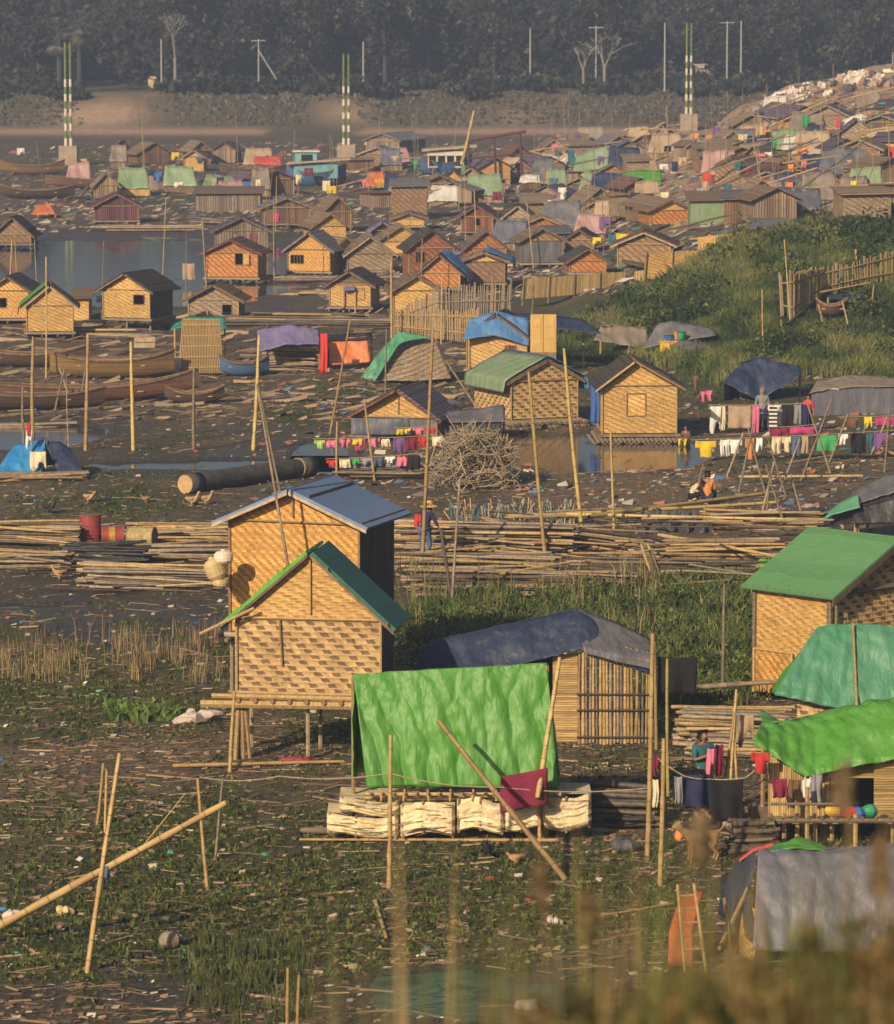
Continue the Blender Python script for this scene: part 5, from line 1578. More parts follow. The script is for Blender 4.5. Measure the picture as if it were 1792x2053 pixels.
# dark pipes and boards behind the clothes
bundle(1130, 1640, 1330, 1650, 70, 26, 'heap of charred black poles right of the green shelter', ('bamboo_charred', 'bamboo_dark'), .06, .1, None, 1.6, 'pole_heap', cat='pole heap')
bundle(1345, 1500, 1600, 1512, 90, 46, 'bundle of cut bamboo stacked before the mint tent', ('bamboo', 'bamboo_grey'), .045, .1, None, 1.6)
lying(1370, 1420, 1560, 1412, 12, 'log on top of the bamboo stack by the mint tent', 'bamboo_grey', 'log', lift=.5, cat='log')
bundle(1450, 1700, 1560, 1695, 60, 14, 'short dark poles below the black cloth', ('bamboo_dark', 'bamboo_grey'), .05, .08, None, 1.2, 'pole_heap', cat='pole heap')
# dark sacks
def lump(label, x, y, w, h, mat, name='sack', cat='sack', group=None, n=12, sq=.25, lift=0):
    g = onground(P(x, y)); k = g.y / F; w *= k; h *= k
    mb = MB(); sd = R.uniform(0, 9)
    def q_(j, i):
        a = 6.2832 * (i % n) / n; b = -1.5 + 3.0 * j / 8
        r = 1 + sq * math.sin(2.3 * math.cos(a) * 2 + sd + b * 2) * .5 + sq * .5 * math.sin(5 * a + sd * 2) * math.cos(b)
        return Vector((w / 2 * r * math.cos(a) * math.cos(b) ** .7, w * .4 * r * math.sin(a) * math.cos(b) ** .7, h * .45 + h * .52 * math.sin(b) * r))
    for j in range(8):
        for i in range(n): mb.face([q_(j, i), q_(j, i + 1), q_(j + 1, i + 1), q_(j + 1, i)])
    o = mb.build(name, MT[mat], None, True); o.location = g + Vector((0, 0, lift)); tag(o, label, cat, group); return o
lump('crumpled dark blue bag beside the green hut stilts', 1520, 1640, 44, 36, 'sack_dark')
lump('grey heap of rags left of the dog', 1250, 1706, 60, 26, 'sack_dark', 'rag_heap', 'rags')
lump('round tan stone in the dark weeds at bottom left', 340, 1898, 46, 36, 'stone', 'stone', 'stone', sq=.1)
lump('pale sack lying at the left edge', 25, 1838, 44, 18, 'sack')
lump('yellowish sack beside the diagonal bamboo', 128, 1836, 34, 20, 'plastic_cream', sq=.4)
lump('pale stone block in the bottom puddle', 1062, 2010, 64, 26, 'sack', 'stone', 'stone')
lump('red bundle lying behind the stilts', 605, 1530, 58, 13, 'drum_red', 'bundle', 'bundle', sq=.6)
lump('crumpled pale rags on the mud left of the stilt hut', 395, 1452, 90, 22, 'sack', 'rag_heap', 'rags', sq=.6)
b_ = scatter_px(60, 220, 350, 1420, 1448); blades('fallen_leaves', b_, .28, .12, 8, [(.08, .13, .03), (.12, .17, .05), (.05, .08, .02)], 'pile of cut green leaves beside pale rags', 1.2)
# ---- grey tent at the bottom right
Yt = P(1640, 1935).y
e = tent('large grey blue tarpaulin tent at the lower right corner', [(1520, 1704), (1640, 1702), (1800, 1692), (1930, 1690)], [(1508, 1905), (1640, 1910), (1800, 1905), (1930, 1905)], Yt, 1.3, 'tarp_grey', wr=.06, nu=70, nv=40, wall=None, bulge=.22, fold=.02)
base = e.location; L = lambda x, y, d=0: at(x, y, Yt + d) - base
drape('tarpaulin', [[L(1520, 1704, 1.3), L(1475, 1726, 1.9)], [L(1500, 1800, .6), L(1448, 1790, 2.2)], [L(1520, 1900, -.05), L(1440, 1830, 2.3)]], 'tarp_navy', e, 14, 16, .06)['label'] = 'dark blue end flap'
drape('tarpaulin', [[L(1540, 1700, 1.5), L(1600, 1676, 1.7), L(1662, 1698, 1.5)], [L(1535, 1708, 1.2), L(1600, 1702, 1.2), L(1665, 1706, 1.2)]], 'tarp_lime', e, 18, 10, .05)['label'] = 'bright green patch over the ridge'
drape('tarpaulin', [[L(1484, 1722, 1.7), L(1510, 1702, 1.7), L(1552, 1690, 1.8)], [L(1482, 1730, 1.6), L(1510, 1708, 1.6), L(1552, 1696, 1.7)]], 'tarp_red', e, 14, 6, .03)
mb = MB(); mb.slab([L(1478, 1920, .9), L(1512, 1925, .2), L(1520, 1830, .3), L(1490, 1800, .9)], (0, 1, 0), .03); mb.build('end_wall', MT['weave_gold'], e)
rb = MB(); rb.tube(L(1440, 1905, .8), L(1500, 1780, .8), .04); rb.tube(L(1465, 1905, .5), L(1452, 1800, .9), .03); rb.build('post', MT['bamboo'], e)
plain('orange_paint', (.46, .12, .03), (.26, .06, .02), 4, .6, .3, .05, stretch=(6, 6, .6))
Yo = P(1362, 1938).y
od = empty('orange_panel', onground(P(1362, 1938)), 0, 'orange panel curving up at the left end of the grey tent', 'panel')
lo_ = lambda x, y, dd=0: at(x, y, Yo + dd) - od.location
drape('sheet', [[lo_(1372, 1796, .9), lo_(1410, 1790, 1.0)], [lo_(1354, 1826, .45), lo_(1402, 1820, .5)], [lo_(1342, 1870, .15), lo_(1394, 1866, .15)], [lo_(1338, 1936, 0), lo_(1388, 1938, 0)]], 'orange_paint', od, 14, 22, .02, thick=.05)
lo = empty('bamboo_ladder', onground(P(1386, 1944)), .2, 'small bamboo ladder leaning on the orange door', 'ladder')
ld = MB(); ld.tube((-.16, -.2, 0), (-.24, .02, 1.45), .028); ld.tube((.2, -.2, 0), (.04, .02, 1.45), .028); ld.build('rail', MT['bamboo'], lo)
for q in range(6):
    t = .12 + q * .15; r_ = MB(); r_.tube((-.16 - .08 * t, -.2 + .22 * t, 1.45 * t), (.2 - .16 * t, -.2 + .22 * t, 1.45 * t), .018); r_.build('rung', MT['bamboo'], lo)
lying(1160, 1845, 1350, 1812, 6, 'pale split cane on the bank by the orange door', 'bamboo', cat='pole')
lying(1080, 2008, 960, 2008, 6, 'bamboo lying across the bottom puddle', 'bamboo_grey', lift=.08)

# ---------------------------------------------------------------- middle ground
# log with sawn end
g0 = onground(P(372, 992), .0); g1 = onground(P(625, 985), .0); g1.y = g0.y + 5.2; g1.x = at(625, 960, g1.y).x
r_ = .31
lg = empty('felled_log', g0, 0, 'big dark felled log with a pale sawn end', 'log')
mb = MB(); d = g1 - g0; n = 10
for i in range(n):
    a = d * (i / n); b = d * ((i + 1) / n); mb.tube(a + Vector((0, 0, r_)), b + Vector((0, 0, r_ + .01)), r_ * R.uniform(.97, 1.04), 18, r_ * R.uniform(.97, 1.05), i in (0, n - 1))
mb.build('trunk', MT['log_bark'], lg, True)
mb = MB(); dn = d.normalized(); mb.tube(Vector((0, 0, r_)) - dn * .03, Vector((0, 0, r_)) + dn * .005, r_ * .96, 20); mb.build('sawn_end', MT['log_end'], lg)
rn = MB(); rn.tube(d * .88 + Vector((0, 0, r_)), d * .895 + Vector((0, 0, r_)), r_ * 1.07, 18); rn.build('band', MT['rope'], lg)
for x, y, s, m, t, lb in [(178, 1010, 1.3, 'feather_tan', 2.6, 'tan duck sitting left of the flock'), (385, 1014, 1.35, 'feather_tan', 3.0, 'duck with a grey neck standing by the log end'), (413, 1013, 1.3, 'feather_tan', 2.9, 'brown duck standing right of the log end'), (292, 1010, 1.0, 'feather_tan', .5, 'small brown duck feeding between log and drums'), (212, 1014, 1.2, 'feather_black', 3.1, 'black duck beside the red drum'), (98, 1030, 1.4, 'feather_black', 2.9, 'black duck with spread body at the left'), (118, 1160, 1.2, 'feather_tan', .3, 'brown duck in the mud below the bamboo bundles')]:
    bird(lb, x, y, s, m, t, 'duck', .6 if 'feeding' in lb or 'sitting' in lb else 1.)


def drum(label, x, y, r, h, mat, lying_=False, extra=None, z=0):
    g = onground(P(x, y)); k = g.y / F; r *= k; h *= k
    e = empty('drum', g + Vector((0, 0, z)), 0, label, 'drum')
    mb = MB()
    prof = [(0, 1), (.02, 1), (.33, 1), (.34, 1.04), (.36, 1.0), (.64, 1), (.65, 1.04), (.67, 1), (.98, 1), (1, 1)]
    for (a, ra), (b, rb_) in zip(prof, prof[1:]): mb.tube((0, 0, h * a), (0, 0, h * b), r * ra, 20, r * rb_, a == 0 or b == 1)
    o = mb.build('shell', MT[mat], e, True)
    rm = MB(); rm.tube((0, 0, h - .01), (0, 0, h + .02), r * 1.04, 20); rm.build('rim', MT['timber'], e); rm = MB(); rm.tube((0, 0, h * .02), (0, 0, h * .05), r * 1.04, 20); rm.build('rim', MT['timber'], e)
    if extra:
        eb = MB(); eb.tube((0, 0, h * .32), (0, 0, h * .62), r * 1.015, 20); eb.build('label_band', MT[extra], e)
    if lying_:
        e.rotation_euler = (0, math.pi / 2, lying_); e.location.z += r
    return e
drum('upright red oil drum behind the charred wood', 181, 1088, 22, 58, 'drum_red')
drum('red and yellow drum lying on its side', 203, 1090, 18, 44, 'drum_red', .12, 'drum_yellow')
e = drum('tan woven barrel lying beside the painted drum', 258, 1092, 20, 54, 'basket', -.25)
# bamboo bundles, left
bundle(-30, 1090, 165, 1092, 44, 44, 'long neat bamboo bundle at the left edge behind the red drum', r=.04, ends=.05)
bundle(-30, 1135, 150, 1140, 36, 32, 'pale bamboo bundle at the left edge before the charred wood', r=.04, ends=.3)
bundle(150, 1172, 470, 1182, 46, 46, 'bamboo bundle left of the golden hut lowest on the mud', r=.04, ends=.3)
bundle(250, 1080, 475, 1082, 34, 30, 'bamboo bundle running behind the golden hut eave', ('bamboo_grey', 'bamboo'), r=.04, ends=.2)
bundle(270, 1120, 470, 1122, 26, 22, 'grey bamboo bundle right of the charred wood', ('bamboo_grey',), r=.040, ends=.2)
bundle(120, 1132, 305, 1136, 42, 52, 'heap of charred wood under the drums', ('bamboo_charred', 'bamboo_charred', 'bamboo_charred', 'bamboo_grey'), .055, .18, None, 1.6, 'wood_heap', .45, 'wood heap')
# right bundles
bundle(770, 1098, 1160, 1112, 58, 60, 'large bamboo stack behind the person in the straw hat', r=.040, ends=.2)
bundle(780, 1150, 1130, 1150, 40, 50, 'bamboo stack in front of the person in the straw hat', r=.040, ends=.12)
bundle(800, 1190, 1280, 1190, 42, 50, 'lowest long bamboo stack above the weeds', r=.040, ends=.25)
bundle(960, 1072, 1330, 1128, 40, 50, 'slanting bamboo stack in the centre right', r=.040, ends=.2)
bundle(1130, 1160, 1520, 1160, 44, 50, 'bamboo stack above the weeds at centre right', ('bamboo', 'bamboo_grey', 'bamboo_dark'), r=.040, ends=.3)
bundle(1230, 1120, 1580, 1116, 36, 40, 'bamboo stack below the dark sack heap', ('bamboo', 'bamboo_grey'), r=.040, ends=.25)
bundle(1400, 1060, 1660, 1062, 34, 36, 'bamboo stack right of the dark sack heap', ('bamboo_grey', 'bamboo'), r=.04, ends=.2)
for a_ in [(1010, 1058, 1560, 1032, 8, 'long single bamboo laid over the sticks'), (1180, 1060, 1560, 1010, 9, 'long bamboo slanting to the seated person'), (1130, 1052, 1600, 1070, 7, 'long bamboo behind the dark sack heap'), (1320, 1098, 1570, 1140, 8, 'bamboo slanting down over the right stacks'), (1245, 1140, 1330, 1200, 8, 'loose bamboo end sticking into the weeds')]:
    lying(*a_[:4], a_[4], a_[5], R.choice(['bamboo', 'bamboo_green']), lift=.35)
for xb, yb, xt, yt, lb in [(1318, 1170, 1285, 1090, 'left of two boards leaning on the bamboo stack'), (1330, 1165, 1298, 1088, 'right of two boards leaning on the bamboo stack')]:
    pole(xb, yb, xt, yt, 8, lb, 'bamboo', name='plank')
for q in range(70):
    x, y = R.uniform(760, 1620), R.uniform(1060, 1195); L_ = R.uniform(90, 260); a_ = R.gauss(0, .16)
    p = onground(P(x, y), R.uniform(.05, .7)); s_ = p.y / F; v = Vector((math.cos(R.gauss(0, .45)), R.gauss(0, .45), R.gauss(0, .07))) * L_ * s_ * .5
    o = culm('loose_bamboo', Vector((p.x - v.x, p.y - v.y, max(p.z - v.z, .04))), Vector((p.x + v.x, p.y + v.y, max(p.z + v.z, .04))), R.uniform(.025, .04), R.choice(['bamboo', 'bamboo_grey', 'bamboo_grey', 'bamboo_dark']))
    tag(o, 'loose bamboo cane lying askew over the centre bamboo stacks', 'cane', 'loose bamboo canes over the centre stacks')
for q in range(34):
    x, y = R.uniform(0, 480), R.uniform(1060, 1190); L_ = R.uniform(90, 240)
    p = onground(P(x, y), R.uniform(.05, .4)); s_ = p.y / F; v = Vector((1, R.gauss(0, .35), R.gauss(0, .05))) * L_ * s_ * .5
    o = culm('loose_bamboo', Vector((p.x - v.x, p.y - v.y, max(p.z - v.z, .04))), Vector((p.x + v.x, p.y + v.y, max(p.z + v.z, .04))), R.uniform(.025, .04), R.choice(['bamboo', 'bamboo_grey', 'bamboo_dark']))
    tag(o, 'loose bamboo cane lying askew around the left drums', 'cane', 'loose bamboo canes around the left drums')
# upright sticks fan
sf = empty('stick_row', onground(P(1030, 1050)), 0, 'row of teal and pale sticks standing up behind the bamboo stack', 'stick row')
mb = MB(); mc_ = MB(); k_ = sf.location.y / F
for q in range(88):
    x_ = (q / 87 - .5) * 250 * k_; t_ = R.gauss(0, .16); (mb if q % 3 else mc_).tube((x_, R.uniform(-.3, .3), 0), (x_ + t_, R.uniform(-.4, .4), R.uniform(.35, .75)), .022, 5)
mb.build('sticks', MT['timber_pale'], sf); plain('teal_stick', (.08, .22, .26), (.05, .1, .14), 6); mc_.build('sticks', MT['teal_stick'], sf)
# dark sack heap
for q in range(18):
    lump('dark grey sack in the heap before the seated people', 1292 + (q % 9) * 16 + R.uniform(-5, 5), 1068 - (q // 9) * 14 + R.uniform(-3, 3), 26, 22, 'sack_dark', 'sack', 'sack', 'dark sacks heaped before the seated people', 10, .5, .12 * (q // 9))
person('person in a straw hat and dark blue clothes walking by the bamboo stacks', 851, 1128, 1.0, dict(spi=(0, -.04, 1.1), che=(.02, -.10, 1.28), nek=(.03, -.16, 1.40), jaw=(.03, -.20, 1.45), hed=(.03, -.21, 1.53), top=(.03, -.2, 1.6), shl=(-.14, -.12, 1.33), shr=(.19, -.1, 1.33), elL=(-.24, -.2, 1.1), wrL=(-.26, -.3, .95), elR=(.27, -.18, 1.1), wrR=(.2, -.32, .98), knL=(-.1, -.12, .48), anL=(-.1, .1, .1), toL=(-.1, -.03, .04)), 'cloth_navy', 'cloth_denim', 'straw_hat', turn=2.3, yg=None)
garment(832, 850, 1030, 1062, P(840, 1120).y - .1, 'red', 'red cloth carried by the person in the straw hat', 'rag')
SIT = dict(pel=(0, 0, .30), spi=(0, -.03, .50), che=(0, -.05, .70), nek=(0, -.05, .84), jaw=(0, -.08, .89), hed=(0, -.08, .97), top=(0, -.06, 1.03), shl=(-.17, -.05, .76), shr=(.17, -.05, .76), elL=(-.23, -.12, .52), wrL=(-.14, -.3, .42), elR=(.23, -.12, .52), wrR=(.14, -.3, .42),
           hil=(-.1, -.03, .27), hir=(.1, -.03, .27), knL=(-.16, -.42, .45), knR=(.16, -.42, .45), anL=(-.14, -.46, .08), anR=(.14, -.46, .08), toL=(-.14, -.6, .03), toR=(.14, -.6, .03))
person('person in an orange shirt sitting with back turned by the bamboo', 1418, 1014, 1.0, SIT, 'cloth_orange', 'cloth_navy', turn=math.pi - .2)
BEND = dict(SIT); BEND.update(che=(-.06, -.2, .62), nek=(-.1, -.3, .70), jaw=(-.12, -.36, .70), hed=(-.14, -.42, .74), top=(-.15, -.45, .79), shl=(-.2, -.22, .62), shr=(.1, -.24, .66))
person('person in a white shirt crouching left of the orange shirt', 1388, 1012, .95, BEND, 'cloth_cream', 'cloth_black', turn=1.2)
person('child with black hair sitting at the water edge by the window hut', 1376, 889, .75, SIT, 'cloth_brown', 'cloth_yellow', turn=-.5)
# leaning poles of the middle ground
for a_ in [(845, 1148, 868, 660, 8, 'tall bamboo pole standing just left of the straw hat person', 'bamboo'), (1094, 1118, 1060, 745, 8, 'tall pole leaning left past the green roofed hut', 'bamboo_green'), (1168, 1062, 1131, 698, 8, 'tall pole leaning left before the pool', 'bamboo_green'), (1231, 1062, 1224, 868, 6, 'thin pole in front of the window hut corner', 'bamboo'),
           (660, 872, 702, 640, 5, 'long thin pole leaning right above the washing lines', 'bamboo'), (592, 1128, 517, 768, 6, 'long grey pole leaning left behind the golden hut', 'bamboo_grey'), (507, 904, 519, 672, 8, 'pole on the mud with a bent middle near the purple shelter', 'bamboo_green'), (267, 906, 262, 685, 8, 'straight yellow pole alone on the mud', 'bamboo_green'),
           (388, 904, 389, 738, 7, 'grey pole beside the prow of the long boat', 'bamboo_grey'), (171, 905, 176, 670, 8, 'orange tinted pole between boat and pond', 'bamboo'), (66, 872, 67, 675, 8, 'pole above the small blue tent at left', 'bamboo'), (92, 760, 92, 515, 4, 'tall thin pole through the net roofed hut', 'bamboo_green'), (785, 680, 784, 520, 5, 'pole by the pale slat fence', 'bamboo'),
           (884, 690, 886, 560, 4, 'thin pole in front of the slat fence', 'bamboo'), (985, 650, 988, 545, 5, 'pole at the right end of the slat fence', 'bamboo'), (1065, 640, 1069, 570, 4, 'pole at the left woven fence', 'bamboo_grey'), (675, 960, 676, 845, 5, 'stake at the left end of the washing lines', 'bamboo'), (752, 960, 730, 800, 5, 'leaning stake before the low grey sheet', 'bamboo'),
           (908, 1210, 884, 1060, 8, 'dark leaning branch in front of the bamboo stacks', 'bamboo_dark'), (905, 1220, 922, 960, 6, 'grey pole right of the straw hat person', 'bamboo_grey'), (958, 815, 895, 725, 5, 'pole leaning left off the net tent', 'bamboo_grey'), (1008, 930, 1018, 870, 5, 'short stake in the pool edge', 'bamboo'), (970, 888, 985, 835, 4, 'stake before the grey shed', 'bamboo_grey'), (772, 790, 775, 660, 4, 'thin pole before the net tent', 'bamboo_grey'),
           (1390, 1000, 1410, 930, 3, 'thin sticks by the crouching person', 'bamboo_grey'), (1535, 1060, 1545, 940, 5, 'crooked post in the open litter', 'bamboo_grey'), (1250, 760, 1262, 690, 3, 'thin pole behind the window hut', 'bamboo'), (138, 905, 133, 760, 3, 'thin pole at the pond edge', 'bamboo_grey'), (18, 640, 24, 480, 4, 'thin pole at the left edge hut', 'bamboo'), (418, 640, 405, 440, 4, 'thin pole leaning left of the orange hut', 'bamboo_grey'), (470, 556, 471, 470, 3, 'thin pole in front of the orange hut', 'bamboo'),
           (1585, 650, 1572, 480, 3, 'tall thin cane above the slope fence', 'bamboo_green'), (1530, 700, 1528, 580, 3, 'thin cane on the green slope', 'bamboo'), (1448, 1400, 1452, 1170, 8, 'post standing in the weeds', 'bamboo_grey')]:
    pole(*a_[:4], a_[4], a_[5], a_[6])
# ---------------------------------------------------------------- middle huts
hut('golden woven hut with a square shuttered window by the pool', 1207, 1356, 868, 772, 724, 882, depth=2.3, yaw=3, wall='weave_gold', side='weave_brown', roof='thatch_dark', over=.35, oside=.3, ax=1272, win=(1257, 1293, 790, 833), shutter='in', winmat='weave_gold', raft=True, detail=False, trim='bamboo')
garment(1184, 1202, 772, 850, P(1200, 880).y + .4, 'blue', 'blue and maroon sheet at the left side of the window hut', 'sheet')
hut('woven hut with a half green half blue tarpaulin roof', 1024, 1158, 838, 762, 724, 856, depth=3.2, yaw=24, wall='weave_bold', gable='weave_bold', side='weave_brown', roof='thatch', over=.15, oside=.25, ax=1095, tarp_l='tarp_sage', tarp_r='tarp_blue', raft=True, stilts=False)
hut('low hut with a bright woven gable and rust red roof edges', 706, 876, 872, 836, 782, 880, depth=2.6, yaw=-14, wall='tarp_darkgrey', gable='weave_gold', side='tarp_darkgrey', roof='roof_purple', roof_l='thatch_dark', over=.4, oside=.25, ax=799, trim='planks_red', frame=True, stilts=False, detail=True)
Ylo = P(790, 884).y
garment(704, 822, 838, 872, Ylo - .4, 'tarp_grey', 'grey sheet hung across the front of the low hut', 'sheet')
e = tent('low grey tarpaulin shed behind the brush pile', [(885, 826), (950, 820), (1010, 812)], [(882, 846), (950, 846), (1012, 846)], P(950, 890).y + 1.6, .8, 'tarp_darkgrey', wr=.05, wall='tarp_black', nu=24, nv=10)
lump('dark blue bundle on top of the grey shed', 908, 866, 26, 14, 'sack_dark', 'bundle', 'bundle', lift=.9)
# brush pile
g = onground(P(950, 975)); k_ = g.y / F
bp = MB()
for q in range(900):
    u = R.gauss(0, .4); hz_ = max(0, 1 - (u / .95) ** 2) ** .5
    c = Vector((u * 95 * k_, R.gauss(0, .5), R.uniform(0, 1) ** .8 * hz_ * 112 * k_))
    a = R.uniform(0, 6.28); d = Vector((math.cos(a), math.sin(a) * .6, R.gauss(0, .6))) * R.uniform(.2, .5)
    m = c + Vector((R.gauss(0, .08), R.gauss(0, .08), R.gauss(0, .1)))
    p0, p1 = c - d, c + d; p0.z = max(p0.z, .02); p1.z = max(p1.z, .02); bp.path([p0, m, p1], R.uniform(.008, .022), 4)
o = bp.build('brush_pile', MT['bamboo_grey']); o.location = g; tag(o, 'tangled pile of dry brushwood beside the pool', 'brush pile')
# washing lines (centre)
def wash(line, y0s, items, Y, lab, where):
    a, b = at(line[0], line[1], Y), at(line[2], line[3], Y)
    rope_line([a, b], lab, .012, sag=.03)
    for i, (x0, x1, h, c, sh, l_) in enumerate(items):
        t = (x0 - line[0]) / (line[2] - line[0]); yy = line[1] + (line[3] - line[1]) * t + 2
        garment(x0, x1, yy, yy + h, Y + R.uniform(-.04, .04), c, l_, sh)
Yw = P(700, 962).y
wash((628, 880, 885, 872), 0, [(630, 652, 18, 'lime', 'shirt', 'lime green shirt at the left end of the centre washing line'), (655, 678, 16, 'pink', 'top', 'pink top beside the lime shirt'), (681, 703, 18, 'pink', 'shirt', 'pink shirt third from the left on the centre line'), (706, 726, 12, 'yellow', 'sheet', 'small yellow cloth on the centre line'), (712, 732, 28, 'magenta', 'rag', 'magenta cloth hanging low under the yellow cloth'),
     (738, 762, 18, 'pink', 'shirt', 'pale pink shirt left of the cream shirt'), (764, 782, 18, 'cream', 'top', 'cream top on the centre line'), (788, 812, 30, 'purple', 'sheet', 'purple checked sheet on the centre line'), (815, 836, 26, 'maroon', 'sheet', 'maroon checked sheet beside the purple one'), (838, 856, 22, 'red', 'shirt', 'red shirt left of the tall pole'), (866, 884, 24, 'cream', 'rag', 'cream rag right of the tall pole')], Yw + .8, 'upper washing line before the low hut', '')
wash((790, 858, 875, 852), 0, [(795, 808, 12, 'yellow', 'sheet', 'yellow cloth under the hut eave'), (812, 824, 10, 'yellow', 'rag', 'yellow rag under the hut eave'), (828, 850, 15, 'pink', 'shirt', 'pink shirt under the hut eave'), (852, 872, 14, 'red', 'top', 'bright red vest under the hut eave')], Yw + 1.6, 'short washing line under the hut eave', '')
wash((652, 920, 850, 908), 0, [(655, 675, 16, 'red', 'shirt', 'red shirt on the lowest washing line'), (680, 702, 18, 'cream', 'sheet', 'cream sheet on the lowest washing line'), (706, 720, 14, 'green', 'rag', 'green rag on the lowest washing line'), (722, 742, 14, 'grey', 'shirt', 'grey shirt on the lowest washing line'), (746, 768, 18, 'denim', 'trousers', 'denim trousers on the lowest washing line'), (772, 792, 14, 'white', 'shirt', 'white patterned shirt on the lowest washing line'), (795, 815, 22, 'pink', 'top', 'bright pink top on the lowest washing line'), (818, 842, 30, 'black', 'sheet', 'black checked sheet on the lowest washing line')], Yw + .3, 'lower washing line near the stakes', '')
garment(705, 815, 928, 956, Yw + .5, 'tarp_darkgrey', 'dark grey net draped below the washing lines', 'sheet')
bundle(665, 958, 870, 958, 14, 14, 'bamboo raft edge under the washing lines', r=.05, ends=.3)
# washing lines (right)
Yq = P(1500, 925).y; Yq2 = P(1520, 868).y
wash((1385, 882, 1800, 862), 0, [(1394, 1436, 34, 'yellow', 'shirt', 'big yellow shirt on the right washing line'), (1444, 1462, 34, 'white', 'trousers', 'white trousers beside the big yellow shirt'), (1458, 1488, 30, 'white', 'shirt', 'white shirt right of the white trousers'), (1494, 1512, 44, 'orange', 'shirt', 'orange shirt on the right washing line'), (1516, 1528, 30, 'white', 'rag', 'small white cloth beside the orange shirt'),
     (1548, 1566, 34, 'cream', 'trousers', 'cream trousers on the right washing line'), (1568, 1586, 32, 'cream', 'shirt', 'cream shirt beside the cream trousers'), (1588, 1604, 40, 'denim', 'trousers', 'denim jeans hanging right of the cream shirt'), (1606, 1620, 36, 'tan', 'sheet', 'tan sheet on the right washing line'), (1638, 1678, 34, 'green', 'sheet', 'striped green sheet on the right washing line'), (1680, 1700, 22, 'white', 'shirt', 'white shirt right of the striped green sheet'), (1706, 1736, 40, 'black', 'sheet', 'black sheet on the right washing line'), (1738, 1750, 42, 'teal', 'shirt', 'teal shirt between two dark cloths'), (1752, 1780, 40, 'purple', 'rag', 'purple cloth at the right end of the line')], Yq, 'long washing line on crossed sticks', '')
wash((1424, 812, 1626, 808), 0, [(1424, 1444, 34, 'purple', 'sheet', 'purple sheet at the left of the rear washing line'), (1446, 1454, 50, 'cream', 'sheet', 'narrow cream cloth on the rear line'), (1460, 1506, 46, 'tan', 'sheet', 'taupe sheet on the rear washing line'), (1424, 1446, 62, 'white', 'rag', 'white cloth hanging low at left of the rear line'), (1508, 1522, 58, 'pink', 'sheet', 'pink striped cloth on the rear line'), (1540, 1566, 12, 'white', 'sheet', 'top band of the striped cloth on the rear line'), (1568, 1590, 40, 'black', 'sheet', 'black sheet left of the grey one'), (1592, 1606, 40, 'grey', 'sheet', 'grey cloth on the rear line'), (1606, 1622, 44, 'navy', 'sheet', 'navy sheet at the right of the rear line')], Yq2, 'rear washing line behind the crossed sticks', '')
wash((1540, 856, 1640, 850), 0, [(1542, 1580, 16, 'maroon', 'sheet', 'maroon cloth on the middle line'), (1584, 1634, 14, 'magenta', 'sheet', 'dark pink cloth on the middle line')], Yq2 - 2, 'short middle washing line', '')
wash((1690, 834, 1800, 832), 0, [(1692, 1724, 22, 'brown', 'shirt', 'brown shirt with a yellow collar on the far right line'), (1755, 1795, 18, 'magenta', 'sheet', 'magenta cloth at the right edge'), (1732, 1748, 26, 'yellow', 'rag', 'yellow rag on the far right line')], Yq2 - 1, 'washing line at the far right', '')
sb = empty('striped_cloth', at(1542, 816, Yq2 - .1), 0, 'black and white striped cloth hanging on the rear line', 'cloth')
mbw, mbb = MB(), MB(); k_ = Yq2 / F
for q in range(16): (mbw if q % 2 else mbb).slab([(0, 0, -q * 4 * k_), (16 * k_, 0, -q * 4 * k_), (16 * k_, 0, -(q + 1) * 4 * k_), (0, 0, -(q + 1) * 4 * k_)], (0, 1, 0), .02)
mbw.build('stripes', MT['cloth_white'], sb); mbb.build('stripes', MT['cloth_black'], sb)
for xb, yb, xt, yt, lb in [(1452, 960, 1490, 868, 'left leg of the crossed sticks under the white shirt'), (1480, 985, 1510, 850, 'stick leaning right under the orange shirt'), (1540, 1000, 1500, 860, 'stick leaning left under the orange shirt'), (1578, 990, 1540, 880, 'thick stick leaning left before the cream trousers'), (1560, 985, 1604, 880, 'stick leaning right before the cream trousers'), (1602, 965, 1670, 795, 'long stick leaning right with its partner crossing'), (1668, 952, 1618, 808, 'long stick leaning left crossing its partner'), (1660, 930, 1700, 830, 'stick leaning right beside the striped sheet'), (1718, 920, 1736, 848, 'stick under the teal shirt'), (1742, 910, 1778, 836, 'stick at the right end of the line'), (1772, 950, 1782, 820, 'upright stick at the right edge by the line'), (1520, 1050, 1552, 925, 'crossed stick standing in the litter'), (1580, 1065, 1535, 930, 'crossed stick in the litter leaning left'), (1612, 1040, 1585, 950, 'thin crossed stick in the litter')]:
    pole(xb, yb, xt, yt, 5, lb, 'bamboo_grey')
for a_ in [(1480, 970, 1730, 972, 6, 'long cane lying level in the litter at right'), (1575, 945, 1665, 932, 5, 'cane tied between crossed sticks'), (1760, 910, 1800, 930, 6, 'cane sticking out at the right edge')]: lying(*a_[:4], a_[4], a_[5], lift=.25)
person('person wrapped in a grey headscarf behind the washing line', 1528, 872, 1.0, dict(), 'cloth_grey', 'cloth_navy', scarf='cloth_grey', hair=False, on=Yq2 + 1.2)
person('child in a red shirt standing near the grey tent', 1620, 866, .82, dict(), 'cloth_red', 'cloth_black', turn=-.4)
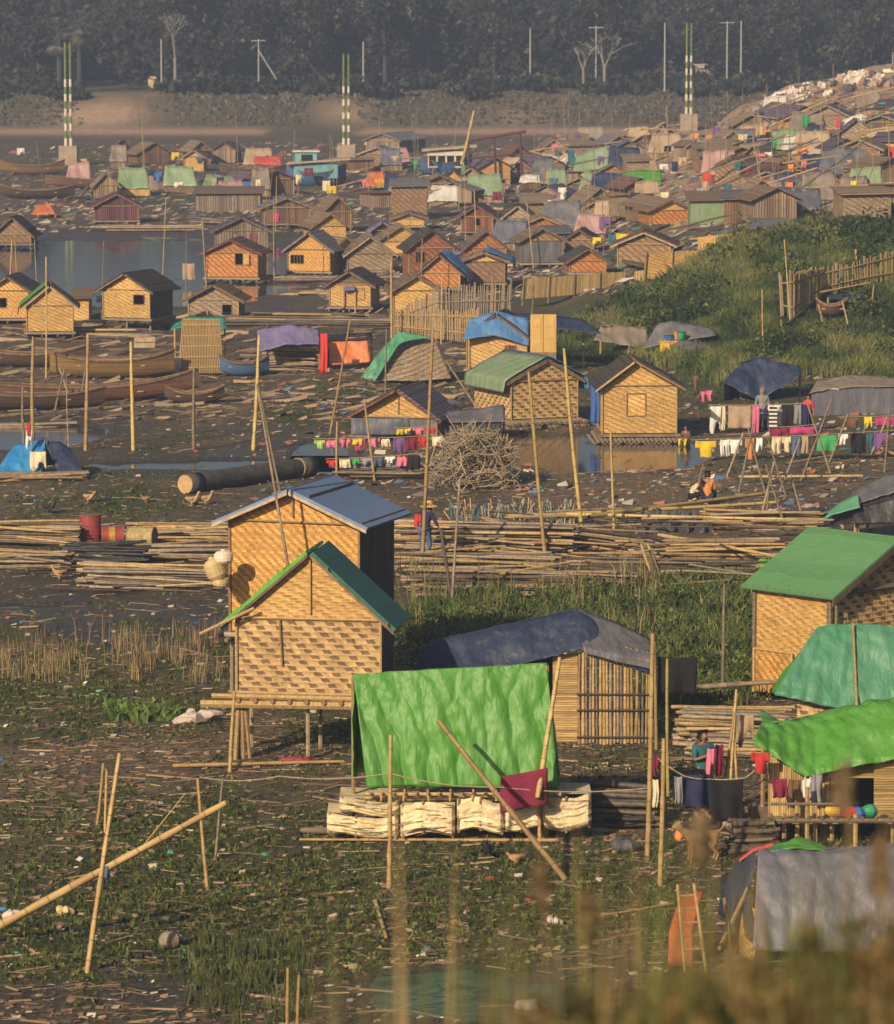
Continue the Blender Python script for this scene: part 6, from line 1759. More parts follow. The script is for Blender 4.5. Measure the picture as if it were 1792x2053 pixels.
# tents of the slope foot
tent('navy blue tarpaulin tent on the grass slope', [(1486, 728), (1525, 716), (1604, 734)], [(1450, 765), (1520, 804), (1606, 752)], P(1520, 806).y, 1.2, 'tarp_navy', wr=.10, nu=30, nv=20, ends='l', endmat='tarp_navy')
tent('grey brown tarpaulin tent at the right behind the clothes', [(1640, 762), (1710, 752), (1800, 758)], [(1622, 788), (1690, 776), (1800, 776)], P(1700, 836).y + .2, 1.2, 'tarp_brown', wr=.06, nu=30, nv=12, wall='tarp_grey', ends='r', endmat='weave_brown')
pole(1456, 770, 1450, 742, 4, 'short pole at the left of the navy tent', 'bamboo')
for x0, x1, y0, y1, c, lb in [(1388, 1400, 752, 780, 'brown', 'brown cloth on a post by the grass'), (1404, 1414, 784, 806, 'pink', 'pink shirt left of the navy tent'), (1416, 1428, 782, 804, 'pink', 'second pink shirt left of the navy tent')]: garment(x0, x1, y0, y1, P(1410, 812).y, c, lb, 'shirt')
# shelter in the slope with buckets
Ysl = P(1360, 712).y
tent('grey tarpaulin lean to with buckets on the green slope', [(1318, 650), (1345, 643), (1430, 660)], [(1286, 700), (1330, 690), (1436, 672)], Ysl + .3, .9, 'tarp_darkgrey', wr=.07, nu=24, nv=14)
bx = empty('yellow_crate', onground(P(1348, 714)), .1, 'yellow crate under the grey lean to', 'crate'); mb = MB(); mb.box(-.5, .5, 0, .7, 0, .56); mb.build('box', MT['yellow_box'], bx); mb = MB(); mb.box(-.53, .53, -.03, .73, .56, .61); mb.build('lid', MT['yellow_box'], bx)
def bucket(lb, x, y, mat, r=.17, h=.3, lift=0):
    g = onground(P(x, y)); b = MB(); n = 16
    b.tube((0, 0, 0), (0, 0, h), r * .8, n, r); b.tube((0, 0, h - .03), (0, 0, h), r * 1.06, n); e = b.build('bucket', MT[mat]); e.location = g + Vector((0, .3, lift)); tag(e, lb, 'bucket')
bucket('blue basin on the yellow crate', 1344, 714, 'plastic_blue', .26, .22, .62); bucket('green bucket right of the blue basin', 1366, 712, 'plastic_green', .2, .3, .62); bucket('orange pot between the blue basin and green bucket', 1356, 712, 'tarp_orange', .1, .34, .62)
lump('heap of brown sacks right of the yellow crate', 1395, 712, 60, 30, 'sack_dark', 'sack_heap', 'sacks', sq=.6)
tent('collapsed grey brown tent left of the lean to', [(1204, 656), (1240, 652), (1296, 658)], [(1190, 680), (1240, 690), (1300, 705)], P(1250, 712).y, .9, 'tarp_brown', wr=.14, nu=24, nv=12)
for a_ in [(1196, 660, 1320, 716, 5, 'long plank sliding down from the collapsed tent'), (1210, 700, 1300, 690, 4, 'pole under the collapsed tent')]: lying(*a_[:4], a_[4], a_[5], 'bamboo_grey', lift=.4)
# slope fence, boat
slat_fence('long bamboo picket fence across the green slope', [(1568, 632), (1590, 640), (1650, 588), (1718, 572), (1800, 560)], [(1563, 552), (1590, 547), (1650, 538), (1716, 524), (1800, 500)], [P(1575, 640).y, P(1590, 642).y, P(1650, 600).y, P(1718, 590).y, P(1800, 575).y], .16, .03, 'bamboo', posts=6)
pole(1716, 530, 1715, 500, 5, 'thick post in the slope fence', 'bamboo')
boat('small brown wooden boat hung under the slope fence', 1636, 1698, 650, .42, 'boat_brown', 1.1, .3, 0, benches=2, lift=.35)
for a_ in [(1655, 662, 1640, 610, 'left prop of the small brown boat'), (1705, 668, 1688, 604, 'right prop of the small brown boat'), (1572, 662, 1565, 640, 'short split prop below the fence'), (1745, 628, 1752, 570, 'thick stump post right of the small boat')]: pole(*a_[:4], 4, a_[4], 'bamboo')
lying(1578, 660, 1670, 588, 5, 'long pole slanting up behind the small boat', 'bamboo_grey', lift=.3); lying(1640, 618, 1745, 600, 4, 'thin cane level behind the small boat', 'bamboo', lift=.7)
tent('low dark cloth strip under the fence', [(1660, 590), (1735, 588)], [(1660, 600), (1735, 598)], P(1700, 612).y, .3, 'tarp_navy', nu=16, nv=6, back=False)
# woven fences along the lip
flatpanel('pale woven fence standing behind the blue tarp hut', [(1046, 600), (1252, 582), (1252, 545), (1050, 560)], P(1150, 600).y, 'split_bamboo', posts=5, name='woven_fence', cat='fence', dY=[0, 2, 2, 0])
flatpanel('ragged woven fence left of the tilted panel', [(1290, 566), (1400, 536), (1398, 502), (1296, 508)], P(1340, 556).y, 'weave_gold', posts=3, name='woven_fence', cat='fence', dY=[0, 1, 1, 0])
flatpanel('short cream woven panel at the foot of the ragged fence', [(1272, 576), (1300, 560), (1298, 540), (1272, 544)], P(1285, 574).y, 'split_bamboo', name='woven_screen', cat='screen')
flatpanel('tilted ochre woven panel at the top of the slope', [(1400, 503), (1506, 484), (1508, 462), (1398, 476)], P(1450, 492).y + 1, 'weave_gold', name='woven_screen', cat='screen', dY=[0, 0, .7, .7])
lying(1195, 530, 1480, 468, 5, 'long pole laid above the woven fences', 'bamboo_grey', lift=.9)
slat_fence('grey pale fence of upright slats left of the blue tarp hut', [(792, 658), (880, 668), (1020, 678)], [(792, 628), (880, 576), (1025, 566)], [P(792, 662).y, P(880, 672).y, P(1020, 680).y], .11, .028, 'bamboo_grey', (.12, .4, .68), posts=5)
slat_fence('low yellow picket fence in front of the grey slats', [(790, 668), (960, 690)], [(790, 622), (960, 622)], [P(790, 672).y - .8, P(960, 694).y - .8], .15, .028, 'bamboo', (.3, .8), posts=3)
# blue tarp hut
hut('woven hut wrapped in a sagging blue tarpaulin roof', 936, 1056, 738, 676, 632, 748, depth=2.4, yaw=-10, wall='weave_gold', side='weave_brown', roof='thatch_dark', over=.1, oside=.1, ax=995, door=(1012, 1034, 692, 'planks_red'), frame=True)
Yc = P(996, 748).y - .3
e = tent('blue tarpaulin spread over the woven hut with a red door', [(940, 640), (995, 625), (1060, 640)], [(928, 682), (990, 672), (1060, 694)], Yc - .1, .55, 'tarp_blue', wr=.09, nu=30, nv=14, back=True)
tent('dark blue tarpaulin roof stretching right behind the tall doors', [(1000, 628), (1090, 632), (1170, 640)], [(1056, 640), (1110, 660), (1206, 670)], Yc + 1.6, 1.2, 'tarp_navy', wr=.07, nu=26, nv=10)
dr = empty('yellow_cabinet_door', Vector((at(1089, 705, Yc - .1).x, Yc - .1, tz(at(1089, 705, Yc).x, Yc))), 0, 'pair of tall yellow panelled doors standing upright', 'doors')
z0 = at(1089, 706, Yc).z - dr.location.z; z1 = at(1089, 630, Yc).z - dr.location.z; hw = 26 * Yc / F
for sx in (-1, 1):
    x0, x1 = (-hw, -.012) if sx < 0 else (.012, hw)
    mb = MB(); mb.box(x0, x1, 0, .05, z0, z1); o = mb.build('door_leaf', MT['door_yellow'], dr)
    mb = MB()
    for (a, b) in ((.06, .3), (.36, .62), (.68, .95)): mb.box(x0 + .07, x1 - .07, -.02, 0, z0 + (z1 - z0) * a, z0 + (z1 - z0) * b)
    mb.build('panel', MT['door_yellow'], o)
st = MB(); st.box(-hw, hw, .02, .3, -.2, z0); st.build('plinth', MT['timber'], dr)
# net tent
tent('cone shaped woven tent under green netting', [(795, 667), (815, 670), (870, 676)], [(742, 762), (830, 765), (905, 758)], P(830, 770).y, 1.6, 'weave_grey', wr=.05, nu=30, nv=20)
Yk = P(830, 770).y - .35
nt = drape('green_net', [[at(800, 664, Yk + 1.5), at(868, 678, Yk + 1.5)], [at(770, 695, Yk + .8), at(800, 690, Yk + .9)], [at(722, 758, Yk + .05), at(752, 766, Yk + .0)]], 'tarp_mint', None, 20, 20, .12, fold=.06); tag(nt, 'green net hanging down the left of the cone tent', 'net')
tent('orange tarpaulin shelter between purple shelter and cone tent', [(655, 680), (735, 674)], [(662, 732), (742, 726)], P(700, 742).y, .5, 'tarp_orange', wr=.10, nu=22, nv=16, ends='l', endmat='tarp_navy')
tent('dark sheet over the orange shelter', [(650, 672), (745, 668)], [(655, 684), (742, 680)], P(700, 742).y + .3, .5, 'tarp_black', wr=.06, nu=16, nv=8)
tent('bamboo stack shelter under a purple blue tarpaulin', [(518, 660), (580, 652), (640, 662)], [(516, 706), (570, 692), (640, 690)], P(580, 750).y + .1, .9, 'tarp_purple', wr=.09, nu=28, nv=14)
bundle(524, 740, 640, 742, 46, 36, 'stacked cane bundles under the purple tarpaulin', r=.05, ends=.1, group=None)
garment(642, 656, 668, 748, P(650, 752).y, 'red', 'red and blue cloth strip between the shelters', 'sheet')
Yp = P(400, 752).y
fp = flatpanel('upright panel of split bamboo beside the boats', [(355, 750), (448, 748), (438, 640), (366, 638)], Yp, 'split_bamboo', name='bamboo_screen', dY=[0, 0, 1.2, 1.2])
rl = MB(); b0 = fp.location
for t in (.1, .3, .5, .7, .9):
    rl.tube(at(358 + 8 * t, 748 - 108 * t, Yp + 1.2 * t - .08) - b0, at(447 - 8 * t, 746 - 106 * t, Yp + 1.2 * t - .08) - b0, .022)
for q in range(27):
    x_ = 359 + q * 3.4; rl.tube(at(x_, 748, Yp - .06) - b0, at(x_ * .82 + 72, 640, Yp + 1.12) - b0, .02)
rl.build('rail', MT['bamboo'], fp)
tent('ragged shelter behind the split bamboo panel', [(350, 650), (380, 634), (450, 636)], [(340, 662), (380, 655), (455, 660)], Yp + 2.5, .8, 'tarp_teal', nu=16, nv=8, wr=.05)
# boats
boat('large ochre plank boat behind the split bamboo panel', 100, 350, 756, .72, 'boat_ochre', 1.7, .4, 0, benches=2, risel=.3)
boat('long brown boat with a raised dark prow in front of the ochre boat', -60, 398, 802, .5, 'boat_brown', 1.4, .7, 0, benches=4, risel=.2)
boat('dark low boat drawn up before the long brown boat', -80, 210, 822, .5, 'boat_dark', 1.3, .3, 0, benches=2)
boat('small black canoe beside the long brown prow', 330, 450, 808, .34, 'boat_dark', .8, .3, 0, benches=2)
boat('dark narrow boat behind the ochre boat', -60, 180, 735, .5, 'boat_dark', 1.2, .4, 0, benches=2)
boat('blue black boat between bamboo panel and purple shelter', 440, 540, 752, .5, 'paint_blue', 1.1, .3, 0, benches=2)
bx = empty('wooden_crate', Vector((at(289, 690, P(240, 748).y).x, P(240, 748).y, at(289, 696, P(240, 748).y).z)), .1, 'pale wooden crate standing on the ochre boat', 'crate'); mb = MB(); mb.box(-.42, .42, -.25, .25, 0, .2); mb.box(-.40, .44, -.27, .24, .23, .42); mb.build('box', MT['timber_pale'], bx)
bx = empty('wooden_crate', Vector((at(345, 725, Yp).x, Yp + .3, at(345, 738, Yp).z)), -.1, 'pale box beside the split bamboo panel', 'crate'); mb = MB(); mb.box(-.38, .38, -.25, .25, 0, .42); mb.box(-.5, .3, -.3, .25, -.2, -.02); mb.build('box', MT['plastic_white'], bx)
lying(-20, 838, 330, 812, 9, 'log beam lying in the mud under the boats', 'bamboo_grey', 'log', cat='log')
for a_ in [(150, 822, 118, 735, 'left timber of the crossed props at the boats'), (108, 825, 130, 735, 'right timber of the crossed props at the boats'), (160, 820, 170, 745, 'short prop at the boat side'), (44, 840, 45, 775, 'mooring stake at the pond edge')]: pole(*a_[:4], 5, a_[4], 'bamboo_grey')
# tent at left with blue sheets
Yv = P(80, 960).y
e = tent('small tent of blue sheets and rags at the left edge', [(30, 893), (70, 886), (92, 882)], [(-12, 945), (40, 952), (82, 952)], Yv, .9, 'tarp_bright_blue', wr=.09, nu=24, nv=16)
tent('navy half of the blue sheet tent', [(88, 884), (118, 886), (140, 900)], [(118, 950), (150, 950), (168, 948)], Yv + .15, .9, 'tarp_navy', wr=.05, nu=18, nv=14)
garment(60, 92, 905, 948, Yv - .05, 'cream', 'cream and yellow rags in the mouth of the blue tent', 'rag')
garment(52, 64, 862, 902, Yv + .3, 'white', 'white cloth on the stick above the blue tent', 'rag'); garment(54, 61, 846, 874, Yv + .25, 'red', 'red cloth on the stick above the blue tent', 'sheet')
pole(48, 900, 46, 840, 5, 'stick carrying cloth above the blue tent', 'bamboo_grey', yg=952)
bundle(-20, 968, 180, 962, 14, 16, 'raft of bamboo under the blue sheet tent', r=.055, ends=.1)
bundle(-20, 852, 160, 850, 8, 8, 'thin poles lying at the pond edge', ('bamboo_grey',), r=.05, ends=.2)
# tarp hut right edge
Ye = P(1740, 1075).y
tent('grey and green tarpaulin hut cut by the right edge', [(1740, 972), (1800, 945)], [(1645, 1032), (1800, 985)], Ye - .6, 1.0, 'tarp_darkgrey', wr=.09, nu=26, nv=18, wall='tarp_black', wallbot=1052)
tent('green tarpaulin strip on the grey hut at the right edge', [(1690, 1005), (1720, 992)], [(1648, 1040), (1725, 1018)], Ye - .9, .5, 'tarp_mint', wr=.08, nu=14, nv=10, back=False)
tent('black plastic sheet under the blue tarpaulin roof edge', [(1715, 1018), (1800, 996)], [(1705, 1050), (1800, 1050)], Ye - .8, .3, 'tarp_black', wr=.06, nu=14, nv=10, back=False)
lump('bright green scrap in the weeds below the bamboo', 1542, 1138, 30, 24, 'tarp_lime', 'plastic_sheet', 'scrap', sq=.7)
# small trash things
for i, (x, y, w, h, m, lb) in enumerate([(400, 1178, 16, 8, 'sack', 'grey'), (1545, 1030, 24, 9, 'sack', 'white'), (1060, 945, 18, 6, 'plastic_white', 'white'), (640, 1290, 30, 10, 'sack_dark', 'dark'), (1110, 1850, 26, 16, 'sack', 'pale')]):
    lump(lb + ' plastic scrap lying ' + ['by the brown duck', 'among the crossed sticks', 'right of the brush pile', 'left of the bold woven hut', 'on the bank above the puddle'][i], x, y, w, h, m, 'scrap', 'scrap', sq=.7)
# ---------------------------------------------------------------- far huts read off the photograph
T_ = 'thatch_dark'
FH = [
 ('bright woven hut with a barred window and dark right slope', 577, 662, 543, 500, 468, 550, dict(wall='weave_warm', roof='roof_grey', win=(583, 608, 512, 528), bars=3, yaw=-14)),
 ('pale woven hut half hidden behind the barred window hut', 628, 692, 490, 453, 430, 505, dict(wall='weave_gold', roof='thatch', yaw=16)),
 ('brown plank hut with a tall gable left of the flat roofed shack', 648, 703, 452, 425, 397, 466, dict(wall='planks_brown', roof='thatch', yaw=14)),
 ('grey woven hut with long pale roof edges', 697, 786, 541, 508, 476, 549, dict(wall='weave_grey', roof='thatch', yaw=8, trim='timber_pale')),
 ('small hut with a sloping brown roof squeezed between two huts', 664, 716, 535, 505, 478, 545, dict(wall='weave_gold', roof='thatch', yaw=30)),
 ('wide bright orange woven hut behind the others', 757, 853, 508, 484, 454, 520, dict(wall='weave_gold', roof='thatch', yaw=6)),
 ('red brown hut with a barred dark window', 820, 910, 556, 497, 463, 570, dict(wall='weave_redbrown', roof='thatch_dark', win=(834, 851, 505, 526), bars=3, yaw=9, trim='planks_maroon')),
 ('orange gabled hut with a red crossbeam', 935, 1014, 520, 497, 465, 530, dict(wall='weave_orange', gable='weave_orange', roof='thatch', yaw=4, trim='planks_maroon', detail=True)),
 ('dark orange hut with blue sheeting on its right slope', 842, 922, 576, 546, 512, 587, dict(wall='weave_orange', roof='thatch_dark', tarp_r='tarp_blue', yaw=-6)),
 ('low bright gabled hut under a blue tarpaulin beside the orange hut', 928, 1012, 566, 524, 508, 578, dict(wall='weave_brown', gable='weave_gold', roof='thatch', tarp_r='tarp_blue', yaw=-4)),
 ('bright yellow hut with a shuttered window and brown gable', 661, 743, 614, 570, 545, 626, dict(wall='weave_gold', gable='thatch', roof='thatch_dark', win=(713, 730, 579, 600), shutter='in', winmat='weave_gold', yaw=-10)),
 ('golden woven hut with a pink rag at its ridge', 789, 880, 625, 582, 554, 645, dict(wall='weave_gold', roof='thatch', yaw=5)),
 ('reddish plank hut with a small dark window near the middle', 925, 988, 463, 434, 413, 472, dict(wall='planks_red', roof='planks_maroon', win=(950, 962, 438, 452), yaw=-8)),
 ('pale grey gabled hut right of the reddish plank hut', 1010, 1066, 466, 436, 414, 476, dict(wall='weave_grey', roof='thatch', yaw=-6, trim='timber_pale')),
 ('low hut with a wide orange gable and pale roof edge', 1046, 1126, 482, 452, 435, 492, dict(wall='weave_brown', gable='weave_orange', roof='thatch', yaw=4, trim='timber_pale')),
 ('hut with a dark net front and brown gable', 1045, 1128, 526, 482, 459, 536, dict(wall='tarp_darkgrey', gable='weave_brown', roof='thatch', yaw=8)),
 ('small brown hut at the right of the dark net front', 1134, 1190, 500, 480, 462, 512, dict(wall='weave_brown', roof='thatch_dark', yaw=-6)),
 ('orange gabled hut half sunk behind the long fence pole', 1142, 1214, 545, 522, 500, 556, dict(wall='weave_orange', roof='thatch_dark', yaw=6)),
 ('pale triangular hut at the left edge above the pond', -12, 62, 487, 470, 437, 496, dict(wall='weave_brown', roof='thatch_dark', yaw=-4)),
 ('orange woven hut with an open shuttered window', 411, 517, 555, 507, 482, 564, dict(wall='weave_orange', roof='roof_rust', win=(472, 487, 508, 530), shutter='r', winmat='weave_gold', yaw=-9, trim='planks_red')),
 ('golden hut cut by the left edge', -24, 58, 637, 582, 556, 650, dict(wall='weave_warm', roof='thatch_dark', win=(0, 13, 598, 616), yaw=-6)),
 ('steep brown hut with green net on its left slope', 54, 146, 664, 612, 575, 680, dict(wall='weave_gold', roof='thatch', tarp_l='tarp_green', yaw=4, trim='timber_pale', over=.2)),
 ('golden hut with dark roof and black right wall at the pond', 206, 302, 637, 580, 550, 665, dict(wall='weave_gold', side='tarp_black', roof='thatch_dark', win=(269, 290, 591, 609), yaw=-22, depth=2.4)),
 ('grey woven hut with a dark square window at the pond', 378, 478, 633, 600, 573, 642, dict(wall='weave_grey', roof='thatch', win=(446, 464, 611, 631), yaw=-5)),
 ('grey plank hut with a red door above the pond', 432, 536, 499, 462, 437, 512, dict(wall='planks_grey', roof='roof_purple', door=(500, 514, 468, 'planks_red'), yaw=4)),
 ('pale gabled plank hut left of the brown plank hut', 530, 620, 447, 416, 398, 457, dict(wall='planks_brown', roof='roof_grey', yaw=6)),
 ('maroon plank house above the pond', 190, 277, 441, 413, 390, 449, dict(wall='planks_maroon', roof='planks_maroon', yaw=6)),
 ('orange hut with leaning gable above the ragged fence', 1303, 1384, 449, 421, 402, 457, dict(wall='weave_orange', gable='weave_gold', roof='thatch', yaw=14)),
 ('small orange hut with a pale roof at the upper right', 1692, 1744, 421, 397, 385, 430, dict(wall='weave_orange', roof='roof_grey', yaw=-4)),
 ('brown gabled hut in the middle of the right hill', 1527, 1612, 358, 342, 321, 366, dict(wall='planks_brown', roof='thatch', yaw=14)),
 ('open framed brown hut high on the right hill', 1540, 1592, 250, 224, 208, 256, dict(wall='planks_brown', roof='thatch', yaw=10)),
 ('dark roofed shack behind the yellow hut', 745, 790, 480, 462, 447, 490, dict(wall='tarp_black', roof='tarp_purple', yaw=0)),
 ('pale woven hut behind the wide orange hut', 790, 850, 452, 438, 428, 462, dict(wall='weave_gold', gable='weave_gold', roof='thatch', yaw=0)),
 ('pale hut with stick forks before it', 1175, 1225, 432, 414, 402, 440, dict(wall='weave_grey', roof='roof_rust', yaw=0, trim='timber_pale')),
 ('blue grey roofed house near the middle striped tower', 735, 800, 300, 281, 268, 306, dict(wall='planks_grey', roof='roof_grey', yaw=-28, depth=5)),
]
for f in FH:
    k = dict(depth=2.3, over=.28, oside=.32); k.update(f[7])
    hut(f[0], *f[1:7], **k)
tent('purple cloth draped at the window of the bright yellow hut', [(688, 576), (712, 576)], [(688, 584), (712, 582)], P(702, 626).y - .35, .2, 'tarp_purple', nu=10, nv=6, back=False, cat='cloth', name='cloth')
for x0, x1, y0, y1, Yg_, c, lb, sh in [(193, 207, 592, 606, 660, 'navy', 'dark cloth hanging left of the black walled hut', 'sheet'), (207, 238, 600, 614, 660, 'black', 'black garments on the line before the black walled hut', 'rag'), (826, 848, 552, 562, 640, 'pink', 'pink rag on the ridge of the golden hut', 'rag'), (548, 560, 428, 446, 470, 'magenta', 'magenta cloth by the grey plank hut', 'sheet'), (366, 390, 528, 562, 570, 'tan', 'tan woven basket cover with red top by the orange hut', 'sheet'), (1138, 1152, 300, 330, 380, 'teal', 'teal cloth near the green sheds', 'rag')]:
    garment(x0, x1, y0, y1, P((x0 + x1) / 2, Yg_).y, c, lb, sh)


def flat_shack(label, xL, xR, yG, yE, depth=3, wall='planks_grey', roof='roof_grey', yaw=0, tilt=.25, cat='shack', group=None, door=None):
    g = P((xL + xR) / 2, yG); Y = g.y; a = at(xL, yG, Y); b = at(xR, yG, Y); z1 = at(xL, yE, Y).z - tz((a.x + b.x) / 2, Y); w = (b.x - a.x) / 2
    e = empty('flat_roofed_shack', (g.x, Y, tz(g.x, Y)), math.radians(yaw), label, cat, group)
    mb = MB(); mb.slab([(-w, 0, -.2), (w, 0, -.2), (w, 0, z1), (-w, 0, z1)], (0, 1, 0), .05)
    for sx in (-1, 1): mb.slab([(sx * w, .052, -.2), (sx * w, depth, -.2), (sx * w, depth, z1 + tilt), (sx * w, .052, z1)], (-sx, 0, 0), .05)
    mb.slab([(-w + .06, depth, -.2), (w - .06, depth, -.2), (w - .06, depth, z1 + tilt), (-w + .06, depth, z1 + tilt)], (0, -1, 0), .05); mb.build('wall', MT[wall], e)
    mb = MB(); mb.slab([(-w - .2, -.3, z1 - .02), (w + .2, -.3, z1 + .02), (w + .2, depth + .2, z1 + tilt + .05), (-w - .2, depth + .2, z1 + tilt + .05)], (0, 0, 1), .07); mb.build('roof', MT[roof], e)
    if door:
        mb = MB(); mb.box(door[0] * w, door[1] * w, -.04, -.002, 0, z1 * .8); mb.build('door', MT[door[2]], e)
    return e
flat_shack('pale flat roofed woven shack in the middle', 785, 856, 440, 374, wall='weave_brown', roof='roof_grey')
flat_shack('long grey plank shed left of the pale gabled hut', 392, 522, 424, 388, wall='planks_grey', roof='thatch', door=(-.1, .2, 'planks_grey'))
flat_shack('small yellow shack behind the net roofed hut', 148, 178, 642, 598, wall='weave_gold', roof='thatch', depth=2)
flat_shack('grey green tarpaulin walled shed on the right hill', 1384, 1498, 445, 402, wall='tarp_sage', roof='thatch', depth=3)
flat_shack('cream shack low on the ridge of the slope', 1512, 1572, 474, 458, wall='planks_grey', roof='roof_grey', depth=2)
HT_ = [
 ('tan canvas tent below the crest sacks', [(1610, 206), (1650, 200), (1690, 204)], [(1604, 226), (1650, 228), (1694, 226)], 234, 'tarp_tan'),
 ('tan canvas tent at the right edge of the hill', [(1740, 262), (1800, 254)], [(1734, 292), (1800, 292)], 300, 'tarp_tan'),
 ('wide tan tarpaulin roof left of the brown gabled hut', [(1440, 318), (1480, 308), (1515, 306)], [(1434, 340), (1480, 342), (1520, 338)], 350, 'tarp_tan'),
 ('dusty pink sheet tent on the left flank of the hill', [(1440, 282), (1482, 272)], [(1436, 302), (1486, 300)], 310, 'tarp_pink'),
 ('orange brown cloth roof beside the bright green roof', [(1270, 324), (1312, 322)], [(1262, 342), (1322, 342)], 350, 'tarp_tan'),
 ('long brown tarpaulin tent high on the right hill', [(1552, 232), (1600, 222), (1645, 220)], [(1540, 258), (1600, 262), (1652, 262)], 268, 'tarp_brown'),
 ('green tarpaulin tent on the right hill', [(1548, 265), (1580, 258), (1604, 260)], [(1540, 298), (1580, 300), (1604, 300)], 306, 'tarp_sage'),
 ('pale grey tent with a blue side on the right hill', [(1690, 240), (1722, 228), (1738, 232)], [(1676, 266), (1710, 270), (1740, 272)], 276, 'tarp_white'),
 ('blue grey tarpaulin sheet on the right hill above the small orange hut', [(1650, 302), (1690, 294), (1720, 296)], [(1640, 340), (1690, 350), (1720, 352)], 358, 'tarp_grey'),
 ('light green tarpaulin at the upper right corner of the hill', [(1760, 222), (1800, 212)], [(1754, 244), (1800, 240)], 250, 'tarp_sage'),
 ('red tarpaulin shelter at the right edge of the hill', [(1728, 330), (1775, 328)], [(1724, 350), (1774, 350)], 356, 'tarp_red'),
 ('orange red sheet shelter right of the brown gabled hut', [(1590, 362), (1630, 350)], [(1588, 376), (1630, 374)], 382, 'tarp_red'),
 ('sage green tarpaulin roof left of the soil hill', [(1155, 312), (1190, 300), (1222, 292)], [(1148, 345), (1190, 348), (1218, 338)], 356, 'tarp_sage'),
 ('bright green tarpaulin roof below the soil hill', [(1250, 345), (1290, 340), (1325, 342)], [(1240, 368), (1290, 375), (1326, 370)], 382, 'tarp_green'),
 ('dark teal tarpaulin beside the sage green roof', [(1144, 316), (1178, 314)], [(1142, 334), (1180, 338)], 345, 'tarp_teal'),
 ('red tarpaulin roof left of the teal houseboat', [(510, 314), (562, 313)], [(508, 330), (564, 331)], 345, 'tarp_red'),
 ('orange tarpaulin tent right of the teal houseboat', [(738, 346), (768, 344)], [(728, 374), (772, 376)], 382, 'tarp_orange'),
 ('navy tarpaulin sheet right of the orange tent', [(772, 346), (798, 350)], [(768, 384), (798, 386)], 392, 'tarp_navy'),
 ('grey dome tent on the ridge of the green slope', [(1560, 450), (1600, 444)], [(1552, 466), (1604, 466)], 474, 'tarp_darkgrey'),
 ('dark blue tarpaulin at the right of the ridge', [(1745, 415), (1792, 408)], [(1740, 434), (1800, 432)], 440, 'tarp_navy'),
 ('dark tarpaulin roof in the middle of the right hill', [(1555, 376), (1600, 370)], [(1548, 396), (1606, 394)], 402, 'tarp_darkgrey'),
 ('patchwork tent of orange and blue at the left above the pond', [(76, 410), (98, 408)], [(62, 430), (112, 430)], 438, 'tarp_orange'),
 ('white tarpaulin shelter below the steel gantry', [(1045, 352), (1080, 348)], [(1040, 366), (1085, 366)], 380, 'tarp_white'),
 ('grey net shelter on the ridge behind the tilted panel', [(1430, 462), (1470, 456)], [(1424, 478), (1472, 476)], 486, 'tarp_darkgrey'),
]
for lb, rd, fr, yg, m in HT_:
    Y = P((fr[0][0] + fr[-1][0]) / 2, yg).y
    tent(lb, rd, fr, Y, 1.3, m, wr=.12, nu=20, nv=10, wall='planks_brown' if 'roof' in lb or 'shelter' in lb else None, ends='r', endmat='tarp_navy' if 'blue side' in lb else m, group='far tarpaulin tents')
# houseboats
def houseboat(label, x0, x1, yw, yr, cab, cmat, hmat, upper=None, roofmat='timber_pale', windows=4):
    b = boat(label, x0 - 16, x1 + 16, yw, 1.1, hmat, 3, .6, 0, benches=0, lift=-.1)
    Y = b.location.y; k = Y / F; cx_ = b.location.x
    xa, xb = at(x0, yw, Y).x - cx_, at(x1, yw, Y).x - cx_; z1 = at(x0, yr, Y).z - b.location.z
    mb = MB(); mb.box(xa, xb, -1.2, 1.2, .7, z1); mb.build('cabin', MT[cmat], b)
    mb = MB(); mb.slab([(xa - .5, -1.6, z1), (xb + 1.0, -1.6, z1 + .35), (xb + 1.0, 1.5, z1 + .35), (xa - .5, 1.5, z1)], (0, 0, 1), .12); mb.build('roof', MT[roofmat], b)
    for q in range(windows):
        x_ = xa + (xb - xa) * (q + .5) / windows; mb = MB(); mb.box(x_ - .28, x_ + .28, -1.24, -1.202, z1 - 1.2, z1 - .35); wo = mb.build('window', MT['dark_inside'], b)
        mb = MB(); mb.box(x_ - .36, x_ + .36, -1.28, -1.242, z1 - .35, z1 - .27); mb.box(x_ - .36, x_ + .36, -1.28, -1.242, z1 - 1.28, z1 - 1.2); mb.build('frame', MT['paint_white'], wo)
    if upper:
        ux0, ux1, uy0 = upper; a, c = at(ux0, yw, Y).x - cx_, at(ux1, yw, Y).x - cx_; z2 = at(x0, uy0, Y).z - b.location.z
        mb = MB(); mb.box(a, c, -.7, .9, z1 + .16, z2); mb.build('wheelhouse', MT[cmat], b); mb = MB(); mb.box(a - .2, c + .2, -.9, 1.1, z2, z2 + .1); mb.build('wheelhouse_roof', MT['paint_white'], b)
        mb = MB(); mb.box(a + (c - a) * .3, a + (c - a) * .8, -.74, -.702, z2 - .7, z2 - .2); mb.build('window', MT['dark_inside'], b)
    return b
houseboat('two storey teal houseboat near the middle tower', 590, 678, 372, 328, 0, 'paint_teal', 'paint_blue', (592, 636, 304), windows=0)
houseboat('white cabin boat with square windows and blue hull', 858, 930, 350, 302, 0, 'paint_white', 'paint_blue', None, windows=4)
boat('pale long boat lying at the left above the pond', 0, 130, 350, .7, 'boat_ochre', 1.6, .5, benches=2)
boat('brown long boat at the left below the first tower', 90, 380, 378, .6, 'boat_brown', 1.6, .4, benches=3)
boat('dark long boat left of the teal houseboat', 440, 580, 356, .7, 'boat_dark', 1.6, .5, benches=2)
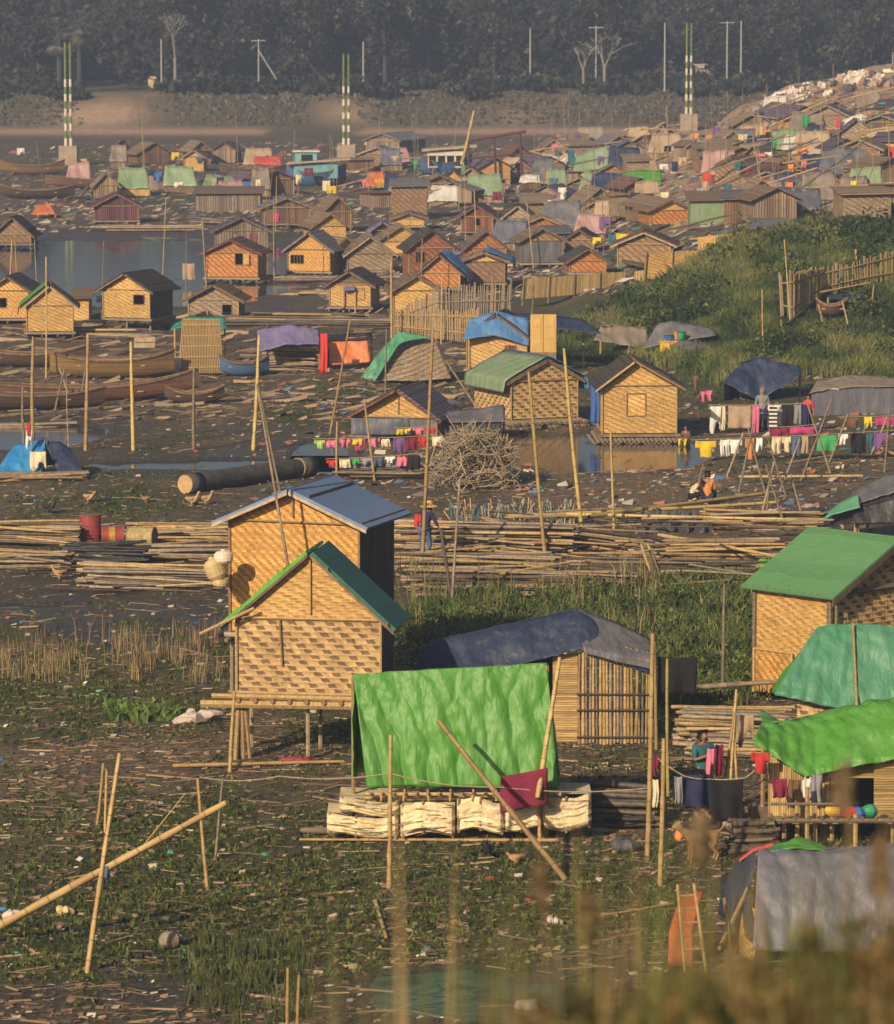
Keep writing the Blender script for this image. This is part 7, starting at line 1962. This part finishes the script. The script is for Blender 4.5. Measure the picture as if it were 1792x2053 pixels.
boat('dark boat near the left edge of the pond', 0, 150, 398, .6, 'boat_dark', 1.6, .4, benches=2)
# striped twin poles on concrete blocks
def twin(label, xL, xR, yb, yt, blk, Yoff=0):
    g = P((xL + xR) / 2, blk[1]); Y = g.y; k = Y / F
    e = empty('striped_tower', (g.x, Y, tz(g.x, Y)), 0, label, 'tower', 'striped twin poles on concrete blocks')
    zb = at(xL, yb, Y).z - e.location.z; zt = at(xL, yt, Y).z - e.location.z; hw = (blk[0]) / 2 * k
    mb = MB(); mb.box(-hw, hw, -.6, .6, -.4, zb); mb.build('base_block', MT['concrete'], e)
    for x_ in (xL, xR):
        px = (at(x_, yb, Y).x - e.location.x); n = 14
        mb = MB(); mw = MB()
        for q in range(n):
            z0, z1 = zb + (zt - zb) * q / n, zb + (zt - zb) * (q + 1) / n
            mw = MB()
            if q % 2 == 0 and q < 9: mw.tube((px, 0, z0), (px, 0, z1), .135 - .003 * q, 8); mw.build('painted_band', MT['paint_white'], e)
        mb.tube((px, 0, zb), (px, 0, zt), .12, 8, .09); mb.build('pole', MT['paint_green'], e)
    return e
twin('twin green and white striped poles at the upper left', 132, 142, 292, 85, (36, 330))
twin('twin green and white striped poles left of the centre', 689, 699, 290, 108, (36, 318))
twin('twin green and white striped poles at the upper right', 1376, 1385, 228, 46, (34, 262))
# gantry frame
g = P(990, 372); Y = g.y; e = empty('timber_frame', (g.x, Y, tz(g.x, Y)), 0, 'tall open timber frame beside the white cabin boat', 'frame')
L = lambda x, y, d=0: at(x, y, Y + d) - e.location
mb = MB(); mb.tube(L(935, 282), L(1055, 263), .14); mb.build('top_beam', MT['planks_maroon'], e)
for (x0, x1, y0, y1) in ((943, 938, 348, 282), (995, 990, 350, 274), (1048, 1042, 345, 266)):
    mb = MB(); mb.tube(L(x0, 375), L(x1, y1), .11); mb.build('post', MT['planks_maroon'], e)
mb = MB(); mb.tube(L(935, 318), L(1050, 308), .07); mb.build('brace', MT['planks_maroon'], e)
a, b = at(925, 330, Y), at(950, 222, Y); o = culm('pole', a, b, .12, 'bamboo'); tag(o, 'pale mast leaning right above the white cabin boat', 'mast')
# utility poles on the far bank
plp = [(323, 128, 78), (518, 128, 78), (728, 150, 84), (1063, 150, 56), (1195, 165, 52), (1333, 115, 45), (1458, 125, 42), (1486, 140, 42), (1790, 160, 105), (1410, 250, 193)]
lbs = ['above the sandy bluff', 'with a slanting stay', 'right of the middle striped tower', 'right of the middle above the bank', 'beside a bare tree', 'left of the right striped tower', 'just right of the right striped tower', 'second from the right striped tower', 'at the right edge above the rubbish', 'low at the foot of the right striped tower']
for (x, yb, yt), lb in zip(plp, lbs):
    Y = 482.; p = at(x, yt, Y); z0 = tz(p.x, Y); e = empty('utility_pole', (p.x, Y, z0), 0, 'pale utility pole ' + lb, 'utility pole', 'utility poles on the far bank')
    mb = MB(); mb.tube((0, 0, -.3), (0, 0, p.z - z0), .10, 8, .07); mb.build('post', MT['pole_concrete'], e)
    if x in (518, 1195, 1458): mb = MB(); mb.box(-.8, .8, -.04, .04, p.z - z0 - .22, p.z - z0 - .14); mb.build('crossarm', MT['pole_concrete'], e)
    if 'stay' in lb: mb = MB(); mb.tube((0, -.1, p.z - z0 - 1.2), (2.1, -.2, p.z - z0 - 4.6), .07, 6); mb.build('stay', MT['pole_concrete'], e)
# palm, bare trees
for (x, yb, yt, s_, lb) in [(118, 200, 66, 1.0, 'fan palm with a hanging skirt of dead fronds at the upper left'), (158, 200, 44, 1.1, 'taller fan palm beside the upper left striped tower')]:
    Y = 480.; p = at(x, yt, Y); z0 = tz(p.x, Y); h = p.z - z0; e = empty('palm_tree', (p.x, Y, z0), 0, lb, 'palm')
    mb = MB(); mb.tube((0, 0, -.3), (0, 0, h), .3, 8, .22); mb.build('trunk', MT['bark'], e)
    mb = MB()
    for q in range(46):
        a = R.uniform(0, 6.28); el = R.uniform(-1.3, 1.0); d = Vector((math.cos(a) * math.cos(el), math.sin(a) * math.cos(el), math.sin(el))); r_ = 1.5 * s_ * R.uniform(.8, 1.2); c = Vector((0, 0, h)) + d * r_
        sd_ = d.cross(Vector((0, 0, 1))).normalized(); u_ = sd_.cross(d)
        for w in range(9):
            an = -1.3 + 2.6 * w / 8; q_ = c + (d * math.cos(an) + sd_ * math.sin(an)) * .9 * s_ + Vector((0, 0, -.25)); mb.face([c, c + sd_ * .07 + (q_ - c) * .4, q_, c - sd_ * .07 + (q_ - c) * .4])
        mb.tube(Vector((0, 0, h)), c, .03, 4)
    plain('palm_frond', (.10, .095, .07), (.06, .06, .045), 3, .8, .1, .2); mb.build('crown', MT['palm_frond'], e)
for (x, yt, hh_, lb) in [(350, 8, 7, 'bare forked tree above the sandy bluff'), (1212, 60, 5, 'bare branched tree beside a tall pale pole'), (1170, 80, 4.5, 'small bare tree left of a tall pale pole')]:
    Y = 481.; p = at(x, yt, Y); z0 = tz(p.x, Y); h = p.z - z0; e = empty('bare_tree', (p.x, Y, z0), 0, lb, 'tree')
    plain('bare_bark', (.24, .22, .20), (.16, .15, .14), 4); mb = MB(); mb.tube((0, 0, -.3), (0, 0, h * .4), .22, 7, .15); mb.build('trunk', MT['bare_bark'], e); mb = MB()
    def br(a, d, r_, n_):
        b = a + d; mb.tube(a, b, r_, 5, r_ * .6)
        if n_: 
            for _ in range(3): br(b, Vector((d.x * .8 + R.gauss(0, .32) * d.length, d.y + R.gauss(0, .4) * d.length, d.z * R.uniform(.5, 1))) * .72, r_ * .6, n_ - 1)
    for _ in range(3): br(Vector((0, 0, h * .4)), Vector((R.gauss(0, .35), R.gauss(0, .4), h * .22)), .10, 3)
    mb.build('crown', MT['bare_bark'], e)
# pale rock slabs / small structures on the far bank
lump('orange roofed hut like dome on the far bank road', 308, 176, 22, 24, 'plastic_cream', 'thatch_dome', 'dome', sq=.3)
lump('tan boulder on the far bank near the middle', 934, 190, 20, 22, 'plastic_cream', 'boulder', 'boulder', sq=.4)
flat_shack('pale open fronted shed beside the right striped tower', 1404, 1454, 176, 136, 3, 'concrete', 'paint_white', 8)
# white sacks along the hill crest
for q in range(84):
    t = q / 83; x = 1530 + t * 265 + R.uniform(-4, 4); y = np.interp(x, [1330, 1500, 1540, 1600, 1700, 1800], [275, 222, 204, 182, 158, 146]) + R.uniform(-2, 26)
    lump('bulging pale sack piled on the crest of the rubbish hill', x, y, R.uniform(13, 24), R.uniform(10, 17), R.choice(['sack', 'sack', 'sack_brown', 'plastic_white', 'sack_dark', 'sack_brown']), 'sack', 'sack', 'pale sacks piled along the hill crest', 9, .5)
# ---------------------------------------------------------------- fill of small shacks
strips('planks_tan', (.34, .24, .16), (.2, .14, .10), .14)
WALLS = [('planks_tan', 'tan plank'), ('planks_grey', 'grey plank'), ('weave_brown', 'brown woven'), ('weave_grey', 'grey woven'), ('weave_gold', 'pale woven'), ('planks_tan', 'tan plank'), ('planks_brown', 'brown plank')]
strips('thatch_pale', (.30, .22, .145), (.17, .12, .08), .08, vert=False, rough=.95)
ROOFS = [('thatch_pale', 'pale thatched'), ('thatch_pale', 'pale thatched'), ('thatch', 'thatched'), ('roof_grey', 'grey roofed'), ('roof_rust', 'rust roofed'), ('roof_purple', 'purple grey roofed')]
AREA = [((30, 600, 318, 345), 'past the upper left boats', 7), ((150, 640, 372, 408), 'between the pond and the long boats', 10), ((640, 1000, 385, 420), 'behind the middle shack', 11), ((700, 1140, 330, 372), 'around the white cabin boat', 14), ((1060, 1330, 380, 450), 'left of the soil hill', 15), ((1090, 1400, 285, 370), 'at the foot of the soil hill', 16), ((1400, 1530, 285, 380), 'on the left flank of the soil hill', 10), ((1500, 1800, 226, 300), 'high on the soil hill', 11), ((1400, 1800, 305, 380), 'halfway up the soil hill', 18), ((1390, 1800, 392, 445), 'above the green slope', 15), ((900, 1300, 470, 535), 'behind the woven fences', 6)]
for (x0, x1, y0, y1), wh, n in AREA:
    pts = []
    for q in range(n):
        for _ in range(30):
            x, y = R.uniform(x0, x1), R.uniform(y0, y1)
            if all(abs(x - a) > 20 or abs(y - b) > 7 for a, b in pts) and not any(abs(x - t_) < 45 and y < b_ + 24 for t_, b_ in ((137, 330), (694, 318), (1380, 262), (640, 396), (600, 396), (680, 396), (894, 366), (850, 366), (930, 366))): break
        pts.append((x, y))
    for x, y in pts:
        s = F / P(x, y).y; w = R.uniform(1.4, 2.8) * s; hwall = R.uniform(.8, 1.35) * s; hg = R.uniform(.4, .9) * s
        wm, wn_ = R.choice(WALLS); rm, rn_ = R.choice(ROOFS); kind = R.random()
        if kind < .42:
            hut('%s hut of %s walls %s' % (rn_, wn_, wh), x - w / 2, x + w / 2, y - 1, y - 1 - hwall, y - 1 - hwall - hg, y, depth=R.uniform(2, 3.5), yaw=R.uniform(-25, 30), wall=wm, roof=rm, frame=R.random() < .5, stilts=False, floor=False, group='%s huts of %s walls %s' % (rn_, wn_, wh), trim=R.choice(['bamboo_grey', 'planks_maroon', 'timber_pale']))
        elif kind < .58:
            flat_shack('%s flat shack of %s walls %s' % (rn_, wn_, wh), x - w / 2, x + w / 2, y, y - hwall * 1.1, 2.4, wm, rm, R.uniform(-20, 25), R.uniform(-.3, .5), group='%s flat shacks of %s walls %s' % (rn_, wn_, wh))
        else:
            tm, tn = R.choice([('tarp_brown', 'brown'), ('tarp_tan', 'tan'), ('tarp_tan', 'tan'), ('tarp_grey', 'grey'), ('tarp_darkgrey', 'dark grey'), ('tarp_sage', 'sage green'), ('tarp_navy', 'navy'), ('tarp_white', 'dirty white'), ('tarp_brown', 'brown'), ('tarp_pink', 'dusty pink')])
            h = R.uniform(1.3, 2.1) * s; sk = R.uniform(-.1, .1) * w
            tent('%s tarpaulin tent %s' % (tn, wh), [(x - w * .4 + sk, y - h), (x + w * .4 + sk, y - h * R.uniform(.9, 1.1))], [(x - w / 2, y - h * .25), (x, y - h * .2), (x + w / 2, y - h * .25)][::2], P(x, y).y, 1.2, tm, wr=.16, nu=14, nv=8, sag=.15, wall=wm, ends='r', endmat=wm, group='%s tarpaulin tents %s' % (tn, wh))
for (x0, x1, y0, y1), wh, n in AREA + [((380, 1250, 450, 600), 'among the golden huts', 26), ((0, 380, 470, 640), 'at the pond', 10)]:
    for q in range(int(n * (.95 if 'hill' in wh or 'slope' in wh else .55))):
        x, y = R.uniform(x0, x1), R.uniform(y0, y1); s = F / P(x, y).y; h = R.uniform(2.2, 5.2) * s
        pole(x, y, x + R.gauss(0, .06) * h, y - h, R.uniform(.035, .065) * s, 'thin bamboo pole standing ' + wh, R.choice(['bamboo', 'bamboo_grey', 'bamboo_grey']), group='thin bamboo poles standing ' + wh)
for (x0, x1, y0, y1), wh, n in AREA:
    for q in range(int(n * 1.2)):
        x, y = R.uniform(x0, x1), R.uniform(y0, y1); Y = P(x, y).y; s = F / Y; h = R.uniform(.3, .7) * s; w = R.uniform(.3, .7) * s; c = R.choice([k for k in CL if k not in ('lime', 'magenta')]); z = R.uniform(.9, 1.6) * s
        garment(x, x + w, y - z - h * .2, y - z + h, Y, c, '%s cloth hung out to dry %s' % (c, wh), R.choice(['shirt', 'sheet', 'rag', 'trousers']), group='%s cloths hung out to dry %s' % (c, wh), name='cloth')
for (x0, x1, y0, y1), wh, n in AREA[5:] + AREA[2:4]:
    for q in range(int(n * (.6 if 'hill' in wh or 'slope' in wh else .3))):
        x, y = R.uniform(x0, x1), R.uniform(y0, y1); Y = P(x, y).y; s = F / Y; L_ = R.uniform(2.5, 5) * s; up_ = (R.uniform(.4, 2.) if 'hill' in wh or 'slope' in wh else R.uniform(-.3, .8)) * s
        a = at(x - L_ / 2, y - R.uniform(.3, 1.8) * s, Y); b = at(x + L_ / 2, y - .9 * s - up_, Y)
        o = culm('bamboo_pole', a, b, .06, R.choice(['bamboo_grey', 'bamboo_dark', 'bamboo'])); tag(o, 'pole laid level between shacks ' + wh, 'pole', 'poles laid level between shacks ' + wh)
# rickety stilt platforms under the golden huts
for i, (x0, x1, y, lb) in enumerate([(520, 860, 560, 'below the barred window hut'), (480, 780, 640, 'before the bright yellow hut'), (40, 330, 672, 'below the left pond huts'), (560, 900, 588, 'behind the bright yellow hut'), (380, 520, 450, 'beside the grey plank hut'), (180, 420, 462, 'below the maroon house'), (1240, 1420, 545, 'over the ragged fence')]):
    bundle(x0, y, x1, y + 2, 9, 14, 'bamboo walkway poles lying ' + lb, ('bamboo_grey', 'bamboo', 'bamboo_dark'), .055, .25, None, 2.0, 'bamboo_bundle', .4)
bundle(440, 650, 800, 656, 12, 20, 'long pale bamboo raft lying before the bright yellow hut', r=.06, ends=.1, group=None, depth=2.5)
# ---------------------------------------------------------------- near bank grass right under the camera
n = 1000
Yb_ = NR.uniform(8.5, 16, n); u = NR.uniform(1000, 1950, n); keep = NR.uniform(0, 1, n) < np.clip((u - 960) / 420, .06, 1); Yb_, u = Yb_[keep], u[keep]
X = (u - CX) / F * Yb_; Z = terr(X, Yb_)
topy = np.interp(u, [1000, 1200, 1350, 1500, 1800], [1985, 1955, 1890, 1850, 1790]) + NR.uniform(-70, 230, len(u))
top = H - Yb_ * np.tan(np.arctan((topy - CY) / F) + PITCH)
b_ = np.stack([X, Yb_, Z], 1)
blades('bank_grass', b_, np.maximum(top - Z, .3) * 1.1, .016, 3, [(.22, .16, .07), (.13, .14, .04), (.26, .18, .08), (.06, .07, .02), (.11, .11, .035)], 'out of focus tall grass on the near bank', .06)
Vs, Qs, Cs, o_ = [], [], [], 0
for k in range(150):
    u_ = R.uniform(1020, 1900); Y = R.uniform(9, 14); ty = np.interp(u_, [1000, 1250, 1450, 1800], [2060, 1990, 1930, 1870]) + R.uniform(-40, 170)
    p = at(u_, ty, Y); r = R.uniform(.04, .12)
    V, Q, C = leafcloud(46, [(p.x, Y, p.z - r, r * .8, r, r * 1.6, 1)], .018, [[(.035, .045, .012), (.05, .06, .014), (.025, .032, .01)], [(.17, .11, .045), (.2, .13, .055), (.12, .08, .032)], [(.10, .10, .024), (.13, .12, .03), (.07, .075, .02)]][R.choice([0, 0, 1, 1, 2])]); Vs.append(V); Qs.append(Q + o_); Cs.append(C); o_ += len(V)
    s0 = np.array([[p.x - .004, Y, tz(p.x, Y)], [p.x + .004, Y, tz(p.x, Y)], [p.x + .003, Y, p.z], [p.x - .003, Y, p.z]]); Vs.append(s0); Qs.append(np.array([[0, 1, 2, 3]]) + o_); Cs.append(np.tile([.16, .12, .05, 1], (4, 1))); o_ += 4
o = link('bank_weeds', np_mesh('bank_weeds', np.concatenate(Vs), np.concatenate(Qs), False, np.concatenate(Cs)), foliage_mat('foliage', None)); tag(o, 'out of focus leafy weeds on the near bank', None, None, 'stuff')
for i, (x, yt, Y, lb) in enumerate([(1405, 1650, 12, 'left'), (1690, 1545, 12.5, 'middle'), (1765, 1700, 11, 'right'), (1085, 1740, 13, 'farthest left'), (1180, 1800, 12, 'second from the left')]):
    p = at(x, yt, Y); z0 = tz(p.x, Y)
    e = empty('grass_plume', (p.x, Y, z0), 0, 'blurred tan grass plume close to the camera, ' + {'left': 'before the dog', 'middle': 'before the green hut door', 'right': 'tall over the grey tent', 'farthest left': 'below the foam floats', 'second from the left': 'above the puddle'}[lb], 'grass plume')
    mb = MB(); mb.tube((0, 0, -.05), (R.gauss(0, .02), 0, p.z - z0), .0035, 5, .002); mb.build('stalk', MT['bamboo'], e)
    m = 260; c = np.stack([NR.normal(0, .024, m), NR.normal(0, .024, m), (p.z - z0) - NR.uniform(0, .15, m)], 1)
    V, Q, C = leafcloud(m, [(0, 0, p.z - z0 - .05, .028, .028, .085, 1)], .014, [(.17, .115, .06), (.12, .08, .042), (.21, .15, .085)])
    link('seed_head', np_mesh('seed_head', V, Q, False, C), foliage_mat('foliage', None), e)
dup = {k: v for k, v in SEEN.items() if len(v) > 1 and any(g is None for _, g in v)}
if dup: print('DUPLABELS', dup)
